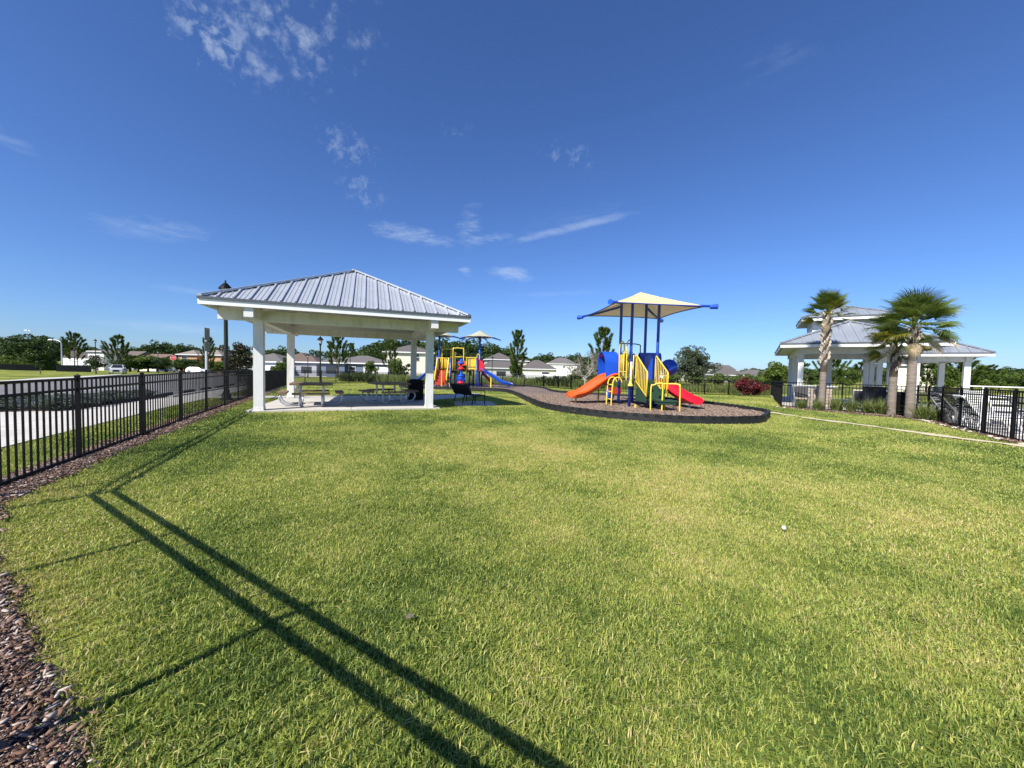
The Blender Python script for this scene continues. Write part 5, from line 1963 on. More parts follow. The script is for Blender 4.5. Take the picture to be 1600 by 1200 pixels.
def lounger(label, x, y, rz, up_=0.9, first=None):
    if first is not None:
        return copy_tree(first, x, y, rz, label)
    t = thing('pool_lounger', label, 'lounger', x, y, rz, 'white pool loungers along the fence', z=0.02)
    fr = MB()
    for s in (-0.32, 0.32):
        fr.tube([(s, -0.9, 0.36), (s, 0.35, 0.36)], 0.028, 8)
        fr.tube([(s, 0.35, 0.36), (s, 0.35 + 0.62 * cos(up_), 0.36 + 0.78 * sin(up_))], 0.028, 8)
        for y_ in (-0.75, 0.30):
            fr.tube(smooth_loop([(s, y_, 0.36), (s * 1.06, y_ + 0.05, 0.10), (s * 1.06, y_ + 0.10, 0.0), (s * 1.06, y_ + 0.3, 0.0), (s, y_ + 0.42, 0.33)], 3, False), 0.024, 6)
    fr.tube([(-0.32, -0.9, 0.36), (0.32, -0.9, 0.36)], 0.028, 8)
    e = (0.35 + 0.62 * cos(up_), 0.36 + 0.78 * sin(up_))
    fr.tube([(-0.32, e[0], e[1]), (0.32, e[0], e[1])], 0.028, 8)
    put('frame', fr, M['vinyl_white'], t)
    for k in range(14):
        put('strap', MB().box((0, -0.84 + k * 0.088, 0.372), (0.64, 0.055, 0.012)), M['vinyl_white'] if k % 3 else M['sling_black'], t)
    for k in range(8):
        q = (k + 0.6) / 8.4
        put('strap', MB().bar((-0.32, 0.35 + 0.62 * cos(up_) * q, 0.372 + 0.78 * sin(up_) * q), (0.32, 0.35 + 0.62 * cos(up_) * q, 0.372 + 0.78 * sin(up_) * q), 0.012, 0.06, (0, cos(up_), sin(up_))), M['vinyl_white'] if k % 3 else M['sling_black'], t)
    return t


lg = lounger('white strap lounger farthest right, cut by the photo edge', 13.9, 9.35, 1.2)
lounger('white strap lounger at the second fence panel from the right', 14.3, 10.9, 1.0, first=lg)
lounger('white strap lounger with raised back beside the deck umbrella base', 15.3, 11.9, 1.25, first=lg)
lounger('white strap lounger low behind the third fence panel from the right', 16.0, 12.9, 0.9, first=lg)
lounger('white strap lounger nearest the right palm trunk', 17.3, 14.3, 0.4, first=lg)
lounger('white strap lounger behind the others with its back towards the water', 17.0, 12.4, -0.4, first=lg)


def armchair(label, x, y, rz, first=None):
    if first is not None:
        return copy_tree(first, x, y, rz, label)
    t = thing('strap_chair', label, 'chair', x, y, rz, 'white strap chairs by the fence', z=0.02)
    fr = MB()
    for s in (-0.30, 0.30):
        fr.tube(smooth_loop([(s, 0.30, 0.0), (s, 0.30, 0.60), (s, 0.20, 0.66), (s, -0.32, 0.66), (s, -0.40, 0.55), (s, -0.42, 0.0)], 4, False), 0.026, 8)
        fr.tube([(s, 0.26, 0.40), (s, -0.28, 0.38), (s, -0.48, 1.0)], 0.022, 8)
    fr.tube([(-0.30, -0.48, 1.0), (0.30, -0.48, 1.0)], 0.024, 8)
    put('frame', fr, M['vinyl_white'], t)
    for k in range(6):
        put('strap', MB().box((0, 0.22 - k * 0.092, 0.40), (0.58, 0.06, 0.012)), M['vinyl_white'], t)
    for k in range(6):
        put('strap', MB().box((0, -0.31 - k * 0.030, 0.47 + k * 0.092), (0.58, 0.012, 0.06)), M['vinyl_white'], t)
    return t


ac = armchair('white strap armchair behind the first fence post right of the palms', 16.9, 13.6, 2.2)
armchair('white strap armchair standing against the rightmost visible fence post', 13.3, 8.6, 2.7, ac)
hr = thing('pool_rail', 'long white handrail seen over the top of the pool fence at right', 'rail', 21.0, 15.2, 0.0, z=0.0)
put('rail', MB().tube([(-2.5, -0.2, 1.20), (4.0, -5.2, 1.20)], 0.022, 8), M['vinyl_white'], hr)
for q in (0.05, 0.35, 0.65, 0.95):
    put('post', MB().tube([(-2.5 + 6.5 * q, -0.2 - 5.0 * q, 0.0), (-2.5 + 6.5 * q, -0.2 - 5.0 * q, 1.19)], 0.022, 8), M['vinyl_white'], hr)
# low poolside wall beyond the loungers
sb_ = thing('side_table', 'small round white table among the loungers', 'table', 14.95, 10.6, 0.0, z=0.02)
put('tabletop', MB().lathe([(0.30, 0.46), (0.32, 0.48), (0.30, 0.50)], 20), M['vinyl_white'], sb_)
put('leg', MB().lathe([(0.20, 0.0), (0.03, 0.05), (0.03, 0.46)], 12), M['vinyl_white'], sb_)

# white stones along the fence foot
r_ = random.Random(77)
spots = [(11.95, 9.0), (12.2, 9.35), (12.62, 10.1), (12.85, 10.45), (13.2, 10.95), (13.55, 11.55), (13.95, 12.15), (14.35, 12.7), (14.55, 13.0), (11.6, 8.3), (12.75, 17.2), (12.7, 17.6)]
for i, (x, y) in enumerate(spots):
    bm = bmesh.new()
    bmesh.ops.create_icosphere(bm, subdivisions=2, radius=r_.uniform(0.03, 0.065))
    for v in bm.verts:
        v.co *= 1 + r_.uniform(-0.16, 0.16)
        v.co.z *= 0.55
        v.co.x *= 1.4
    me = bpy.data.meshes.new('edge_stone')
    bm.to_mesh(me)
    bm.free()
    o = put('edge_stone', me, M['rock_white'], None, (x, y, tz(x, y) + 0.03), (0, 0, r_.random() * 3))
    tag(o, 'pale edging stone lying in the mulch at the foot of the pool fence', 'stone', 'pale stones along the pool fence')

# small things lying on the lawn
bl = put('practice_ball', MB().lathe([(0.002, 0.0), (0.011, 0.003), (0.018, 0.011), (0.021, 0.022), (0.018, 0.033), (0.011, 0.040), (0.002, 0.043)], 14), M['rock_white'], None, (2.55, 3.37) + (0.02,), smooth=True)
tag(bl, 'small white ball lying in the grass right of the middle of the lawn', 'ball')
lf = MB().add([(-0.035, 0, 0.0), (-0.012, 0.022, 0.012), (0.02, 0.018, 0.02), (0.042, 0.0, 0.008), (0.018, -0.02, 0.006), (-0.014, -0.02, 0.0), (0, 0, 0.004)], [(6, 0, 1), (6, 1, 2), (6, 2, 3), (6, 3, 4), (6, 4, 5), (6, 5, 0)])
dl = put('dead_leaf', lf, M['bark'], None, (-0.55, 2.03) + (0.045,), (0.2, 0.1, 0.4), (0.6, 0.6, 0.6))
tag(dl, 'curled grey brown dead leaf lying on the grass right of the shadow lines', 'leaf')


# ------------------------------------------------------------------ houses
HM = {}


def hmat(col, kind):
    k = (kind,) + col
    if k not in HM:
        HM[k] = mat('%s_%d' % (kind, len(HM)), col, 0.85 if kind == 'shingle' else 0.7, 0, 0.10 if kind == 'shingle' else 0.03, 2.0 if kind == 'shingle' else 0.6)
    return HM[k]


def gable(w, d, e, r, ov):
    b = MB()
    x, y = w / 2 + ov, d / 2 + ov
    t = 0.16
    P = [(-x, -y, e), (x, -y, e), (x, y, e), (-x, y, e), (-x, 0, r), (x, 0, r)]
    b.add(P, [(0, 1, 5, 4), (2, 3, 4, 5), (0, 4, 3), (1, 2, 5), (3, 2, 1, 0)])
    return b


def hipmesh(w, d, e, r, ov):
    x, y = w / 2 + ov, d / 2 + ov
    k = min(x, y)
    if x >= y:
        R = [(-(x - k) - 0.01, 0, r), ((x - k) + 0.01, 0, r)]
        F = [(0, 1, 5, 4), (1, 2, 5), (2, 3, 4, 5), (3, 0, 4)]
    else:
        R = [(0, -(y - k) - 0.01, r), (0, (y - k) + 0.01, r)]
        F = [(0, 1, 4), (1, 2, 5, 4), (2, 3, 5), (3, 0, 4, 5)]
    b = MB()
    b.add([(-x, -y, e), (x, -y, e), (x, y, e), (-x, y, e)] + R, F + [(3, 2, 1, 0)])
    return b


def house(label, x, y, rz, w, d, eave, ridge, wall, roof_c, style='hip', win=(), side=(), garage=None, group=None, ext=None):
    t = thing('house', label, 'house', x, y, rz, group)
    z0 = -0.4
    put('wall', MB().box((0, 0, (eave + z0) / 2), (w, d, eave - z0)), hmat(wall, 'stucco'), t)
    rf = put('roof', (hipmesh if style == 'hip' else gable)(w, d, eave, ridge, 0.45), hmat(roof_c, 'shingle'), t)
    tr = MB()
    X, Y = w / 2 + 0.47, d / 2 + 0.47
    for a, b in (((-X, -Y), (X, -Y)), ((X, -Y), (X, Y)), ((X, Y), (-X, Y)), ((-X, Y), (-X, -Y))):
        tr.bar((a[0], a[1], eave - 0.06), (b[0], b[1], eave - 0.06), 0.06, 0.22)
    put('fascia', tr, M['white_trim'], rf)
    for (wx, wz, ww, wh) in win:
        f = put('window', MB().box((wx, -d / 2 - 0.03, wz), (ww + 0.16, 0.08, wh + 0.16)), M['white_trim'], t)
        put('pane', MB().box((wx, -d / 2 - 0.075, wz + wh * 0.26), (ww, 0.03, wh * 0.46)).box((wx, -d / 2 - 0.075, wz - wh * 0.26), (ww, 0.03, wh * 0.46)), M['window_glass'], f)
    for (wy, wz, ww, wh) in side:
        f = put('window', MB().box((w / 2 + 0.03, wy, wz), (0.08, ww + 0.16, wh + 0.16)), M['white_trim'], t)
        put('pane', MB().box((w / 2 + 0.075, wy, wz + wh * 0.26), (0.03, ww, wh * 0.46)).box((w / 2 + 0.075, wy, wz - wh * 0.26), (0.03, ww, wh * 0.46)), M['window_glass'], f)
    if garage:
        gx, gw = garage
        put('garage_door', MB().box((gx, -d / 2 - 0.03, 1.1), (gw, 0.08, 2.2)), M['vinyl_white'], t)
    if ext:                                  # lower front or side wing: (cx, cy, w, d, eave, ridge)
        cx, cy, ew, ed, ee, er = ext
        wg = put('wing', MB().box((cx, cy, (ee + z0) / 2), (ew, ed, ee - z0)), hmat(wall, 'stucco'), t)
        q = hipmesh(ew, ed, ee, er, 0.45)
        q.v = [(a + cx, b + cy, c) for a, b, c in q.v]
        put('wing_roof', q, hmat(roof_c, 'shingle'), wg)
        f = MB()
        f.box((cx, cy - ed / 2 - 0.47, ee - 0.05), (ew + 0.9, 0.06, 0.2)).box((cx + ew / 2 + 0.47, cy, ee - 0.05), (0.06, ed + 0.9, 0.2)).box((cx - ew / 2 - 0.47, cy, ee - 0.05), (0.06, ed + 0.9, 0.2))
        put('wing_fascia', f, M['white_trim'], wg)
        wn = put('wing_window', MB().box((cx, cy - ed / 2 - 0.04, 1.35), (min(2.6, ew * 0.5), 0.08, 1.3)), M['window_glass'], wg)
    return t


GREY = (0.105, 0.095, 0.088)
GREY2 = (0.125, 0.115, 0.110)
BROWN = (0.15, 0.10, 0.078)
CREAM = (0.74, 0.68, 0.56)
WHITE = (0.78, 0.77, 0.74)
BLUEG = (0.115, 0.145, 0.20)  # blue-grey wall colour, darkened to stand in for shade on the faces
TAN = (0.50, 0.29, 0.15)
# seen under the pavilion
house('two storey cream house with grey hip roof seen under the pavilion', -22.63, 82.0, 0.20, 9.6, 8.5, 5.40, 7.1, CREAM, GREY, 'hip', ((1.6, 4.35, 0.9, 1.5), (-3.4, 1.1, 1.0, 1.2)), ((-1.6, 4.3, 0.9, 1.6), (1.8, 4.3, 0.9, 1.6), (0.5, 1.3, 1.2, 1.4)))
house('long grey roofed house with blue-grey garage seen left of the cream house', -31.66, 79.0, 0.12, 11.5, 10.0, 2.85, 4.5, BLUEG, GREY2, 'hip', ((-1.0, 1.4, 1.2, 1.3),), ((0, 1.4, 1, 1.2),), (3.6, 4.8), ext=(-4.4, -3.6, 4.6, 5.0, 2.8, 4.1))
house('brown roofed house with white gable trim just right of the second column', -45.11, 80.0, 0.05, 7.0, 9.0, 2.9, 4.9, (0.32, 0.33, 0.36), (0.12, 0.085, 0.07), 'hip', ((2.4, 1.4, 1.6, 1.5),), (), None, ext=(3.2, -3.2, 4.0, 4.6, 2.9, 4.3))
house('long low grey roofed house between the two left pavilion columns', -49.69, 77.0, 0.0, 9.0, 9.0, 2.8, 4.6, WHITE, GREY2, 'hip', ((-2.0, 1.3, 1.4, 1.3), (3.0, 1.3, 1.4, 1.3)))
# left, across the street
house('tan two storey house with pale roof, left half, behind the sign post', -90.25, 106.0, 0.15, 4.6, 8.0, 5.0, 6.3, TAN, (0.22, 0.19, 0.16), 'hip', ((-0.8, 3.9, 1.3, 1.0),), ((0, 4.2, 1, 1.2),))
house('tan two storey house with pale roof beside the tall lamp post', -83.64, 106.0, 0.15, 4.6, 8.0, 5.0, 6.5, TAN, (0.22, 0.19, 0.16), 'hip', ((-1.4, 3.8, 0.8, 1.1),))
house('low brown roofed house with white gable edges above the stop sign', -111.71, 118.0, -0.25, 8.5, 9.0, 3.0, 5.4, CREAM, BROWN, 'gable', ((2.0, 1.5, 1.4, 1.2),))
house('grey brown roofed house half hidden by trees above the white car', -128.51, 125.0, 0.1, 8.0, 9.0, 4.2, 6.3, (0.42, 0.40, 0.37), (0.14, 0.11, 0.095), 'gable', ((-2.0, 3.2, 1.3, 1.2),))
house('white two storey house between the pine and the dark shrub at left', -122.71, 112.0, 0.1, 4.2, 7.0, 5.6, 6.2, WHITE, GREY2, 'hip', ((0.6, 4.0, 0.8, 1.0),))
house('dark roofed house with a small white gable behind the white fence', -136.24, 118.0, 0.6, 7.0, 7.0, 3.2, 5.8, WHITE, (0.10, 0.085, 0.075), 'gable', ())
house('pale grey roofed house right of the bronze leaved tree', -78.09, 112.0, 0.0, 9.0, 8.0, 3.4, 5.6, CREAM, (0.20, 0.17, 0.15), 'hip', ((0, 1.5, 1.2, 1.2),))
# behind the play area
house('grey two storey house with a low wing behind the blue slide', -4.18, 112.0, 0.18, 8.0, 8.0, 5.4, 7.6, (0.46, 0.45, 0.44), GREY, 'hip', ((0.5, 4.4, 1.2, 1.0),), (), None, ext=(-0.5, -6.0, 10.5, 5.0, 2.9, 4.9))
house('low grey roofed house with small upper storey right of the young pine', 7.27, 112.0, 0.1, 10.5, 9.0, 2.9, 5.6, CREAM, GREY, 'hip', ((2.0, 1.4, 2.2, 1.3),), ((0, 1.4, 2, 1.3),), None, ext=(-5.2, 2.0, 5.0, 5.0, 5.2, 6.8))
house('white two storey house with grey roof left of the bare tree', 20.14, 152.0, -0.1, 12.0, 9.0, 5.7, 8.3, WHITE, GREY2, 'hip', ((0.9, 4.6, 0.7, 0.8), (-4.0, 4.4, 0.8, 0.9)))
house('grey roofed house low on the horizon behind the blue slide hood', 66.9, 150.0, 0.1, 12.0, 9.0, 2.9, 5.4, CREAM, GREY2, 'hip', ((1.0, 1.4, 1.6, 1.2),))
house('white gabled house showing above dark roofs right of the oak', 105.8, 190.0, 0.3, 13.0, 9.0, 5.2, 7.8, WHITE, GREY2, 'gable', ((-3.0, 4.2, 1.0, 1.0),))
house('dark grey roofed house low behind the hedge right of the oak', 80.87, 140.0, -0.1, 13.0, 10.0, 2.8, 5.2, (0.30, 0.29, 0.28), GREY, 'hip', ())
house('grey roofed house with dark porch above the red bush', 87.8, 135.0, 0.1, 12.0, 9.0, 2.8, 5.0, (0.34, 0.31, 0.28), GREY2, 'hip', ((0.5, 1.3, 6.0, 1.4),))
house('pale house seen between palm trunk and pavilion column at right', 76.08, 70.0, -0.7, 5.0, 6.0, 5.0, 6.4, (0.78, 0.72, 0.58), GREY2, 'hip', ((0.5, 3.6, 0.8, 1.1),))

# white vinyl fence across the street
vf = thing('vinyl_fence', 'bright white vinyl fence below the dark roofed house across the street', 'fence', -111.95, 92.0, 0.0)
VH = 3.3
xa, xb = 0.0, -104.78 - -111.95
k = 0
x = xa
while x < xb - 0.5:
    if not (2.6 < x - xa < 3.4):
        put('panel', MB().box((x + 0.9, 0, VH / 2), (1.72, 0.06, VH - 0.1)), M['vinyl_white'], vf)
    put('post', MB().box((x, 0, VH / 2 + 0.06), (0.14, 0.14, VH + 0.12)), M['vinyl_white'], vf)
    x += 1.85
dfp = [(-138.11, 96.0), (-124.39, 92.0), (-115.13, 90.0)]
fence('picket_fence', 'dark fence far across the street below the yellow green bushes', dfp, h=1.5, gap=0.3, pickets='joined', pw=0.1, pk=0.12)
dfp2 = [(-106.14, 86.0), (-101.35, 84.0), (-96.38, 82.0), (-91.25, 80.0)]
fence('picket_fence', 'dark fence in front of the white vinyl fence across the street', dfp2, h=1.5, gap=0.22, pickets='joined', pw=0.12, pk=0.10)


# white low fence strips beyond the far side of the play fence
wf = thing('vinyl_fence', 'low white rail fence beyond the play area below the grey roofs', 'fence', 4.06, 92.0, 0.0)
for i in range(9):
    put('panel', MB().box((i * 2.0, 0, 0.8), (1.9, 0.05, 1.1)), M['vinyl_white'], wf)
    put('post', MB().box((i * 2.0 - 1.0, 0, 0.75), (0.12, 0.12, 1.5)), M['vinyl_white'], wf)


# ------------------------------------------------------------------ cars
def car(label, x, y, rz, suv=True):
    t = thing('parked_car' if not suv else 'car', label, 'car', x, y, rz, None)
    # profile: (y forward negative = front), z ; half width per station
    H = 1.66 if suv else 1.45
    st_ = [(-2.3, 0.32, 0.80, 0.74), (-2.25, 0.26, 0.94, 0.86), (-1.7, 0.24, 1.02, 0.92), (-1.15, 0.24, 1.08, 0.93), (0.6, 0.24, 1.06, 0.93), (1.7, 0.24, 1.06, 0.92), (2.2, 0.28, 1.00, 0.86), (2.3, 0.36, 0.9, 0.78)]
    mb = MB()
    for yy, zb, zt, hw in st_:
        mb.v += [(-hw, yy, zb), (-hw * 1.0, yy, (zb + zt) / 2), (-hw * 0.94, yy, zt), (hw * 0.94, yy, zt), (hw, yy, (zb + zt) / 2), (hw, yy, zb)]
    for i in range(len(st_) - 1):
        for k in range(6):
            a, b = i * 6 + k, i * 6 + (k + 1) % 6
            mb.f.append((a, a + 6, b + 6, b))
    mb.f += [tuple(range(6))[::1], tuple((len(st_) - 1) * 6 + k for k in range(6))[::-1]]
    put('body', mb, M['car_white'], t)
    cab = MB()
    base = [(-0.86, -1.2, 1.06), (0.86, -1.2, 1.06), (0.84, 2.05, 1.04), (-0.84, 2.05, 1.04)]
    topp = [(-0.66, -0.35, H), (0.66, -0.35, H), (0.66, 1.55, H - 0.03), (-0.66, 1.55, H - 0.03)]
    cab.add(base + topp, [(4, 5, 6, 7), (0, 1, 5, 4), (1, 2, 6, 5), (2, 3, 7, 6), (3, 0, 4, 7)])
    put('cabin', cab, M['car_white'], t)

    def onface(a, b, c, d, m, nm, k0=0.1, off=(0, 0, 0)):
        P = [Vector(p) for p in (a, b, c, d)]
        cc_ = sum(P, Vector()) / 4
        n = (P[1] - P[0]).cross(P[2] - P[0]).normalized()
        Q = [cc_ + (p - cc_) * (1 - k0) for p in P]
        put(nm, MB().extrude([q - n * 0.005 for q in Q], n * 0.02), m, t)
    onface(base[0], base[1], topp[1], topp[0], M['car_glass'], 'windscreen', 0.10)
    onface(base[1], base[2], topp[2], topp[1], M['car_glass'], 'side_window', 0.16)
    onface(base[3], base[0], topp[0], topp[3], M['car_glass'], 'side_window', 0.16)
    onface(base[2], base[3], topp[3], topp[2], M['car_glass'], 'rear_window', 0.14)
    put('grille', MB().extrude([(-0.42, -2.29, 0.42), (0.42, -2.29, 0.42), (0.34, -2.31, 0.62), (0.46, -2.30, 0.80), (-0.46, -2.30, 0.80), (-0.34, -2.31, 0.62)], (0, -0.03, 0)), M['rubber'], t)
    for s in (-1, 1):
        put('headlight', MB().extrude([(s * 0.50, -2.30, 0.70), (s * 0.84, -2.24, 0.74), (s * 0.86, -2.24, 0.84), (s * 0.54, -2.30, 0.80)], (0, -0.03, 0)), M['headlight'], t)
        put('mirror', MB().box((s * 1.02, -0.95, 1.10), (0.18, 0.12, 0.14)), M['car_white'], t)
        for yy in (-1.42, 1.42):
            wh = put('wheel', MB().lathe([(0.30, -0.11), (0.345, -0.08), (0.345, 0.08), (0.30, 0.11)], 18).mesh('wheel'), M['rubber'], t, (s * 0.84, yy, 0.345), (0, pi / 2, 0))
            put('rim', MB().lathe([(0.20, -0.118), (0.21, 0.0), (0.20, 0.118)], 12).mesh('rim'), M['chrome'], wh)
    return t


car('white suv coming round the bend of the street, front towards the lawn', -72.62, 68.0, 0.70)
car('white car parked side-on at the road bend behind the sign post', -78.33, 92.0, 1.75, False)
car('white car mostly hidden behind the bronze leaved tree', -56.33, 80.0, 1.6, False)


# ------------------------------------------------------------------ vegetation
M['leaf_oak'] = leaf_mat('leaf_oak', (0.016, 0.036, 0.010), (0.046, 0.084, 0.020), (0.11, 0.16, 0.038), 0.22)
M['leaf_bright'] = leaf_mat('leaf_bright', (0.030, 0.060, 0.008), (0.085, 0.135, 0.018), (0.18, 0.23, 0.035), 0.25)
M['leaf_grey'] = leaf_mat('leaf_grey', (0.028, 0.040, 0.018), (0.070, 0.090, 0.045), (0.14, 0.16, 0.085), 0.2)
M['leaf_pine'] = leaf_mat('leaf_pine', (0.022, 0.048, 0.010), (0.075, 0.125, 0.020), (0.18, 0.23, 0.045), 0.2)
M['leaf_magnolia'] = leaf_mat('leaf_magnolia', (0.010, 0.020, 0.008), (0.030, 0.045, 0.016), (0.13, 0.060, 0.032), 0.08, rough=0.35)
M['leaf_hedge'] = leaf_mat('leaf_hedge', (0.035, 0.060, 0.014), (0.085, 0.125, 0.030), (0.17, 0.21, 0.06), 0.25)
M['leaf_red'] = leaf_mat('leaf_red', (0.036, 0.006, 0.009), (0.11, 0.016, 0.022), (0.27, 0.06, 0.065), 0.15, rough=0.4)
M['leaf_grass'] = leaf_mat('leaf_grass', (0.07, 0.105, 0.025), (0.18, 0.23, 0.06), (0.34, 0.36, 0.14), 0.35)
M['leaf_palm'] = leaf_mat('leaf_palm', (0.045, 0.088, 0.020), (0.135, 0.190, 0.042), (0.31, 0.33, 0.08), 0.35, rough=0.4)
M['leaf_palm_yellow'] = leaf_mat('leaf_palm_yellow', (0.10, 0.12, 0.015), (0.24, 0.23, 0.03), (0.46, 0.38, 0.08), 0.3, rough=0.45)
M['twig_grey'] = leaf_mat('twig_grey', (0.06, 0.062, 0.045), (0.125, 0.125, 0.09), (0.20, 0.195, 0.14), 0.15)
M['plumbago'] = leaf_mat('plumbago', (0.040, 0.065, 0.030), (0.105, 0.135, 0.085), (0.34, 0.37, 0.66), 0.25)


def cards(P, size, rng, tint, m, name, up_bias=0.0, aspect=0.55, droop=None):
    """leaf quads at points P with random facing"""
    n = len(P)
    d = rng.normal(size=(n, 3))
    d[:, 2] += up_bias
    d /= np.linalg.norm(d, axis=1)[:, None]
    a = rng.normal(size=(n, 3))
    s = np.cross(d, a)
    s /= np.linalg.norm(s, axis=1)[:, None]
    u = np.cross(s, d)
    sz = size * rng.uniform(0.6, 1.4, n)
    s *= (sz * aspect)[:, None] / 2
    u *= sz[:, None] / 2
    v = np.zeros((n, 4, 3))
    v[:, 0], v[:, 1], v[:, 2], v[:, 3] = P - u, P + s, P + u, P - s
    f = np.arange(n * 4).reshape(n, 4)
    return mesh_np(name, v.reshape(-1, 3), f, m, np.repeat(tint, 4))


def blob_crown(rng, rx, rz, zc, nblob, nleaf, size, m, name, flat=0.0, spread=0.75, sparse=1.0, irregular=0.35):
    """crown: clumps spread through an ellipsoid, leaves on and inside every clump"""
    c = rng.normal(size=(nblob, 3))
    c /= np.linalg.norm(c, axis=1)[:, None]
    c *= (rng.random(nblob) ** 0.45)[:, None] * spread
    c[:, 2] = np.where(c[:, 2] < -0.55, -0.55 + (c[:, 2] + 0.55) * 0.3, c[:, 2])
    c = c * np.array([rx, rx, rz]) * (1 + rng.uniform(-irregular, irregular * 0.6, nblob))[:, None]
    r = rng.uniform(0.20, 0.42, nblob) * (rx + rz) / 2 * sparse
    ct = rng.normal(0, 0.10, nblob)
    w = r ** 2
    k = rng.choice(nblob, nleaf, p=w / w.sum())
    d = rng.normal(size=(nleaf, 3))
    d /= np.linalg.norm(d, axis=1)[:, None]
    rad = r[k] * (0.55 + 0.5 * rng.random(nleaf) ** 0.5)
    P = c[k] + d * rad[:, None] * np.array([1, 1, 0.8])
    P[:, 2] += zc
    t = np.clip(0.45 + ct[k] + rng.normal(0, 0.16, nleaf), 0, 1)
    return cards(P, size, rng, t, m, name, 0.25), c, r


def trunk_mb(rng, h, r0, zc, crown_c, nlimb=6, lean=0.05):
    mb = MB()
    top = (rng.normal(0, lean), rng.normal(0, lean), zc * 0.9)
    mb.tube([(0, 0, -0.1), (top[0] * 0.4, top[1] * 0.4, zc * 0.45), top], [r0 * 1.15, r0 * 0.85, r0 * 0.55], 8)
    idx = rng.choice(len(crown_c), min(nlimb, len(crown_c)), replace=False)
    for i in idx:
        e = crown_c[i] + np.array([0, 0, zc])
        s = Vector((top[0] * 0.6, top[1] * 0.6, zc * rng.uniform(0.45, 0.85)))
        m_ = s.lerp(Vector(e), 0.5) + Vector((0, 0, 0.1 * h * 0.2))
        mb.tube([s, m_, Vector(e)], [r0 * 0.42, r0 * 0.28, r0 * 0.10], 6)
    return mb


def tree_proto(name, label, cat, seed, h, rx, trunk_h, m, nblob=26, nleaf=5000, size=0.30, bark='bark', **kw):
    """a unit tree at the origin (h, rx in metres); crown from trunk_h to h"""
    rng = np.random.default_rng(seed)
    rz = (h - trunk_h) / 2
    zc = trunk_h + rz
    r0 = kw.pop('r0', h * 0.022)
    me, c, r = blob_crown(rng, rx, rz, zc, nblob, nleaf, size, m, 'crown', **kw)
    t = thing(name, label, cat, 0, 0, 0.0, z=0.0)
    put('trunk', trunk_mb(rng, h, r0, zc, c), M[bark], t)
    put('crown', me, None, t)
    return t


def pine_proto(label, seed, h, rb, m, dense=1.0, bare=0.12):
    """young slash pine: whorls of upswept branches ending in brushes of needles"""
    rng = np.random.default_rng(seed)
    t = thing('pine_tree', label, 'pine tree', 0, 0, 0.0, z=0.0)
    tk = MB()
    tk.tube([(0, 0, -0.1), (0.03 * h * rng.normal() * 0.3, 0, h * 0.5), (0, 0, h * 0.97)], [h * 0.016, h * 0.011, h * 0.003], 8)
    pts, dirs, tints = [], [], []
    nw = int(13 * dense)
    for w in range(nw):
        q = w / (nw - 1)
        z = h * (bare + (0.93 - bare) * q)
        L = rb * (1.0 - 0.72 * q ** 1.3) * rng.uniform(0.75, 1.1)
        if q < 0.15:
            L *= 0.75
        nb = rng.integers(4, 7)
        a0 = rng.random() * 6.28
        for b in range(nb):
            a = a0 + 2 * pi * b / nb + rng.normal(0, 0.25)
            l = L * rng.uniform(0.55, 1.25)
            out = np.array([cos(a), sin(a), 0])
            e = np.array([0, 0, z]) + out * l + np.array([0, 0, l * rng.uniform(0.45, 0.95)])
            mid = np.array([0, 0, z]) + out * l * 0.6 + np.array([0, 0, l * 0.12])
            tip = e + np.array([0, 0, h * 0.035])
            tk.tube([(0, 0, z), tuple(mid), tuple(tip)], [h * 0.0045, h * 0.003, h * 0.001], 5)
            ct = rng.normal(0, 0.10)
            for k in range(int(400 * dense)):
                u = 0.25 + 0.75 * rng.random() ** 0.7
                p = mid * (1 - u) + tip * u if u > 0.0 else mid
                axis = (tip - mid)
                axis = axis / np.linalg.norm(axis)
                d = axis * 1.0 + np.array([0, 0, 0.5]) + rng.normal(0, 0.5, 3)
                pts.append(p)
                dirs.append(d / np.linalg.norm(d))
                tints.append(0.45 + ct + rng.normal(0, 0.15))
    # leader brush
    for k in range(260):
        p = np.array([0, 0, h * rng.uniform(0.86, 1.0)])
        d = np.array([0, 0, 1.0]) + rng.normal(0, 0.5, 3)
        pts.append(p)
        dirs.append(d / np.linalg.norm(d))
        tints.append(0.5 + rng.normal(0, 0.15))
    P, D = np.array(pts), np.array(dirs)
    n = len(P)
    s = np.cross(D, rng.normal(size=(n, 3)))
    s /= np.linalg.norm(s, axis=1)[:, None]
    Ln = h * 0.055 * rng.uniform(0.7, 1.3, n)
    Wn = h * 0.0048
    v = np.zeros((n, 3, 3))
    v[:, 0], v[:, 1], v[:, 2] = P - s * Wn, P + s * Wn, P + D * Ln[:, None]
    f = np.arange(n * 3).reshape(n, 3)
    put('trunk', tk, M['bark'], t)
    put('needles', mesh_np('needles', v.reshape(-1, 3), f, m, np.repeat(np.clip(tints, 0, 1), 3)), None, t)
    return t


def place(proto, label, x, y, h, h0, rz=None, wide=1.0, first=False, group=None):
    k = h / h0
    rz = rnd.uniform(0, 6.28) if rz is None else rz
    if first:
        proto.location = (x, y, tz(x, y))
        proto.rotation_euler = (0, 0, rz)
        proto.scale = (k * wide, k * wide, k)
        proto['label'] = label
        if group:
            proto['group'] = group
        return proto
    return copy_tree(proto, x, y, rz, label, (k * wide, k * wide, k), None, group)


# near and middle trees, each of its own kind
oak = tree_proto('oak_tree', '', 'oak tree', 41, 6.0, 2.75, 1.0, M['leaf_grey'], 70, 12000, 0.20, spread=0.95, sparse=0.72, irregular=0.25, r0=0.12)
place(oak, 'loose crowned grey green oak behind the fence right of the red slide', 20.55, 42.0, 4.98, 6.0, 0.6, 1.02, True)

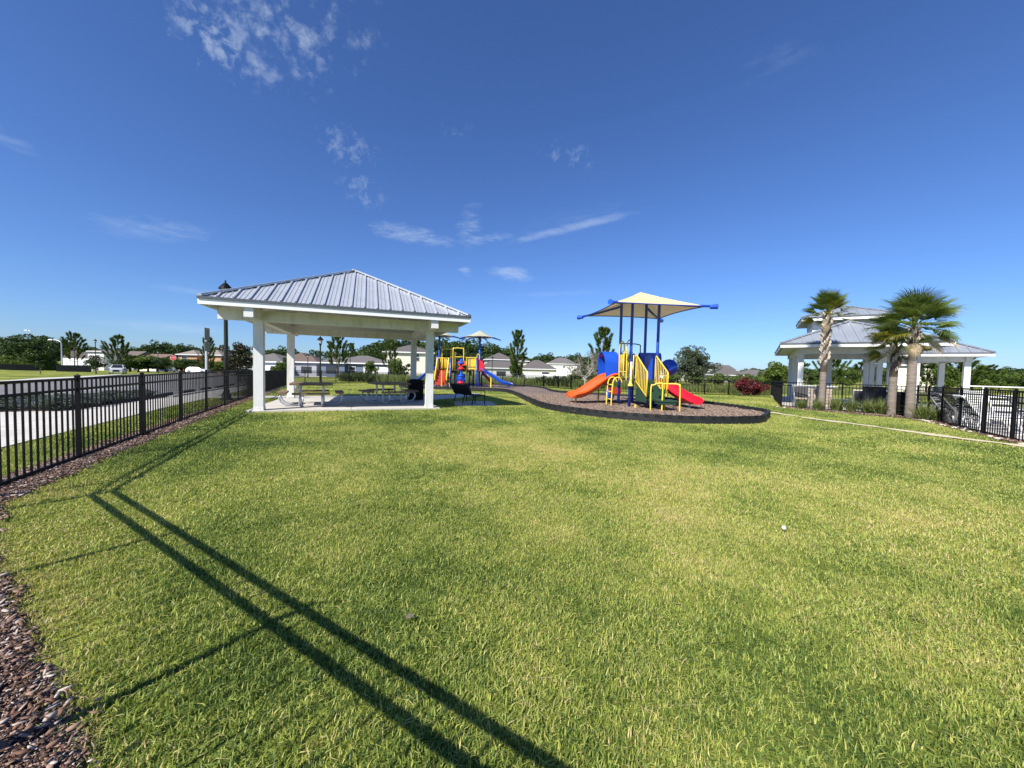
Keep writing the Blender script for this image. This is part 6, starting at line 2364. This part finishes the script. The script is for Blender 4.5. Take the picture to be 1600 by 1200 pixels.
mag = tree_proto('magnolia_tree', '', 'magnolia', 12, 4.3, 1.25, 0.25, M['leaf_magnolia'], 46, 6000, 0.17, spread=0.92, sparse=0.7)
place(mag, 'dark magnolia with bronze leaf undersides between the lamp post and pavilion column', -25.86, 35.0, 4.28, 4.3, 1.0, 1.0, True)

# leafless looking tree with a haze of twigs
bt = thing('bare_tree', 'nearly bare grey twigged tree standing left of the blue slide hood', 'tree', 6.15, 31.0, 0.5)
rg = np.random.default_rng(4)
tw = MB()
tips = []
HB = 4.3


def branch(p, d, l, r, lev):
    q = p + d * l
    mid = p.lerp(q, 0.5) + Vector(rg.normal(0, l * 0.06, 3))
    tw.tube([p, mid, q], [r, r * 0.8, r * 0.6], 6 if lev < 2 else 4, cap=False)
    if lev >= 4:
        tips.append((np.array(q), np.array(d)))
        return
    for k in range(4 if lev < 2 else 3):
        nd = (d + Vector(rg.normal(0, 0.52, 3)) + Vector((0, 0, 0.10))).normalized()
        branch(q if k < 2 else p.lerp(q, 0.65), nd, l * rg.uniform(0.58, 0.80), r * 0.58, lev + 1)


branch(Vector((0, 0, -0.1)), Vector((0, 0, 1)), HB * 0.30, 0.075, 0)
for k in range(4):
    branch(Vector((0, 0, HB * 0.24)), Vector((cos(k * 1.6), sin(k * 1.6), 0.75)).normalized(), HB * 0.22, 0.045, 1)
put('trunk', tw, M['bark_pale'], bt)
TP = np.array([p for p, d in tips])
TP = np.repeat(TP, 9, 0) + rg.normal(0, 0.14, (len(TP) * 9, 3))
put('twigs', cards(TP, 0.13, rg, np.clip(rg.normal(0.5, 0.2, len(TP)), 0, 1), M['twig_grey'], 'twigs', 0, 0.22), None, bt)

pn = pine_proto('', 3, 7.0, 1.85, M['leaf_pine'], 1.0, 0.10)
place(pn, 'young pine left of the big blue slide hood, its top against open sky', 8.7, 36.0, 5.75, 7.0, 0.3, 0.95, True)
place(pn, 'bushy young pine standing alone right of the rear blue slide', 0.71, 55.0, 7.45, 7.0, 2.0, 0.85)
pn2 = pine_proto('', 8, 7.0, 2.3, M['leaf_pine'], 0.9, 0.26)
place(pn2, 'young pine under the middle of the pavilion roof, beside the lamp post', -28.43, 60.0, 6.6, 7.0, 1.0, 1.0, True)
place(pn2, 'thin young pine before the left corner of the cream house', -18.91, 57.0, 6.38, 7.0, 4.0, 0.75)
place(pn, 'narrow dark pine far off behind the grey roofs, left of the forest', -45.75, 105.0, 8.69, 7.0, 3.1, 0.8)
place(pn2, 'pine beside the white fence left of the street lamp across the road', -99.6, 84.0, 8.4, 7.0, 5.0, 0.9)
place(pn2, 'pine just right of the white house across the street', -93.98, 88.0, 8.28, 7.0, 0.0, 1.0)
place(pn, 'pine behind the galvanised sign post', -59.31, 72.0, 7.01, 7.0, 2.4, 0.85)
place(pn2, 'loose pine behind the pool pavilion seen through its left opening', 37.84, 44.0, 4.42, 7.0, 2.2, 1.3)

bd = tree_proto('broadleaf_tree', '', 'tree', 51, 8.0, 3.6, 0.7, M['leaf_oak'], 44, 6500, 0.36, spread=0.9, sparse=0.8)
place(bd, 'big dark green tree across the street at the far left', -123.47, 96.0, 9.72, 8.0, 1.0, 1.12, True)
place(bd, 'dark shrub like tree under the lamp post across the street', -79.0, 70.0, 3.53, 8.0, 2.0, 0.9)
bg = tree_proto('broadleaf_tree', '', 'tree', 52, 5.0, 2.4, 0.3, M['leaf_bright'], 36, 4200, 0.30, spread=0.9, sparse=0.8)
place(bg, 'yellow green tree behind the dark fence at the far left edge', -136.24, 100.0, 4.13, 5.0, 0.0, 1.6, True)
place(bg, 'yellow green bush right of the leftmost yellow green tree', -131.74, 100.0, 3.2, 5.0, 2.0, 1.5)
place(bg, 'small green tree between the two left pavilion columns', -34.63, 55.0, 2.69, 5.0, 1.0, 0.9)
place(bg, 'small upright green tree left of the cream house', -19.95, 52.0, 3.01, 5.0, 3.0, 0.7)
place(bg, 'small green tree before the cream house wall', -15.55, 50.0, 3.36, 5.0, 4.0, 0.8)
place(bg, 'round green tree left of the pool pavilion, behind the fence corner', 31.36, 44.0, 3.93, 5.0, 5.0, 0.85)
place(bg, 'low green tree at the foot of the bare tree', 8.09, 46.0, 2.34, 5.0, 0.6, 1.2)
place(bg, 'green tree at the foot of the pine left of the blue hood', 10.87, 50.0, 2.74, 5.0, 1.9, 0.9)
place(bd, 'dark bushy tree hugging the foot of the pine right of the rear slide', 0.53, 56.0, 3.41, 8.0, 1.9, 0.7)
place(bd, 'round dark tree between the lamp post and second column under the pavilion', -59.27, 112.0, 7.65, 8.0, 1.2, 1.0)
place(bd, 'dark reddish tree in front of the grey houses just left of the second column', -35.42, 58.0, 3.29, 8.0, 2.2, 0.7)
yt = tree_proto('young_tree', '', 'young tree', 53, 3.0, 1.0, 0.7, M['leaf_oak'], 14, 900, 0.24, spread=0.95, sparse=0.6)
place(yt, 'tiny young tree alone on the grass across the street', -72.92, 57.0, 2.2, 3.0, 0.2, 1.2, True)
place(yt, 'thin young tree with twiggy crown before the right half of the cream house', -13.56, 47.0, 2.36, 3.0, 0.8, 0.9)
place(yt, 'sapling behind the fence under the second pavilion', 31.97, 40.0, 3.65, 3.0, 2.8, 1.0)

# shrubs across the street, along the bend
for i, (px_, Y_, h_, w_) in enumerate(((-101.43, 98.0, 4.73, 1.2), (-95.18, 94.0, 4.13, 1.3), (-98.65, 100.0, 5.04, 1.2), (-93.17, 97.0, 4.13, 1.2), (-97.73, 104.0, 4.55, 1.0),
                                       (-89.47, 100.0, 4.14, 1.2), (-85.31, 98.0, 3.78, 1.2), (-77.91, 96.0, 3.32, 1.3), (-70.24, 90.0, 3.39, 1.1), (-96.97, 92.0, 3.22, 1.0))):
    place(bg if i % 3 else bd, 'green tree in the thicket along the road bend across the street', px_, Y_, h_, 5.0 if i % 3 else 8.0, None, w_ * 1.7, group='thicket along the road bend')

# wooded lines far behind: individual trees from three kinds
fa = tree_proto('forest_tree', '', 'tree', 61, 12.0, 6.4, 0.6, M['leaf_oak'], 54, 4200, 0.80, spread=0.92, sparse=0.85)
fb = tree_proto('forest_tree', '', 'tree', 62, 12.0, 5.4, 0.6, M['leaf_oak'], 46, 3800, 0.75, spread=0.95, sparse=0.8)
fc_ = tree_proto('forest_tree', '', 'tree', 63, 12.0, 7.0, 0.4, M['leaf_oak'], 60, 4400, 0.85, spread=0.9, sparse=0.85, irregular=0.5)
protos = [fa, fb, fc_]
used = [False, False, False]


def wood(rows, label, group):
    for i, (x, y, h, k, w) in enumerate(rows):
        p = protos[k]
        place(p, label, x, y, h, 12.0, None, w, first=not used[k], group=group)
        used[k] = True


left_wood = [(-223.59, 150.0, 12.25, 0, 1.0), (-214.49, 150.0, 12.2, 2, 1.0), (-207.48, 150.0, 12.1, 0, 1.0), (-209.02, 155.0, 11.72, 1, 1.1), (-197.61, 150.0, 12.58, 2, 1.0), (-173.28, 140.0, 11.24, 0, 1.0),
             (-182.02, 150.0, 10.61, 1, 0.9), (-186.39, 160.0, 9.91, 0, 1.0), (-187.07, 165.0, 9.39, 2, 1.1), (-181.93, 165.0, 8.94, 1, 1.1)]
wood(left_wood, 'dark tree in the wood behind the houses across the street, far left', 'wood at the far left')
mid_wood = [(-197.64, 190.0, 10.1, 0, 1.0), (-181.63, 180.0, 11.09, 2, 1.0), (-169.91, 175.0, 13.13, 0, 0.95), (-173.85, 185.0, 11.61, 1, 1.0), (-164.17, 180.0, 12.42, 2, 0.9), (-159.8, 180.0, 12.21, 0, 0.8),
            (-180.61, 210.0, 11.7, 1, 1.2), (-171.16, 210.0, 12.27, 2, 1.1), (-159.27, 205.0, 12.59, 0, 1.0), (-145.69, 200.0, 11.19, 0, 1.0), (-125.89, 190.0, 12.05, 2, 1.0), (-119.31, 190.0, 12.53, 0, 1.1), (-123.14, 210.0, 10.47, 1, 1.2)]
wood(mid_wood, 'dark tree in the wooded line behind the roofs, left of the pavilion middle', 'wooded line behind the roofs')
big_wood = [(-79.61, 165.0, 9.27, 1, 1.0), (-69.89, 165.0, 10.63, 0, 1.0), (-63.89, 160.0, 11.32, 2, 0.9), (-52.02, 140.0, 12.29, 0, 0.95), (-46.19, 135.0, 13.6, 2, 0.9), (-41.75, 135.0, 13.92, 0, 0.9), (-37.07, 135.0, 14.47, 1, 1.0),
            (-31.93, 135.0, 14.34, 2, 0.95), (-26.24, 130.0, 13.72, 0, 0.9), (-22.64, 130.0, 13.57, 2, 0.9), (-18.87, 132.0, 13.85, 0, 1.0), (-15.09, 135.0, 13.06, 1, 1.0), (-11.77, 140.0, 12.38, 2, 0.9), (-8.67, 145.0, 13.6, 0, 0.9),
            (-5.33, 150.0, 12.81, 2, 0.9), (-1.75, 155.0, 11.62, 1, 1.1), (-22.97, 120.0, 8.86, 1, 1.1), (-14.66, 120.0, 8.42, 0, 1.0), (-8.77, 125.0, 8.43, 2, 1.0), (-39.6, 120.0, 8.54, 1, 1.0)]
wood(big_wood, 'tall dark forest tree rising behind the cream house and rear play structure', 'forest behind the cream house')
far_l = []
rr = random.Random(3)
for i, (x, h) in enumerate([(-0.5, 13.3), (7.6, 15.3), (14.2, 14.1), (20.4, 15.6), (26.4, 15.2), (34.5, 14.5), (42.2, 15.2), (48.0, 15.5), (56.1, 16.4), (62.0, 15.0), (69.4, 16.5), (74.8, 15.4), (82.1, 16.4), (89.2, 17.1), (96.2, 15.9)]):
    far_l.append((x, 280.0 + (i % 3) * 8, h, i % 3, 1.25))
wood(far_l, 'small distant tree in the low wooded line behind the white houses', 'distant wooded line')
far_r = []
for i, (x, h) in enumerate([(145.0, 6.6), (155.8, 9.3), (165.4, 8.2), (175.8, 6.5), (184.3, 7.8), (193.9, 8.7), (202.8, 8.3), (211.7, 9.2), (220.0, 7.6), (230.0, 9.7), (241.1, 10.1), (252.9, 11.8), (264.6, 10.4), (276.2, 8.9), (288.3, 12.0), (299.3, 12.5), (308.0, 12.8), (317.4, 13.3), (329.1, 12.5), (340.6, 11.9), (349.3, 13.0), (358.8, 11.9), (367.8, 12.2), (379.7, 11.6), (388.9, 13.3), (398.9, 14.2), (408.5, 11.8), (416.4, 15.1), (427.2, 15.6), (436.6, 13.2), (448.4, 15.0), (457.4, 13.3), (468.1, 14.9), (477.5, 15.7), (486.8, 14.4), (496.7, 16.7), (508.7, 14.9), (520.5, 14.6), (529.5, 14.9), (540.7, 16.9), (550.1, 16.6), (560.5, 18.3), (570.9, 15.7), (580.7, 17.9), (592.9, 16.0), (604.7, 19.7), (616.4, 19.4), (626.1, 17.2), (634.3, 20.1), (643.4, 20.0), (653.0, 18.3)]):
    far_r.append((x, 420.0 + (i % 3) * 10, h, i % 3, 1.6))
wood(far_r, 'tiny tree in the hazy low wood along the right horizon', 'low wood along the right horizon')
right_wood = [(57.09, 75.0, 4.62, 1, 1.0), (56.92, 70.0, 4.14, 0, 1.0), (57.37, 64.0, 4.83, 2, 1.0), (80.17, 85.0, 5.83, 1, 1.0), (80.02, 80.0, 5.98, 0, 1.0), (75.76, 72.0, 5.38, 1, 1.1), (69.54, 62.0, 5.79, 1, 1.2), (69.99, 60.0, 5.53, 0, 1.0), (72.49, 60.0, 5.81, 1, 1.2), (77.27, 62.0, 5.51, 2, 1.0),
              (87.1, 68.0, 5.06, 1, 1.1), (118.71, 90.0, 6.08, 0, 1.2), (129.26, 95.0, 6.69, 2, 1.2), (133.53, 95.0, 6.46, 0, 1.2), (138.14, 95.0, 6.89, 1, 1.2)]
bt_r = tree_proto('broadleaf_tree', '', 'tree', 71, 6.0, 2.9, 0.3, M['leaf_bright'], 34, 4200, 0.30, spread=0.92, sparse=0.75)
for i, (x, y, h, k, w) in enumerate(right_wood):
    place(bt_r if k != 1 else pn2, 'green tree in the mixed row behind the pool pavilions', x, y, h, 6.0 if k != 1 else 7.0, None, w * (1.0 if k != 1 else 1.5), first=(i == 1), group='mixed trees behind the pool')

# shrubs
sh = tree_proto('shrub', '', 'shrub', 81, 1.4, 0.95, 0.02, M['leaf_hedge'], 26, 1500, 0.12, spread=0.85, sparse=0.9, r0=0.02)
shp = [(468, 33.6), (487, 34.4), (505, 35.2)]
first = True
for i, (x, y, h, w) in enumerate(((-18.37, 42.0, 1.3, 1.1), (-17.43, 42.0, 1.35, 1.2), (-16.21, 41.5, 1.2, 1.1), (-15.46, 42.0, 1.2, 1.0), (-19.39, 42.0, 1.3, 1.0))):
    place(sh, 'low clipped green shrub behind the dark fence run under the pavilion', x, y, h, 1.4, None, w, first=first, group='clipped shrubs behind the fence')
    first = False
for i, (x, y, h, w) in enumerate(((3.61, 40.5, 1.3, 1.1), (4.54, 40.0, 1.4, 1.1), (5.37, 39.5, 1.4, 1.1), (6.1, 38.5, 1.2, 1.0), (2.8, 41.0, 1.1, 1.0), (8.86, 34.0, 1.2, 1.1))):
    place(sh, 'dark rounded shrub behind the fence left of the orange slide', x, y, h, 1.4, None, w, group='rounded shrubs behind the fence')
for i in range(16):
    x_, y_ = [25.87, 27.27, 28.63, 30.05, 31.24, 32.69, 33.44, 35.04, 36.68, 37.81, 39.30, 40.12, 41.67, 42.85, 44.37, 45.71][i], 60.0 + (i % 3) * 3
    place(sh, 'green shrub in the low hedge line beyond the far fence', x_, y_, 2.3 + 0.5 * rnd.random(), 1.4, None, 1.15, group='hedge line beyond the far fence')
sh2 = tree_proto('shrub', '', 'shrub', 82, 1.0, 0.75, 0.02, M['plumbago'], 26, 2600, 0.075, spread=0.85, sparse=0.95, r0=0.015)
first = True
for s in np.arange(7.4, 13.0, 0.45):
    for o in (3.6, 4.05, 4.5, 5.0, 5.5, 6.0, 6.6, 7.2, 7.8, 8.4):
        x, y = SO(s + rnd.uniform(-0.15, 0.15), o + rnd.uniform(-0.12, 0.12))
        if not in_poly([x], [y], bed_poly)[0]:
            continue
        place(sh2, 'blue flowering shrub in the bed between the sidewalk and the street', x, y, rnd.uniform(0.28, 0.40), 1.0, None, 1.6, first=first, group='blue flowering shrubs in the roadside bed')
        first = False
rs = tree_proto('red_shrub', '', 'shrub', 83, 1.3, 0.78, 0.02, M['leaf_red'], 30, 2200, 0.12, spread=0.88, sparse=0.85, r0=0.02)
place(rs, 'tallest dark red shrub at the left end of the red hedge by the fence', 17.75, 28.4, 1.55, 1.3, 0.2, 0.72, True)
place(rs, 'middle dark red shrub of the red hedge in front of the far fence', 18.55, 28.6, 1.35, 1.3, 1.2, 0.85)
place(rs, 'right dark red shrub of the red hedge nearest the pool fence', 19.3, 28.8, 1.22, 1.3, 2.6, 0.8)


# tall grass by the pond behind the far fence
def tall_grass(name, poly, n, h, w, seed, m):
    rng = np.random.default_rng(seed)
    P = np.array(poly)
    x0, y0 = P.min(0)
    x1, y1 = P.max(0)
    N = n * 3
    x, y = rng.uniform(x0, x1, N), rng.uniform(y0, y1, N)
    k = in_poly(x, y, poly)
    x, y = x[k][:n], y[k][:n]
    meshes = []
    for i in range(4):
        v, f, t = blades(40, 0.45, h, w, rng, 0.30, (0.45, 0.18))
        meshes.append(mesh_np('%s_clump_%d' % (name, i), v, f, m, t))
    c = len(x)
    pts = np.stack([x, y, tza(x, y)], 1)
    return scatter(name, pts, rng.random(c) * 6.28, rng.uniform(0.7, 1.25, c), rng.integers(0, 4, c), meshes, m)


tall_grass('reeds', [(-19.17, 42.0), (-11.68, 41.0), (-5.72, 41.0), (-0.04, 40.5), (4.12, 40.0), (9.53, 34.5), (13.12, 33.0), (16.69, 42.0), (8.62, 50.0), (-9.4, 54.0), (-22.5, 54.0)], 1500, 0.80, 0.035, 3, M['leaf_grass'])
tall_grass('reeds', [(13.12, 33.0), (22.83, 33.5), (36.69, 40.0), (47.69, 52.0), (17.89, 45.0)], 700, 0.60, 0.035, 4, M['leaf_grass'])
tall_grass('roadside_scrub', [(-142.68, 98.0), (-118.15, 96.0), (-128.0, 104.0), (-154.33, 106.0)], 500, 2.2, 0.12, 6, M['leaf_bright'])

# pale strip of path beyond the fence
for pts_ in ([(7.16, 52.0), (16.69, 46.0), (34.22, 46.0), (36.08, 48.5), (17.6, 48.5), (7.57, 55.0)],):
    sheet('far_path', pts_, M['walk'], 0.05, 2.0)

# fountain grass clumps in the palm bed
fg = thing('grass_clump', '', 'ornamental grass', 0, 0, 0.0, z=0.0)
rg = np.random.default_rng(17)
v, f, t = blades(260, 0.14, 0.62, 0.016, rg, 0.75, (0.42, 0.2))
put('leaves', mesh_np('leaves', v, f, M['leaf_grass'], t), None, fg)
cl_ = [('ornamental grass clump at the left foot of the slender palm', 13.55, 16.3, 0.9), ('ornamental grass clump with white blooms right of the slender palm', 14.25, 16.15, 1.15), ('ornamental grass clump midway between slender palm and cabinet', 14.55, 15.75, 1.0),
       ('ornamental grass clump in front of the black cabinet', 14.85, 15.35, 1.0), ('ornamental grass clump left of the short palm trunk', 14.95, 14.95, 1.1), ('ornamental grass clump right of the thick palm trunk', 14.95, 13.35, 1.15), ('ornamental grass clump at the far left end of the palm bed', 13.3, 16.9, 0.8),
       ('ornamental grass clump beside the first fence post right of the palms', 15.0, 12.95, 0.9), ('ornamental grass clump behind the short palm trunk', 15.35, 15.2, 0.9)]
for i, (lab, x, y, k) in enumerate(cl_):
    if i == 0:
        fg.location = (x, y, tz(x, y))
        fg.scale = (k, k, k)
        fg['label'] = lab
        fg['group'] = 'ornamental grasses under the palms'
    else:
        copy_tree(fg, x, y, rnd.uniform(0, 6), lab, k)


# ------------------------------------------------------------------ sabal palms
def fan_leaf(rng, L, nb=26, spread=2.5, droop=0.35):
    """petiole and a fan of narrow blades, along +x"""
    V, F, T = [], [], []
    pl = L * 0.52
    o = 0
    q = [np.array([0, 0, 0.0]), np.array([pl * 0.5, 0, 0.05 * L]), np.array([pl, 0, 0.02 * L])]
    for i, p in enumerate(q):
        V += [p + np.array([0, -0.018, 0]), p + np.array([0, 0.018, 0])]
        T += [0.7, 0.7]
    F += [(0, 1, 3), (0, 3, 2), (2, 3, 5), (2, 5, 4)]
    o = 6
    hub = q[2]
    R = L * 0.62
    for k in range(nb):
        a = -spread / 2 + spread * (k + 0.5) / nb
        l = R * (0.78 + 0.22 * cos(a)) * rng.uniform(0.9, 1.06)
        d = np.array([cos(a), sin(a) * 0.9, 0.16 * abs(sin(a)) + 0.05])
        s = np.array([-sin(a), cos(a), 0.35]) * R * 0.0175
        m1 = hub + d * l * 0.5
        m2 = hub + d * l * 0.80 - np.array([0, 0, droop * l * 0.16])
        e = hub + d * l - np.array([0, 0, droop * l * rng.uniform(0.4, 0.9)])
        V += [hub - s * 0.3, hub + s * 0.3, m1 - s, m1 + s, m2 - s * 0.6, m2 + s * 0.6, e]
        t = np.clip(rng.normal(0.42, 0.14), 0, 1)
        T += [t - 0.1, t - 0.1, t, t, t + 0.06, t + 0.06, t + 0.15]
        F += [(o, o + 1, o + 3), (o, o + 3, o + 2), (o + 2, o + 3, o + 5), (o + 2, o + 5, o + 4), (o + 4, o + 5, o + 6)]
        o += 7
    return np.array(V), np.array(F), np.clip(np.array(T), 0, 1)


def palm(label, x, y, h, r, crown, n, seed, boots=True, lean=(0, 0), yellow=(), dead=2, elev=(-0.5, 1.35), brown=0, spike=False, m='leaf_palm', hang=()):
    rng = np.random.default_rng(seed)
    t = thing('palm_tree', label, 'palm tree', x, y, 0.0)
    tk = MB()
    pth, rad = [], []
    for i in range(13):
        q = i / 12
        pth.append((lean[0] * q * q, lean[1] * q * q, -0.1 + (h + 0.1) * q))
        rad.append(r * (1.22 - 0.9 * q if q < 0.12 else (1.08 - 0.16 * (q - 0.12))) * rng.uniform(0.97, 1.03))
    tk.tube(pth, rad, 14)
    trunk = put('trunk', tk, M['palm_trunk'], t, smooth=True)
    if boots:
        z0 = h * boots
        nb = int((h - z0) / 0.075)
        for i in range(nb * 3):
            q = i / (nb * 3)
            z = z0 + (h - z0) * q
            a = i * 2.2 + rng.normal(0, 0.12)
            c = np.array([lean[0] * (z / h) ** 2, lean[1] * (z / h) ** 2, z])
            d = np.array([cos(a), sin(a), 0])
            s = np.array([-sin(a), cos(a), 0]) * 0.045
            b = c + d * r * 0.95
            e = c + d * (r * 1.85) + np.array([0, 0, 0.19 + 0.05 * rng.normal()])
            e2 = c + d * (r * 1.5) + np.array([0, 0, 0.22])
            mb = MB().add([b - s, b + s, e + s * 0.55, e - s * 0.55, b + np.array([0, 0, 0.09]) - s, b + np.array([0, 0, 0.09]) + s, e2 + s * 0.5, e2 - s * 0.5],
                          [(0, 1, 2, 3), (7, 6, 5, 4), (0, 4, 5, 1), (1, 5, 6, 2), (2, 6, 7, 3), (3, 7, 4, 0)])
            put('leaf_boot', mb, M['palm_boot'], trunk)
        k0 = int(12 * boots)
        put('fibre_sleeve', MB().tube([pth[i] for i in range(k0, 13)], [rad[i] * 1.02 for i in range(k0, 13)], 14), M['palm_fibre'], trunk)
    top = (lean[0], lean[1], h)
    var = []
    for k in range(4):
        V, F, T = fan_leaf(rng, crown, 30, rng.uniform(2.3, 2.9), rng.uniform(0.25, 0.55))
        var.append((V, F, T))
    ms = {}

    def leafmesh(k, mm):
        if (k, mm) not in ms:
            ms[(k, mm)] = mesh_np('frond', *var[k][:2], M[mm], var[k][2])
        return ms[(k, mm)]
    for i in range(n):
        q = (i + 0.5) / n
        el = elev[0] + (elev[1] - elev[0]) * q ** 0.8 + rng.normal(0, 0.1)
        az = i * 2.399 + rng.normal(0, 0.15)
        mm = m
        if i in yellow:
            mm = 'leaf_palm_yellow'
        fr = put('frond', leafmesh(i % 4, mm), None, t, (top[0], top[1], top[2] - 0.12 + 0.22 * q), None)
        fr.rotation_euler = (rng.normal(0, 0.25), -el, az)
        k = rng.uniform(0.85, 1.1)
        fr.scale = (k, k, k)
        if mm != m:
            fr['label'] = 'yellowing frond'
    for i in range(dead):
        az = -1.9 + i * 0.9 + rng.normal(0, 0.2)
        fr = put('frond', leafmesh(i % 4, 'dead_frond' if i >= brown else 'brown_frond'), None, t, (top[0], top[1], top[2] - 0.22), None)
        fr.rotation_euler = (rng.normal(0, 0.2), 1.28 + rng.normal(0, 0.1), az)
        fr.scale = (0.62, 0.45, 0.55)
        fr['label'] = 'dead hanging frond'
    for az, el, k, mm in hang:
        fr = put('frond', leafmesh(int(az * 3) % 4, mm), None, t, (top[0], top[1], top[2] - 0.10), (rng.normal(0, 0.3), -el, az), (k, k * (0.5 if 'dead' in mm else 0.8), k))
        fr['label'] = {'dead_frond': 'dry straw coloured drooping frond', 'brown_frond': 'dead brown drooping frond'}.get(mm, 'yellowing drooping frond')
    if spike:
        put('spear_leaf', MB().tube([(top[0], top[1], h), (top[0] + 0.05, top[1], h + crown * 1.1)], [0.03, 0.004], 6), M[m], t)
    return t


palm('slender palm with rough criss-cross boots, leftmost of the three palms', 13.93, 16.57, 4.28, 0.118, 0.98, 44, 5, 0.46, (0.06, 0.0), (3, 7, 11, 15, 20, 26, 31), 0, (-0.25, 1.4), hang=((-2.3, -1.1, 0.75, 'dead_frond'), (-2.6, -1.2, 0.7, 'dead_frond'), (-0.8, -0.95, 0.7, 'dead_frond'), (-0.6, -0.3, 0.95, 'leaf_palm_yellow'), (2.3, -0.25, 0.95, 'leaf_palm_yellow')))
palm('thick trunked palm with the widest crown, rightmost of the three palms', 15.25, 14.1, 3.42, 0.130, 1.30, 56, 9, 0.80, (0.0, 0.05), (1, 4, 9), 1, (-0.45, 1.4), 1, True, hang=((-0.85, -0.50, 0.95, 'dead_frond'), (-0.55, -0.75, 0.95, 'leaf_palm_yellow'), (-1.1, -0.85, 0.9, 'dead_frond'), (2.2, -0.35, 0.95, 'brown_frond'), (2.5, -0.6, 0.9, 'leaf_palm_yellow'), (-2.3, -1.15, 0.8, 'dead_frond'), (-2.0, -1.2, 0.75, 'dead_frond')))
palm('shorter palm leaning beside the thick trunked palm', 15.2, 14.75, 2.75, 0.125, 0.95, 34, 14, 0.62, (0.03, 0.0), (2, 5), 2, (-0.4, 1.1), 1, hang=((2.3, -0.55, 0.95, 'leaf_palm_yellow'), (2.0, -0.75, 0.85, 'leaf_palm_yellow'), (-0.8, -0.8, 0.95, 'brown_frond'), (-1.1, -0.95, 0.9, 'brown_frond')))


# ------------------------------------------------------------------ labels that single out each tree of a countable row
ORD = ['first', 'second', 'third', 'fourth', 'fifth', 'sixth', 'seventh', 'eighth', 'ninth', 'tenth', 'eleventh', 'twelfth', 'thirteenth', 'fourteenth', 'fifteenth', 'sixteenth', 'seventeenth', 'eighteenth', 'nineteenth', 'twentieth', 'twenty-first', 'twenty-second']
for grp, txt in (('thicket along the road bend', '%s tree from the left in the thicket along the road bend'), ('mixed trees behind the pool', '%s tree from the left in the mixed row behind the pool pavilions'),
                 ('forest behind the cream house', '%s tree from the left in the tall forest behind the cream house'), ('hedge line beyond the far fence', '%s shrub from the left in the low hedge beyond the far fence'),
                 ('wood at the far left', '%s tree from the left in the wood at the far left'), ('wooded line behind the roofs', '%s tree from the left in the wooded line behind the roofs'),
                 ('distant wooded line', '%s tree from the left in the distant low wood behind the white house'), ('clipped shrubs behind the fence', '%s clipped shrub from the left behind the dark fence under the pavilion'),
                 ('pale stones along the pool fence', '%s pale edging stone from the left at the foot of the pool fence'),
                 ('rounded shrubs behind the fence', '%s rounded dark shrub from the left behind the fence, left of the orange slide')):
    row = sorted([o for o in COL.objects if o.parent is None and o.get('group') == grp], key=lambda o: o.location.x / max(o.location.y, 1e-3))
    for i, o in enumerate(row):
        if i < len(ORD):
            o['label'] = txt % ORD[i]
